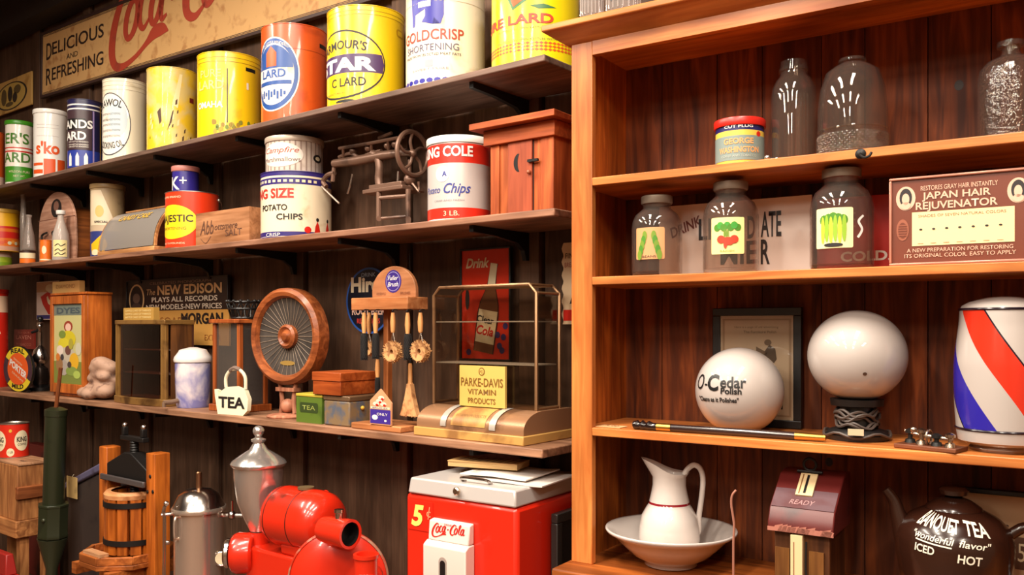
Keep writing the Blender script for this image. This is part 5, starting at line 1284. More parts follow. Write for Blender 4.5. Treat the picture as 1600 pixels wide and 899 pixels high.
mb = MB(); mb.lathe([(0, zbk-.05), (.018, zbk-.05)]+[(.018+(.003 if i % 2 else 0), zbk-.05+(zs-zbk+.05)*i/46) for i in range(47)]+[(0, zs)], IRON, 20, (xm, 0, 0)); mb.build('screw', a.o)
mb = MB(); mb.box(xm-.10, xm+.10, -.016, .016, zs+.0005, zs+.022, IRON)
for s in (-.095, .07): mb.box(xm+s, xm+s+.022, -.012, .012, zs+.0225, zs+.06, IRON); mb.ball((xm+s+.011, 0, zs+.068), .013, CHROME, seg=10)
mb.build('crossbar', a.o, bevel=.003)
zbb = a.z(858, 210); rb = .115
mb = MB(); n = 14
for i in range(n):
    t = 2*pi*i/n; M = Matrix.Translation((xm+rb*cos(t), rb*sin(t), 0)) @ Matrix.Rotation(t, 4, 'Z'); mb.box(-.010, .010, -.022, .022, zbb, zbk-.012, PW, M)
mb.lathe([(rb-.018, zbk-.03), (rb+.012, zbk-.03), (rb+.014, zbk-.012), (rb+.004, zbk), (rb-.018, zbk)], wood((222, 158, 106), (180, 112, 66), 'x', .5), 40, (xm, 0, 0)); mb.lathe([(0, zbb), (rb-.012, zbb), (rb-.012, zbb+.02), (0, zbb+.02)], PWX, 30, (xm, 0, 0))
mb.build('slat_basket', a.o)
for z in (a.z(783, 210), a.z(840, 210)):
    mb = MB(); mb.lathe([(rb+.012, z-.012), (rb+.016, z-.012), (rb+.016, z+.012), (rb+.012, z+.012), (rb+.012, z-.012)], IRON, 44, (xm, 0, 0)); mb.build('hoop', a.o)
# tray: eight-sided with raised edges
zt0 = zbb-.045
oc = [(xm+.20*cos(R(22.5+45*i)), -.03+.20*sin(R(22.5+45*i))) for i in range(8)]; oi = [(xm+(x-xm)*.90, -.03+(y+.03)*.90) for x, y in oc]
mb = MB(); mb.prism(oc, zt0, zt0+.022, PWX, axis='z'); 
for i in range(8):
    q = [oc[i], oc[(i+1) % 8], oi[(i+1) % 8], oi[i]]; mb.prism(q, zt0+.0222, zt0+.058, PWX, axis='z')
mb.build('tray', a.o, bevel=.003)
for x0 in (.046, xr-.086): mb = MB(); mb.box(x0, x0+.04, -.2, .2, zt0-.05, zt0-.0005, PWX); mb.build('tray_bearer', a.o)
for x0 in (0, xr): mb = MB(); mb.box(x0-.05, x0+.05, -.22, -.0455, 0, .06, PWX); mb.box(x0-.05, x0+.05, .0455, .22, 0, .06, PWX); mb.build('foot', a.o)
mb = MB(); mb.box(xm-.06, xm+.09, -.205, -.165, zt0+.0585, zt0+.072, wood((222, 170, 126), (180, 124, 84), 'x', .5)); mb.build('loose_slat', a.o)

# ---- steel coffee urn
u, v, r = L.fit(271, 350, -.22); x, y = L.p(u, v)
o = thing('coffee_urn', 'tall steel coffee urn with a domed lid and side taps', 'urn', (x, y, 0), facing(x, y)-.1)
UST = paint((228, 210, 194), .2, .85); 
zt_ = H(794, y); zd = H(764, y); zk = H(742, y)
mb = MB(); mb.lathe([(0, .10), (r, .10), (r*1.02, .11), (r, .12), (r, zt_-.012), (r*1.10, zt_-.010), (r*1.12, zt_), (r*1.08, zt_+.008), (r*.98, zt_+.008), (0, zt_+.007)], UST, 56); mb.build('urn_body', o)
mb = MB(); mb.lathe([(r*1.05, zt_+.0085), (r*1.0, zt_+.018), (r*.82, zt_+(zd-zt_)*.7), (r*.5, zd-.003), (r*.12, zd+.004), (0, zd+.004)], metal((206, 196, 188), .2), 50); mb.build('lid', o)
mb = MB(); mb.lathe([(0, zd+.0045), (.012, zd+.004), (.012, zk+.008), (.008, zk+.012), (0, zk+.012)], metal((160, 120, 90), .35), 16); mb.build('lid_knob', o)
mb = MB(); mb.box(-r*.80, -r*.62, -r*.80-.01, -r*.66, zt_-.11, zt_-.02, UST) if False else mb.tube(smooth_path([(-r*.75, -r*.60, zt_-.02), (-r*.85, -r*.78, zt_-.03), (-r*.85, -r*.78, zt_-.10), (-r*.75, -r*.60, zt_-.11)]), .006, UST, 8); mb.build('handle', o)
mb = MB(); mb.tube([(r*.95, -.02, zt_-.03), (r*1.9, -.05, zt_-.03)], .010, CHROME); mb.ball((r*1.35, -.035, zt_-.03), .018, CHROME, seg=12); mb.tube([(r*1.35, -.035, zt_-.03), (r*1.35, -.035, zt_+.03)], .006, CHROME); mb.ball((r*1.9, -.05, zt_-.03), .014, CHROME, seg=12); mb.build('tap', o)
mb = MB(); mb.tube([(-r*1.0, -.02, zt_-.015), (-r*1.45, -.03, zt_-.015)], .008, CHROME); mb.tube(smooth_path([(-r*1.3, -.03, zt_+.02), (-r*1.36, -.03, zt_-.01), (-r*1.32, -.03, zt_-.06), (-r*1.38, -.03, zt_-.5)]), .007, CHROME); mb.ball((-r*1.25, -.03, zt_+.03), .011, CHROME, seg=10); mb.ball((-r*1.2, -.03, zt_-.13), .010, CHROME, seg=10); mb.build('side_tube', o)
mb = MB(); gq = Vector((r*.95, -r*.55, zt_-.20)); mb.lathe([(0, 0), (.026, 0), (.028, .012), (.024, .016), (0, .014)], CREAM, 26, M=Matrix.Translation(gq) @ Matrix.Rotation(R(90), 4, 'X')); mb.tube([tuple(gq), (r*.6, -r*.5, zt_-.20)], .006, CHROME); mb.ring((gq[0], gq[1]-.012, gq[2]), .027, .004, CHROME); mb.build('gauge', o)
for k in range(3): t = 2*pi*k/3+.5; mb = MB(); mb.lathe([(0, 0), (.02, 0), (.012, .03), (.012, .1005), (0, .1005)], STEEL, 14, (r*.8*cos(t), r*.8*sin(t), 0)); mb.build('leg', o)

# ---- red coffee grinder with a silver hopper
u, v, r = L.fit(362, 447, -.24); x, y = L.p(u, v)
a = At('coffee_grinder', 'red electric coffee grinder with a silver lidded hopper', 'grinder', L, 404, v, 0)
GR = paint((204, 40, 18), .25, 0, .26, (110, 36, 22), .5, 6); GR_ = paint((204, 40, 18), .25, coat=.5)
SIL = paint((220, 212, 206), .2, .85, .3, (176, 166, 158))
z = a.z
zr_ = z(727); zb = z(830)
mb = MB(); mb.lathe([(0, zb), (r*.32, zb), (r*.36, zb+.01), (r*.55, zb+.05), (r*.80, zb+(zr_-zb)*.45), (r*.92, zb+(zr_-zb)*.8), (r*.94, zr_-.006), (0, zr_-.006)], SIL, 44); mb.build('hopper', a.o)
zk = z(668)
mb = MB(); mb.lathe([(0, zr_-.0055), (r*.96, zr_-.0055), (r*1.03, zr_), (r*1.05, zr_+.008), (r*.98, zr_+.018), (r*.7, zr_+.038), (r*.35, zr_+.06), (r*.2, zr_+.085), (r*.16, zk-.075), (r*.15, zk-.065), (r*.28, zk-.052), (r*.28, zk-.046), (r*.14, zk-.04), (r*.14, zk-.030)]+[(.001+.021*sin(pi*i/8), zk-.015-.021*cos(pi*i/8)+.0) for i in range(1, 9)], SIL, 44); mb.build('hopper_lid', a.o)
# motor: horizontal drum pointing along (+x, toward the room)
mc = Vector(a.L(478, 811, .02)); ax = Vector((.97, .06, 0)).normalized()
def drum(mb, c, ax, prof, m, seg=44, rot=0):
    q = Vector((0, 0, 1)).rotation_difference(ax).to_matrix().to_4x4()
    mb.lathe(prof, m, seg, M=Matrix.Translation(c) @ q)
R_ = (z(766)-z(856))/2
px_l = (Vector(a.L(424, 800, .02))-mc).length
Ld = .30
mb = MB(); drum(mb, mc-ax*.14, ax, [(0, 0), (R_*.85, 0), (R_*.97, .012), (R_, .03), (R_*.985, .0305), (R_*.985, .034), (R_, .0345), (R_, .15), (R_*.985, .1505), (R_*.985, .154), (R_, .1545), (R_, .20), (R_*.95, .235), (R_*.8, .262), (R_*.5, .278), (0, .28)], GR)
for k in (.032, .152): drum(mb, mc-ax*.14, ax, [(R_*.996, k-.0022), (R_*1.003, k-.0022), (R_*1.003, k+.0022), (R_*.996, k+.0022)], paint((70, 22, 14), .4))
mb.tube([tuple(mc+Vector((0, 0, R_*.99))), tuple(mc+Vector((0, 0, R_*1.06)))], .03, paint((110, 90, 60), .5, .3), 16)
p = mc+ax*.04+Vector((-.10*.0, -.0, 0)); sd = Vector((-ax.y, ax.x, 0))*-1
mb.ball(tuple(mc+ax*.02+sd*-R_*.70+Vector((0, 0, R_*.72))), .016, GR_, seg=12); mb.build('motor', a.o)
# body below hopper and grinding head pointing left
zl_ = z(850)
mb = MB(); mb.lathe([(r*.36, zb-.0005), (r*.40, zb-.04), (r*.46, zb-.10), (r*.5, zb-.30), (0, zb-.30)], GR, 30)
hc = Vector((-.015, -.02, zl_-.03)); 
drum(mb, hc+Vector((.02, 0, 0)), Vector((-.75, -.66, 0)).normalized(), [(0, 0), (.075, 0), (.078, .06), (.07, .085), (0, .09)], GR, 30)
mb.box(0.0, mc.x+.10, -.06, .07, zl_-.22, mc.z-R_*1.12, GR); mb.box(mc.x-.06, mc.x+.08, -.05, .08, mc.z-R_*1.13, mc.z-R_*.75, GR)
mb.build('grinder_body', a.o, bevel=.010)
mb = MB(); d_ = Vector((-.75, -.66, 0)).normalized(); drum(mb, hc+Vector((.02, 0, 0))+d_*.0905, d_, [(0, 0), (.058, 0), (.058, .012), (.05, .02), (.03, .024), (0, .024)], CHROME, 30); mb.build('adjusting_ring', a.o)
# big round gear housing at the front, facing the room
gc = Vector(a.L(528, 908, -.12)); gR = (z(832, 528, -.12)-gc.z)
gx = Vector((.66, -.75, 0)).normalized()
mb = MB(); drum(mb, gc-gx*.05, gx, [(0, 0), (gR*.98, 0), (gR, .006), (gR, .03), (gR*1.03, .032), (gR*1.03, .040), (gR*.98, .044), (gR*.8, .065), (gR*.4, .075), (0, .078)], GR, 60)
drum(mb, gc-gx*.05, gx, [(gR*1.029, .0295), (gR*1.036, .033), (gR*1.036, .040), (gR*1.0, .046)], paint((170, 140, 116), .4, .3, 1.0, (190, 50, 26), 0, 20), 60); mb.build('gear_housing', a.o)
nc = Vector(a.L(536, 833, -.17)); nx = Vector((.96, .02, 0)).normalized()
mb = MB(); drum(mb, nc-nx*.09, nx, [(0, 0), (.040, 0), (.044, .03), (.045, .09), (.047, .105), (.047, .125), (.038, .125), (.036, .08), (0, .08)], GR_, 36)
drum(mb, nc-nx*.09, nx, [(.0359, .0805), (.0355, .124)], BLACK, 30); drum(mb, nc-nx*.09, nx, [(0, .081), (.036, .081)], BLACK, 30)
mb.lathe([(0, 0), (.012, 0), (.012, .02), (.015, .022), (.015, .032), (0, .033)], CHROME, 12, tuple(nc+Vector((-.02, -.0, .040)))); mb.build('spout', a.o)
cc = Vector(a.L(572, 866, -.26))
mb = MB(); mb.lathe([(0, -.10), (.034, -.10), (.034, -.012), (.038, -.010), (.038, 0), (.028, 0), (.026, -.02), (0, -.02)], GR_, 30, tuple(cc)); drum(mb, cc+Vector((0, 0, -.095)), gx, [(0, -.10), (.042, -.10), (.046, .03), (.04, .04), (0, .044)], GR_, 30); mb.build('outlet', a.o)
mb = MB(); mb.box(-.16, mc.x+.20, -.20, .16, .0, .05, GR); mb.lathe([(0, .0505), (.14, .0505), (.08, .12), (.07, zb-.33), (.12, zb-.3005), (0, zb-.3005)], GR, 30, (.02, 0, 0)); mb.build('pedestal', a.o)

# ---- red drinks cooler
Q = Frame((0, 0), (0.8206, -0.5715))
Yq = 2.58
Q.o = ((808-800)/F*Yq, Yq)                          # front right corner
ux = Q.u(634, 0); W_ = -ux; D = .40
co = (Q.p(ux, 0)[0], Q.p(ux, 0)[1])
o = thing('drinks_cooler', 'red coin-operated drinks cooler with a silver lid and a five-cent mark', 'cooler', (co[0], co[1], 0), Q.rz)
RC = paint((208, 38, 18), .28, 0, .12, (150, 30, 18), .4, 5)
zt_ = H(795, Yq); zl0 = H(789, Yq); zl1 = H(768, Yq)
mb = MB(); mb.box(0, W_, 0, D, .06, zt_, RC); mb.build('cooler_body', o, bevel=.014)
mb = MB(); mb.box(.02, W_-.02, .02, D-.02, 0, .0595, BLACK); mb.build('plinth', o)
LID = paint((218, 212, 208), .3, .4)
mb = MB(); mb.box(.012, W_-.002, -.004, D+.0, zt_+.0005, zl1, LID, tx=.97, ty=.97); mb.build('lid', o, bevel=.006)
f = flat(y=-.0)
lx = lambda px: Q.u(px, 0)-ux
zz = lambda py, px: H(py, Q.p(Q.u(px, 0), 0)[1])
mb = MB(); c = (lx(718), -.012, zz(767, 718)); drum(mb, Vector(c), Vector((0, -1, 0)), [(0, 0), (.013, 0), (.013, .006), (.009, .010), (0, .010)], metal((190, 170, 150), .3), 20); mb.build('lock', o)
mb = MB(); mb.tube(smooth_path([(lx(712), .05, zl1), (lx(712), .03, zl1+.012), (lx(735), .03, zl1+.014), (lx(752), .03, zl1+.012), (lx(752), .05, zl1)]), .006, CHROME); mb.build('handle', o)
pz0, pz1 = zz(829, 655), zz(783, 655); p0, p1 = lx(638), lx(677)
mb = MB(); mb.box(p0, p1, -.002, -.0002, pz0, pz1, paint((206, 36, 18), .35)); ff = flat(y=-.002); mb.text('5', ff, paint((240, 220, 110), .4), p0+(p1-p0)*.40, pz0+(pz1-pz0)*.18, (pz1-pz0)*.66, (p1-p0)*.50, bold=.04, shear=.2); mb.text('c', ff, paint((236, 150, 110), .4), p0+(p1-p0)*.84, pz0+(pz1-pz0)*.5, (pz1-pz0)*.3, (p1-p0)*.16)
mb.stroke([(p0+(p1-p0)*.82, pz0+(pz1-pz0)*.42, .003), (p0+(p1-p0)*.88, pz0+(pz1-pz0)*.85, .003)], ff, paint((236, 150, 110), .4)); mb.build('price_plate', o)
# vend plate
CWH = paint((226, 216, 206), .3, .1)
v0, v1 = lx(676), lx(742); zA, zB = zz(812, 690), zz(842, 690); zC = .42
mb = MB(); mb.prism([(-.030, zB), (-.024, zA), (-.0005, zA+.004), (-.0005, zB)], v0+.006, v1-.002, CWH, axis='x'); mb.prism([(-.034, zC), (-.048, zC+.02), (-.048, zB-.012), (-.030, zB-.0005), (-.0005, zB-.0005), (-.0005, zC)], v0, v1, CWH, axis='x')
def sf(x, y, e): return (x, -.030+.006*(y-zB)/(zA-zB)-e, y)
swirl_word(mb, sf, RED, .0105*(v1-v0)/.11*.95, v0+.012*(v1-v0)/.11, zB+.012, e=.0015)
mb.text('DRINK', sf, RED, (v0+v1)/2, zA-.010, .006, .03)
xs_ = (v0+v1)/2-.004; sw = .016
mb.patch(rrect(xs_-sw, zz(925, 706), xs_+sw, zz(866, 706), sw*.98, 8), flat(y=-.048), paint((190, 180, 170), .3, .4), .0006); mb.patch(rrect(xs_-sw*.66, zz(925, 706), xs_+sw*.66, zz(871, 706), sw*.64, 8), flat(y=-.048), BLACK, .0014); mb.build('vend_plate', o, bevel=.004)
cool_top = zl1
# newspaper and pad lying on the cooler
def oncool(px, py_u, name, label, cat):
    pass
uu = Q.u(745, .06)
o2 = thing('newspaper', 'folded newspapers lying on the silver cooler lid', 'newspaper', (*Q.p(Q.u(752, .14), .14), cool_top+.0005), Q.rz+.05)
NP = paint((216, 206, 198), .7)
mb = MB(); N = 8
def sheet(x0, x1, y0, y1, z, m, wv=.003, ph=0, th=.004):
    vs = []; fs = []; nx, ny = 10, 6
    for k in (0, th):
        for j in range(ny+1):
            for i in range(nx+1):
                x = x0+(x1-x0)*i/nx; y = y0+(y1-y0)*j/ny
                vs.append((x, y, z+k+wv*(1+sin(x*22+ph+y*6))*(i/nx)))
    n = (nx+1)*(ny+1); g = lambda i, j, k: k*n+j*(nx+1)+i
    for j in range(ny):
        for i in range(nx):
            fs.append((g(i, j, 1), g(i+1, j, 1), g(i+1, j+1, 1), g(i, j+1, 1))); fs.append((g(i, j, 0), g(i, j+1, 0), g(i+1, j+1, 0), g(i+1, j, 0)))
    for i in range(nx): fs += [(g(i, 0, 0), g(i+1, 0, 0), g(i+1, 0, 1), g(i, 0, 1)), (g(i+1, ny, 0), g(i, ny, 0), g(i, ny, 1), g(i+1, ny, 1))]
    for j in range(ny): fs += [(g(0, j+1, 0), g(0, j, 0), g(0, j, 1), g(0, j+1, 1)), (g(nx, j, 0), g(nx, j+1, 0), g(nx, j+1, 1), g(nx, j, 1))]
    mb.add(vs, fs, m)
sheet(-.03, .27, -.07, .16, 0, NP); 
for i in range(14): mb.patch(rect(-.01+.0*i, -.04+i*.013, .05, -.036+i*.013), flat_top(.0048), paint((150, 140, 136), .7))
mb.build('lower_sheet', o2)
mb = MB(); sheet(-.05, .20, -.05, .17, .0105, paint((226, 218, 210), .7), .004, 1.0)
for i in range(12): mb.patch(rect(-.03, -.02+i*.014, .03, -.016+i*.014), flat_top(.0152), paint((150, 140, 136), .7))
mb.build('upper_sheet', o2)
o3 = thing('stacked_pad', 'long yellowed paper pad lying on top of the newspapers', 'pad', (*Q.p(Q.u(700, .13), .13), cool_top+.0245), Q.rz+.22)
PD = paint((206, 172, 116), .6)
wp = .25
mb = MB(); mb.box(0, wp, 0, .11, 0, .016, PD); 
for k in range(5): mb.box(-.0005, wp+.0005, -.0005, .1105, .002+k*.003, .0028+k*.003, paint((180, 140, 90), .6))
mb.build('pages', o3, bevel=.001)
mb = MB(); mb.box(-.001, wp+.001, -.002, .111, .0162, .0195, paint((190, 150, 96), .6))
for k in range(9): mb.patch([(.02+k*.025, .02), (.035+k*.025, .02), (.045+k*.025, .09), (.03+k*.025, .09)], flat_top(.0195), paint((120, 90, 60), .6))
mb.build('cover', o3)
# dark framed board leaning beside the cooler
a = At('framed_board', 'black framed board standing in the gap between cooler and cabinet', 'board', L, 856, .0, 0)
x, y = a.o.location.x, a.o.location.y
a.o.rotation_euler.z = Q.rz+R(90)
a.o.location = (*Q.p(.030, .16), 0)
zz_ = H(806, a.o.location.y-.02); 
mb = MB(); 
for q in ((0, .30, 0, .03), (0, .30, zz_-.03, zz_)): mb.box(q[0], q[1], -.012, .012, q[2], q[3], paint((40, 38, 36), .35))
for q in ((0, .03), (.27, .30)): mb.box(q[0], q[1], -.012, .012, .0302, zz_-.0302, paint((40, 38, 36), .35))
mb.build('frame', a.o, bevel=.003)
mb = MB(); mb.box(.0302, .2698, -.004, .006, .0302, zz_-.0302, paint((14, 13, 13), .4)); mb.build('panel', a.o)

# ================================================================== inside the wooden cabinet
# upper shelf
def d(mb, r, h):
    x = cyl(r, -.05); GB = paint((124, 140, 136), .4); O = paint((226, 160, 100), .45)
    mb.patch(rect(-r*1.9, h*.12, r*1.9, h*.66), x, GB); mb.text('GEORGE', x, O, 0, h*.48, h*.12, r*1.25, bold=.03); mb.text('WASHINGTON', x, O, 0, h*.29, h*.12, r*1.75, bold=.03); mb.text('COFFEE AND TOBACCO', x, paint((180, 190, 180), .4), 0, h*.19, h*.05, r*1.5)
    mb.text('CUT PLUG', x, WHITE, 0, h*.83, h*.06, r*1.2, bold=.02); mb.patch(ell(r*.9, h*.7, r*.12, h*.06), x, RED)
can('tobacco_tin', 'blue and yellow banded tin with a red lid on the upper cabinet shelf', K, 1118, 1194, 183, S1, .04, paint((226, 190, 80), .35), None, bands=((0.02, .08, paint((226, 200, 70), .4)), (.78, .93, NAVY)), deco=d, lid=RED, lidh=.008)
JG = glass((240, 232, 224), 0, .02)
TALL = [(.9, 0), (1, .02), (1, .66), (.95, .74), (.78, .82), (.62, .86), (.60, .90), (.66, .905), (.66, .93), (.60, .935), (.60, 1)]
def d(mb, prof, r, h):
    for k in range(-2, 5): t = k*.16; mb.tube([((r-.001)*sin(t), -(r-.001)*cos(t), h*.04), ((r-.001)*sin(t), -(r-.001)*cos(t), h*.64)], .0028, JG, 6)
bottle('glass_jar', 'tall empty clear jar with a screw neck beside the banded tin', K, 1205, 1276, 97, S1, .07, JG, TALL, deco=d, cat='jar')
EGG = [(.92, 0), (.97, .02), (1, .25), (.99, .5), (.92, .70), (.76, .86), (.52, .92), (.36, .945), (.34, .955), (.40, .965), (.40, .985), (.36, 1)]
def d(mb, prof, r, h):
    for row in range(9):
        for k in range(44): t = 2*pi*(k+.5*(row % 2))/44; q = r*.985; mb.ball((q*cos(t), q*sin(t), h*(.03+.022*row)), .0042, JG, seg=6)
    mb.ring((0, 0, h*.27), r*.998, .002, JG, 'z')
bottle('glass_jar', 'wide egg-shaped glass jug with a dimpled foot on the upper cabinet shelf', K, 1277, 1388, 92, S1, .03, JG, EGG, deco=d, cat='jug')
BT2 = [(.92, 0), (1, .02), (1, .66), (.93, .74), (.72, .81), (.34, .86), (.27, .90), (.27, .94), (.42, .95), (.42, 1)]
bottle('glass_bottle', 'pebbled glass bottle with a flanged neck at the right of the upper cabinet shelf', K, 1527, 1634, 66, S1, .06, glass((236, 228, 220), 90, .02), BT2)
mb = MB(); q = K.u(1203, .05); mb.ball((0, 0, .008), .008, CHROME, seg=12); mb.ball((.02, .01, .005), .005, CHROME, seg=10); mb.tube([(0, 0, .006), (.02, .01, .004)], .003, CHROME)
tag(fixed(mb.build('metal_bead'), K, q, .03, S1), 'tiny shiny metal bead on the upper cabinet shelf beside the banded tin', 'bead')

# middle shelf: three labelled jars before a white sign
JARP = [(.90, 0), (.97, .015), (1, .05), (1, .62), (.96, .71), (.84, .79), (.62, .85), (.55, .87), (.55, .93), (.60, .935), (.60, .95), (.55, .955), (.55, .985)]
JG2 = glass((242, 234, 228), 0, .025)
GRN1, GRN2, YG2 = paint((70, 130, 30), .45), paint((110, 140, 40), .45), paint((190, 200, 50), .45)
def lab(kind, a0):
    def d(mb, prof, r, h):
        x = turned(prof, a0, 0, r); e = .0012
        w2, z0, z1 = r*.60, h*.20, h*.60
        mb.patch(rrect(-w2, z0, w2, z1, .004, 3), x, {'beans': paint((206, 150, 100), .5), 'radish': paint((236, 222, 150), .45), 'peppers': paint((232, 226, 170), .45)}[kind], e)
        def P(cx, cz, a_, b_, m, k): mb.patch([(cx*w2+a_*w2*cos(t)*1.0, z0+(z1-z0)*(cz+b_*sin(t))) for t in [2*pi*i/12 for i in range(12)]], x, m, e+.0008+.0003*k)
        if kind == 'beans':
            for s in (-1, 1):
                for i in range(5): P(s*(.30+.09*i), .74-.15*i, .17, .16, (GRN2, GRN1)[i % 2], i)
            mb.text('BEANS', x, DARKINK, 0, z0+(z1-z0)*.05, (z1-z0)*.07, w2*.9, e=e+.001)
        if kind == 'radish':
            for i in range(7): P(-.6+.2*i, .72+.06*(i % 2), .20, .10, (GRN1, paint((60, 150, 50), .45))[i % 2], i % 3)
            for i in range(3): P(-.15+.1*i, .56, .05, .12, GRN2, 3)
            for i, cx in enumerate((-.35, 0, .4, .15)): P(cx, .40-.05*(i % 2), .24, .11, paint((216, 60, 36), .4), 4)
            P(-.1, .25, .10, .10, paint((216, 60, 36), .4), 4)
            mb.text('RADISH', x, GRN2, 0, z0+(z1-z0)*.05, (z1-z0)*.06, w2*.8, e=e+.001)
        if kind == 'peppers':
            for i in range(5): P(-.5+.25*i, .76-.03*abs(i-2), .24, .13, GRN1, i % 2)
            for i in range(6): P(-.55+.22*i, .45+.04*(i % 2), .11, .34, (YG2, paint((140, 180, 40), .45))[i % 2], 2+i % 2)
            P(0, .08, .5, .05, DARKINK, 2)
        if kind == 'peppers': mb.stroke([(r*.75, h*.30, .006), (r*.9, h*.38, .006), (r*.78, h*.46, .006), (r*.95, h*.52, .005)], x, WHITE, e)
    return d
GREYCAP = paint((150, 136, 122), .4, .5, .5, (110, 96, 84))
for pl, pr, pt, g, kind, a0, lb in ((987, 1066, 311, .015, 'beans', -.30, 'squat glass jar with a green bean label at the left of the middle cabinet shelf'),
                            (1098, 1186, 289, .012, 'radish', -.12, 'glass jar with a red radish label before the white sign'),
                            (1265, 1366, 269, .008, 'peppers', -.25, 'glass jar with a yellow-green pepper label beside the brown hair tonic panel')):
    bottle('labelled_jar', lb, K, pl, pr, pt, S2, g, JG2, JARP, 'labelled jars on the middle cabinet shelf', GREYCAP, lab(kind, a0), 'jar')
def d(mb, xf, w_, h):
    x = lambda px: (K.u(px, .20)-K.u(1030, .20))
    zf = lambda py, px: H(py, K.p(K.u(px, .20), .20)[1])-S2
    mb.text('DRINK', xf, paint((110, 50, 40), .5), x(1074), zf(362, 1074), .028, x(1097)-x(1046), bold=.02, rot=.35, shear=.2)
    def big(t, p0, p1, y0, y1): mb.text(t, xf, DARKINK, (x(p0)+x(p1))/2, zf(y1, (p0+p1)/2), zf(y0, (p0+p1)/2)-zf(y1, (p0+p1)/2), x(p1)-x(p0), bold=.02)
    big('ATE', 1189, 1221, 331, 369); big('R', 1189, 1203, 375, 412); big('MIE', 1126, 1184, 378, 412); big('D', 1168, 1180, 338, 372); big('LIMPI', 1092, 1160, 341, 373)
plate('paper_sign', 'white sign with tall black letters standing behind the three labelled jars', 'sign', K, 1030, 1268, 324, 430, .20, paint((222, 208, 198), .5), .008, deco=d, z=S2)
# red sign behind, between the pepper jar and the panel
def d(mb, xf, w_, h):
    mb.text('COLD.', xf, WHITE, w_*.62, h*.16, h*.12, w_*.62, bold=.03); mb.text('ICE', xf, paint((220, 120, 100), .4), w_*.3, h*.6, h*.2, w_*.4)
plate('paper_sign', 'red sign with white lettering behind the pepper jar', 'sign', K, 1276, 1402, 312, 424, .235, paint((190, 30, 22), .35), .008, deco=d, z=S2)
BRN = paint((110, 52, 34), .35, coat=.3); PNK = paint((222, 176, 150), .5)
def d(mb, xf, w_, h):
    mb.text('RESTORES GRAY HAIR INSTANTLY', xf, PNK, w_*.52, h*.86, h*.055, w_*.58); mb.text("JAPAN HAIR", xf, PNK, w_*.50, h*.755, h*.08, w_*.52, bold=.02); mb.text('REJUVENATOR', xf, PNK, w_*.50, h*.635, h*.085, w_*.62, bold=.02)
    CRM = paint((240, 214, 160), .3, coat=.4)
    mb.patch(rect(w_*.16, h*.20, w_*.93, h*.605), xf, CRM, .001)
    mb.text('SHADES OF SEVEN NATURAL COLORS', xf, paint((140, 96, 70), .5), w_*.54, h*.54, h*.032, w_*.66)
    for k in range(7): mb.patch(ell(w_*(.23+.1*k), h*(.395+.001*k), w_*.013, h*.011, 12), xf, DARKINK, .002); mb.patch(rect(w_*(.205+.1*k), h*.225, w_*(.25+.1*k), h*.231), xf, paint((170, 120, 90), .5), .002)
    mb.text('A NEW PREPARATION FOR RESTORING', xf, PNK, w_*.52, h*.125, h*.045, w_*.80); mb.text('ITS ORIGINAL COLOR. EASY TO APPLY', xf, PNK, w_*.52, h*.06, h*.045, w_*.84)
    for cx in (.11, .955):
        mb.patch(ell(w_*cx, h*.78, w_*.078, h*.145, 28), xf, PNK); mb.patch(ell(w_*cx, h*.79, w_*.05, h*.11, 20), xf, DARKINK, .0014); mb.patch(ell(w_*cx, h*.77, w_*.03, h*.07, 16), xf, PNK, .002); mb.patch(ell(w_*cx, h*.69, w_*.04, h*.045, 16), xf, PNK, .002)
    for s in (.13, .10): mb.patch(ell(w_*.085, h*.40, w_*.05*s/.13, h*s, 24), xf, paint((150, 84, 60), .4), .001+.0006*(s < .12)); 
    mb.patch(ell(w_*.085, h*.40, w_*.035, h*.09, 24), xf, BRN, .0024)
    for k in range(5): mb.patch(rect(w_*.05, h*(.33+.03*k), w_*.12, h*(.338+.03*k)), xf, paint((150, 84, 60), .4), .003)
plate('showcard', 'brown framed hair tonic showcard with a cream panel, right of the pepper jar', 'sign', K, 1394, 1601, 284, 408, .03, BRN, .03, paint((190, 130, 110), .3, .3), .006, deco=d, z=S2+.007)

# lower shelf: framed picture, globes, cane, barber pole
def d(mb, xf, w_, h):
    PT = paint((206, 190, 172), .5); I = paint((120, 104, 92), .6)
    mb.patch(rect(w_*.03, h*.03, w_*.97, h*.97), xf, paint((170, 150, 130), .6), .0006); mb.patch(rect(w_*.06, h*.045, w_*.94, h*.955), xf, PT, .001)
    mb.text('Here is a page of old advertising', xf, I, w_*.5, h*.88, h*.02, w_*.6); mb.text('The Furniture Polish', xf, I, w_*.55, h*.83, h*.025, w_*.45)
    mb.patch([(w_*.60, h*.55), (w_*.70, h*.50), (w_*.78, h*.58), (w_*.76, h*.68), (w_*.68, h*.72), (w_*.62, h*.66)], xf, paint((90, 78, 70), .6), .0016); mb.patch(ell(w_*.66, h*.74, w_*.05, h*.03, 12), xf, I, .0016)
    mb.patch([(w_*.66, h*.10), (w_*.86, h*.10), (w_*.86, h*.22), (w_*.74, h*.18)], xf, DARKINK, .0016); mb.patch([(w_*.5, h*.5), (w_*.66, h*.64), (w_*.5, h*.7)], xf, I, .0016)
o, wd, h = plate('framed_picture', 'black framed printed page leaning at the back behind the lettered globe', 'picture', K, 1126, 1240, 494, 664, .265, paint((206, 190, 172), .5), .012, BLACK, .022, deco=d, z=S3+.0225)
mb = MB(); mb.box(.001, wd-.001, -.0035, -.0025, .001, h-.001, glass((246, 242, 236))); mb.build('glazing', o)
def globe(name, label, cat, pl, pr, pt, g, zb, deco=None, group=None):
    u, v, r = K.fit(pl, pr, g); x, y = K.p(u, v)
    o = thing(name, label, cat, (x, y, S3), facing(x, y), group)
    return o, r, x, y
MILK = paint((180, 170, 164), .45, coat=1)
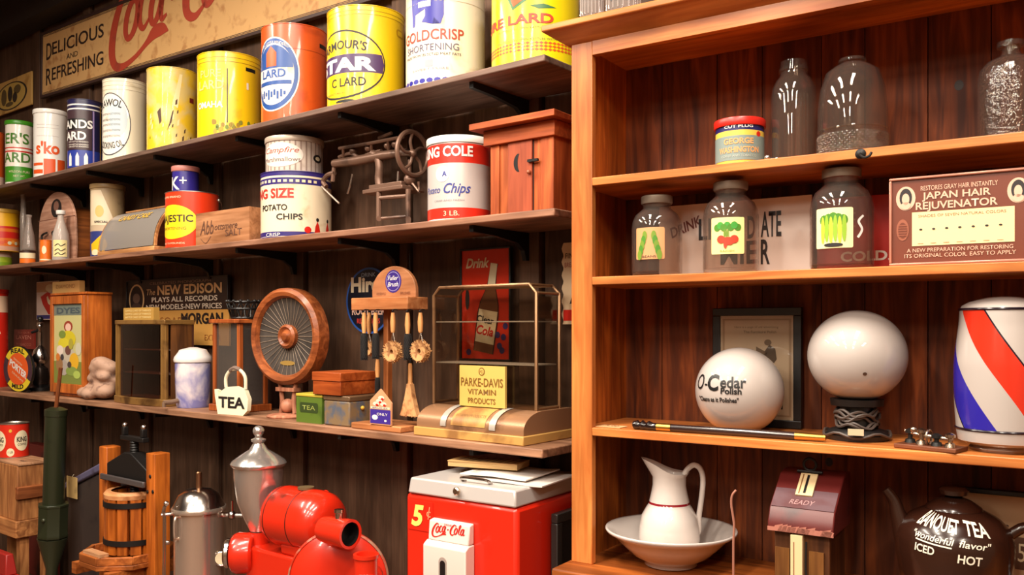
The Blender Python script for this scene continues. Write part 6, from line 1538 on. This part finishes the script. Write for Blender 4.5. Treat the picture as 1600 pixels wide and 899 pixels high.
o, r, x, y = globe('glass_globe', 'white glass lamp globe with black polish lettering resting on the lower cabinet shelf', 'lamp globe', 1086, 1226, 537, .02, S3)
mb = MB(); n = 40; k0 = .94
prof = [(r*sin(pi*i/n), r*k0-r*cos(pi*i/n)) for i in range(n+1) if r*k0-r*cos(pi*i/n) > .0005]
prof = [(0, .0), (prof[0][0], 0)]+prof
mb.lathe(prof, MILK, 64)
xf = turned(prof, -.42, 0, r)
mb.text('O', xf, BLACK, -r*.62, r*1.00, r*.34, r*.28); mb.text('-', xf, BLACK, -r*.40, r*1.05, r*.2, bold=.02); mb.text('C', xf, BLACK, -r*.20, r*1.0, r*.34, r*.30, bold=.03)
mb.text('edar', xf, BLACK, r*.28, r*1.07, r*.24, r*.58, bold=.02); mb.text('Polish', xf, BLACK, r*.24, r*.93, r*.13, r*.46, bold=.03); mb.text('"Cleans as it Polishes"', xf, BLACK, -r*.12, r*.74, r*.10, r*1.05, bold=.03)
mb.build('globe_body', o)
o, r, x, y = globe('globe_lamp', 'white glass globe lamp on a black base with its cord wound round', 'lamp', 1261, 1420, 480, .03, S3)
zc = H(556, y)-S3; k0 = zc
zbt = H(622, y)-S3
mb = MB(); prof = [(r*sin(pi*i/n), zc-r*.965*cos(pi*i/n)) for i in range(n+1) if zc-r*.965*cos(pi*i/n) > zbt]
mb.lathe([(0, zbt+.0005), (prof[0][0]*.9, zbt+.0005)]+prof, MILK, 64); xf = turned(prof, .02, 0, r); mb.patch(ell(r*.14, zc-r*.34, r*.045, r*.035, 9), xf, paint((80, 56, 44), .5)); mb.build('globe_body', o)
mb = MB(); mb.lathe([(0, .0), (r*.62, 0), (r*.64, .012), (r*.58, .022), (r*.36, .03), (r*.34, zbt-.022), (r*.52, zbt-.018), (r*.54, zbt-.002), (0, zbt)], BLACK, 40); mb.build('base', o)
CORD = paint((74, 62, 56), .5)
mb = MB(); pts = []
for i in range(110): t = i*.36; rr = r*(.44+.05*sin(i*.7)); pts.append((rr*cos(t), rr*sin(t), .034+(zbt-.06)*(.5+.5*sin(i*.23))*.9+.006*sin(i*1.9)))
mb.tube(smooth_path(pts, 3), .0036, CORD, 6)
pts = [(r*.66*cos(t), r*.66*sin(t), .014+.006*sin(5*t)) for t in [2*pi*i/30 for i in range(31)]]; mb.tube(pts, .0036, CORD, 6)
mb.box(-.02, .015, -r*.70-.012, -r*.70+.004, .018, .032, paint((200, 180, 150), .4)); mb.build('cord', o)
# cane along the shelf front
ca = At('walking_cane', 'dark walking cane with brass collars and a carved head along the shelf front', 'cane', K, 988, .022, S3)
u1_, zr = ca.x(1290, .012), .0105
mb = MB(); mb.tube([(ca.x(1048), .004, zr), (ca.x(1240), .012, zr)], .0095, paint((40, 24, 22), .25, coat=.4), 16); mb.build('shaft', ca.o)
BRA = metal((206, 160, 80), .3)
mb = MB(); mb.tube([(ca.x(1026), .003, zr), (ca.x(1048)-.0005, .004, zr)], .0103, BRA, 16); mb.build('collar', ca.o)
mb = MB(); mb.tube([(ca.x(1240)+.0005, .012, zr, .0098), (u1_, .014, zr, .0075)], .0098, BRA, 16); mb.build('ferrule', ca.o)
mb = MB(); xs_ = [0, .012, .022, .034, .046, .056]; xe = ca.x(1026)-.0005
mb.tube([(xe*k, .003, zr+max(0, rr-zr)+.0002, rr) for k, rr in ((0, .005), (.06, .011), (.2, .0125), (.32, .009), (.42, .0128), (.55, .009), (.68, .0125), (.82, .010), (1, .0098))], .01, paint((26, 16, 16), .2, coat=.5), 14); mb.build('carved_head', ca.o)
pt = At('paper_slip', 'little paper slip lying at the left end of the lower cabinet shelf', 'paper', K, 930, .02, S3)
mb = MB(); mb.box(0, .075, 0, .05, .0002, .0015, paint((214, 166, 116), .6)); mb.text('5.00', flat_top(.0015), paint((120, 80, 50), .5), .04, .018, .016); tag(mb.build('paper_slip_sheet', pt.o), None, None)
# little metal mechanism on a wooden board
a = At('telegraph_key', 'small metal mechanism on a wooden board between the globe lamp and striped pole', 'device', K, 1405, .055, S3)
a.o.rotation_euler.z = K.rz-.25
TW = wood((130, 76, 48), (84, 44, 28), 'x', .45)
mb = MB(); mb.box(0, .135, -.03, .04, 0, .010, TW); mb.build('board', a.o, bevel=.002)
SILV = metal((190, 170, 150), .25)
for i, (x0, y0, hh) in enumerate(((.02, .012, .03), (.05, .0, .034), (.085, -.005, .026), (.115, -.008, .03))):
    mb = MB(); mb.lathe([(0, .0102), (.012, .0102), (.010, .018), (.005, .020), (.005, hh), (.011, hh+.002), (.011, hh+.008), (.004, hh+.012), (0, hh+.012)], SILV if i % 2 else BLACK, 16, (x0, y0, 0)); mb.build('binding_post', a.o)
mb = MB(); mb.tube(smooth_path([(.01, .012, .036), (.04, .004, .032), (.07, .0, .030), (.12, -.008, .028)]), .0045, SILV); mb.ring((.068, -.004, .028), .016, .003, SILV, 'x', 20); mb.ball((.03, .006, .040), .008, SILV, seg=10); mb.build('lever', a.o)
# barber pole
u, v, r = K.fit(1493, 1648, .02); x, y = K.p(u, v)
o = thing('barber_pole', 'fat red, white and blue striped barber pole globe at the right of the lower shelf', 'barber pole', (x, y, S3), facing(x, y))
mb = MB(); mb.lathe([(0, 0), (r*.70, 0), (r*.72, .006), (r*.68, .014), (0, .014)], metal((150, 136, 126), .3), 44); mb.build('base', o)
zt_ = H(462, y-r*.2)-S3; z0, z1 = H(678, y-r)-S3, H(482, y-r)-S3
mb = MB(); mb.lathe([(0, .0145), (r*.80, .0145), (r*.96, .022), (r*1.0, z0-.004), (r*1.0, z0)], MILK, 60); mb.lathe([(r*.92, z1), (r*.88, z1+.008), (r*.74, z1+(zt_-z1)*.55), (r*.4, zt_-.004), (0, zt_)], MILK, 60)
def rz2(k): return r*(1.0+.05*sin(pi*min(1, k*1.15))-.08*max(0, k-.55)/.45)
Rst, Bst = paint((206, 48, 28), .15, coat=.5), paint((44, 36, 150), .15, coat=.5); BLK = paint((30, 18, 30), .2)
seq = [(Rst, 20), (BLK, 1.2), (MILK, 24), (BLK, 1.2), (Bst, 22), (MILK, 21.6)]
tot = sum(q[1] for q in seq)*2; cuts = []; ms = []
acc = 0
for _ in range(2):
    for m, wdt in seq:
        nn = max(1, int(round(wdt/3)))
        for i in range(nn): cuts.append(acc+wdt*i/nn); ms.append(m)
        acc += wdt
cuts = [c/tot*2*pi for c in cuts]
rows = 30; nseg = len(cuts); vs = []; fs = []; mm_ = []
TW_ = 1.80; A0 = R(-90-38)-.5
for j in range(rows+1):
    k = j/rows; rr = rz2(k); z = z0+(z1-z0)*k
    for c in cuts: t = A0+c-TW_*(k-1.0)*1.0; vs.append((rr*cos(t), rr*sin(t), z))
for j in range(rows):
    for i in range(nseg): i2 = (i+1) % nseg; fs.append((j*nseg+i, j*nseg+i2, (j+1)*nseg+i2, (j+1)*nseg+i)); mm_.append(ms[i])
mb.add(vs, fs, mm_)
for z, q in ((z0, 1.003), (z1, .925)): mb.ring((0, 0, z), r*q, .0028, BLK, 'z', 60)
mb.build('globe_body', o)

# ---- counter: bowl, pitcher, dispenser, hook stand, teapot, sign
POR = paint((206, 195, 188), .4, coat=1); PRIM = paint((244, 238, 230), .12, coat=.6)
bx, by = K.p(K.u(1048, .118), .118)
r = 103.5*by/F*.985
o = thing('wash_bowl', 'wide white porcelain wash bowl on the cabinet counter', 'bowl', (bx, by, CB), facing(bx, by))
zr = H(826, by)-CB
outer = [(0, 0), (r*.36, 0), (r*.40, .004), (r*.40, .014), (r*.58, .030), (r*.76, .060), (r*.88, zr-.018), (r*.985, zr-.007), (r, zr-.001), (r*.99, zr+.002)]
inner = [(r*.955, zr), (r*.85, zr-.012), (r*.72, .064), (r*.56, .036), (r*.47, .021), (0, .020)]
mb = MB(); mb.lathe(outer+inner, POR, 72); mb.build('bowl_body', o, angle=80)
# pitcher
ppx, ppy = bx-.004, by+.0
o = thing('pitcher', 'white porcelain pitcher with a dark red band standing in the wash bowl', 'pitcher', (ppx, ppy, CB+.0225), facing(ppx, ppy))
m_ = ppy/F; zz = lambda py: H(py, ppy)-CB-.0225
RB = paint((130, 24, 34), .2, coat=.5)
ctl = [(0, 0, None), (38, 0.001, None), (44, .006, None), (47, zz(838), None), (46, zz(822), None), (43, zz(806), None), (35, zz(792), None), (31.5, zz(787), None), (31.0, zz(783.5), None), (28.0, zz(770), None), (25.8, zz(758), None), (26, zz(745), None)]
seg = 56; vs = []; fs = []; mts = []
rows_ = [(q[0]*m_, q[1]) for q in ctl[1:]]
# body rings up to the waist, then a lip that rises to a spout on the left
def lipz(t):                                         # t: 0 at the spout (-x)
    c = .5+.5*cos(t); return c
RINGS = []
for rr, z in rows_: RINGS.append([(rr*cos(pi+2*pi*i/seg), rr*sin(pi+2*pi*i/seg), z) for i in range(seg)])
for k in (.35, .7, 1.0):
    row = []
    for i in range(seg):
        t = 2*pi*i/seg; c = .5+.5*cos(t)
        hz = zz(745)+k*((zz(738)-zz(745))*(1-c)**1.0+(zz(716)-zz(745))*c**2.2)
        s2 = max(0, cos(t))
        rr = (26+k*(1.5+16*s2**3+3*(1-c)))*m_
        yk = 1-.25*k*s2**2
        row.append((rr*cos(pi+t), rr*sin(pi+t)*yk, hz))
    RINGS.append(row)
inner_ = [[(x*.90 if abs(x) > 1e-6 else x, y*.88, z-.004) for x, y, z in RINGS[-1]]]+[[(x*.88, y*.88, z) for x, y, z in RINGS[k]] for k in (-2, -3, -4, -6, -8)]
allr = RINGS+inner_
base = 0
for rw in allr: vs += rw
for j in range(len(allr)-1):
    mat_ = RB if 6 <= j <= 6 else POR
    for i in range(seg): i2 = (i+1) % seg; fs.append((j*seg+i, j*seg+i2, (j+1)*seg+i2, (j+1)*seg+i)); mts.append(mat_)
fs.append(tuple(range(seg))[::-1]); mts.append(POR); fs.append(tuple((len(allr)-1)*seg+i for i in range(seg))); mts.append(POR)
mb = MB(); mb.add(vs, fs, mts); mb.build('pitcher_body', o, angle=75)
hp = [(1071, 741), (1078, 731), (1087, 726), (1096, 732), (1100, 748), (1098, 775), (1094, 805), (1093, 828), (1088, 838)]
mb = MB(); mb.tube(smooth_path([((px-1048.5)*m_, 0, zz(py), .0075) for px, py in hp], 6), .0075, POR, 12); mb.build('handle', o)
# wire hook on a round foot
u, v = K.u(1146, -.03), -.03; x, y = K.p(u, v)
o = thing('bill_spike', 'thin bent wire spike on a small round foot beside the wash bowl', 'spike', (x, y, CB), facing(x, y))
mb = MB(); mb.lathe([(0, 0), (.034, 0), (.034, .006), (.02, .014), (.008, .018), (.007, .03), (.016, .034), (.016, .038), (0, .04)], paint((150, 120, 110), .3, .6), 28); mb.build('foot', o)
zz = lambda py: H(py, y)-CB; m_ = y/F
mb = MB(); mb.tube(smooth_path([(0, 0, .039), (0, 0, zz(850)), ((1147-1146)*m_, 0, zz(820)), ((1143-1146)*m_, 0, zz(790)), ((1144-1146)*m_, 0, zz(775)), ((1150-1146)*m_, 0, zz(766))]), .0028, paint((190, 130, 110), .35, .4), 8); mb.build('wire', o)
# red sloping-front dispenser
a = At('match_dispenser', 'worn red sloping-topped dispenser box with an ivory slot plate', 'dispenser', K, 1200, -.015, CB)
RW = paint((92, 28, 26), .4, 0, .7, (50, 24, 26)); RS = paint((100, 74, 80), .4, .1, .8, (90, 48, 50)); EDG = paint((176, 112, 96), .5, 0, .6, (130, 40, 34))
w_ = a.x(1303); D = .17
zA = a.z(835, 1255); zB = a.z(742, 1255, .10)
zB = min(zB, S3-CB-.06)
BW_ = wood((110, 66, 36), (66, 36, 20), 'z', .45)
mb = MB(); mb.box(.012, w_-.012, .012, D, 0, zA, BW_); mb.build('box_body', a.o, bevel=.003)
sl = [(-.004, zA+.0005), (-.004, zA+.022), (.012, zA+.055), (.10, zB), (.13, zB+.006), (D+.004, zB+.006), (D+.004, zA+.0005)]
mb = MB(); mb.prism(sl, 0, w_, RW, axis='x')
mb.patch(rect(0, 0, 1, 1), lambda x, y, e: (w_*.02+x*w_*.96, .0125+(.06-.0125)*y-e*.5, zA+.056+(zA+.055+(zB-zA-.055)*.55-zA-.056)*y+e), RS, .0012)
mb.patch(rect(0, 0, 1, 1), lambda x, y, e: (x*w_, -.004-e, zA+.0005+.010*y), EDG, .001); 
for i in range(14): x = random.random()*w_*.9; mb.patch([(x, zA+.001), (x+.02, zA+.001), (x+.025, zA+.012+.008*random.random()), (x+.006, zA+.014)], flat(y=-.004), EDG, .0015)
mb.build('sloping_top', a.o, bevel=.003)
an = atan2(zB-zA-.055, .088); 
def sx(x, y, e): return (x, .012+y*cos(an)-e*sin(an), zA+.055+y*sin(an)+e*cos(an))
ln = math.hypot(zB-zA-.055, .088); IV = paint((222, 196, 150), .35)
mb = MB(); c = w_*.48; 
for e0 in (0,):
    q = [(c-.020, ln*.36), (c+.020, ln*.36), (c+.020, ln*1.0), (c-.020, ln*1.0)]
    vs = [sx(x, y, .0005) for x, y in q]+[sx(x, y, .006) for x, y in q]; mb.add(vs, [(3, 2, 1, 0), (4, 5, 6, 7), (0, 1, 5, 4), (1, 2, 6, 5), (2, 3, 7, 6), (3, 0, 4, 7)], IV)
mb.patch(rect(c-.003, ln*.42, c+.003, ln*.95), sx, BLACK, .0066); mb.patch(rect(c-.014, ln*.40, c-.011, ln*.97), sx, paint((130, 90, 50), .5), .0066)
mb.text('READY', sx, paint((170, 130, 130), .5), c, ln*.12, .014, .06, shear=.3, e=.002); mb.build('slot_plate', a.o)
mb = MB(); zt2 = sx(0, ln*1.0, 0); p0 = Vector(sx(c, ln*1.02, .004)); mb.tube([tuple(p0+Vector((-.03, 0, .004))), tuple(p0+Vector((.03, 0, .004)))], .004, IRON); mb.ring(tuple(p0+Vector((0, 0, .022))), .015, .0035, IRON, 'y', 20); mb.build('finial', a.o)
mb = MB(); mb.box(w_*.36, w_*.54, -.006, .0115, .02, zA-.004, IV); mb.box(w_*.40, w_*.42, -.0066, -.006, .03, zA-.02, paint((150, 110, 80), .4)); mb.build('front_strip', a.o, bevel=.002)
for x0 in (.10, .62): mb = MB(); mb.box(w_*x0, w_*(x0+.22), .006, .0115, .03, zA*.75, wood((150, 100, 50), (100, 60, 28), 'z', .45)); mb.build('side_window', a.o)
mb = MB(); pk = [(w_*.60, -.006, zA*.9), (w_*.60, -.010, zA*.5), (w_*.63, -.012, zA*.35), (w_*.62, -.012, zA*.1)]; mb.tube(smooth_path(pk), .0025, IRON, 6); mb.build('chain', a.o)
# display teapot
u, v = K.u(1490, .105), .105; x, y = K.p(u, v)
r = 84*y/F
o = thing('display_teapot', 'very big dark brown advertising teapot with hand-painted white lettering', 'teapot', (x, y, CB), facing(x, y))
BRT = paint((44, 22, 14), .22, coat=.25)
zz = lambda py: H(py, y)-CB
yf = y-r*.93
zl = zz(795); zm_ = zz(868); zk = zz(768)
prof = [(0, 0), (r*.55, 0), (r*.60, .008), (r*.62, .012), (r*.88, zm_*.50), (r*.98, zm_*.95), (r*1.0, zz(850)), (r*.985, zz(836)), (r*.92, zz(822)), (r*.78, zz(808)), (r*.60, zz(799)), (r*.50, zl)]
prof = [(p[0], p[1]) for p in prof]; pp = [prof[0], prof[1], prof[2]]+[q for q in smooth_path([(*p, 0) for p in prof[3:]], 5)]
pp = [(q[0], q[1]) for q in pp]
mb = MB(); mb.lathe(pp+[(0, zl)], BRT, 64); xf = turned(pp, -.12, 0, r)
WP = paint((236, 226, 206), .35)
sl_ = -.10
def W(t, px, py, hpx, wpx, **k):
    x0 = (px-1487)*yf/F*1.04; mb.text(t, xf, WP, x0, H(py, yf)-CB, hpx*yf/F, wpx*yf/F*1.06, rot=sl_, **k)
W('BANQUET', 1467, 834, 18, 76, bold=.02); W('TEA', 1534, 840, 19, 40, bold=.02)
W('"wonderful', 1465, 852, 10, 64, bold=.01, shear=.2); W('flavor"', 1528, 858, 10, 46, bold=.01, shear=.2); W('ICED', 1455, 872, 12, 30, bold=.02); W('HOT', 1519, 882, 13, 33, bold=.02)
mb.stroke([((1438-1487)*yf/F, H(852, yf)-CB, .003), ((1466-1487)*yf/F, H(856, yf)-CB, .003), ((1495-1487)*yf/F, H(859, yf)-CB, .003)], xf, WP)
mb.build('pot_body', o)
mb = MB(); mb.lathe([(r*.49, zl+.0005), (r*.47, zl+.006), (r*.30, zl+.020), (r*.13, zl+.028), (r*.11, zk-.012), (r*.24, zk-.006), (r*.26, zk+.004), (r*.2, zk+.010), (0, zk+.012)], BRT, 44); mb.build('lid', o)
X = lambda px: (px-1487)*y/F
mb = MB(); mb.tube(smooth_path([(X(1428), -.01, zz(862), .034), (X(1418), -.01, zz(840), .026), (X(1409), -.012, zz(812), .018), (X(1402), -.012, zz(788), .0135), (X(1390), -.014, zz(771), .011)], 6), .02, BRT, 18); 
mb.build('spout', o)
mb = MB(); mb.tube(smooth_path([(X(1560), .0, zz(832)), (X(1582), 0, zz(815)), (X(1606), 0, zz(818)), (X(1616), 0, zz(850)), (X(1604), 0, zz(885)), (X(1575), 0, zz(905))], 6), .012, BRT, 12); mb.build('handle', o)
def d(mb, xf, w_, h):
    mb.text('Swiss', xf, paint((70, 50, 40), .5), w_*.45, h*.62, h*.14, w_*.3, shear=.2); mb.text('CLASS', xf, paint((60, 46, 40), .5), w_*.40, h*.36, h*.18, w_*.36, bold=.01); 
    mb.patch(rect(w_*.66, h*.28, w_*.97, h*.6), xf, paint((90, 60, 40), .5)); mb.text('55c', xf, CREAM, w_*.82, h*.36, h*.18, w_*.26, e=.002)
plate('framed_sign', 'dark framed cream card behind the brown teapot', 'sign', K, 1486, 1640, 767, 850, .262, paint((190, 158, 120), .5), .010, paint((22, 16, 14), .4), .012, deco=d, z=CB+.0125)
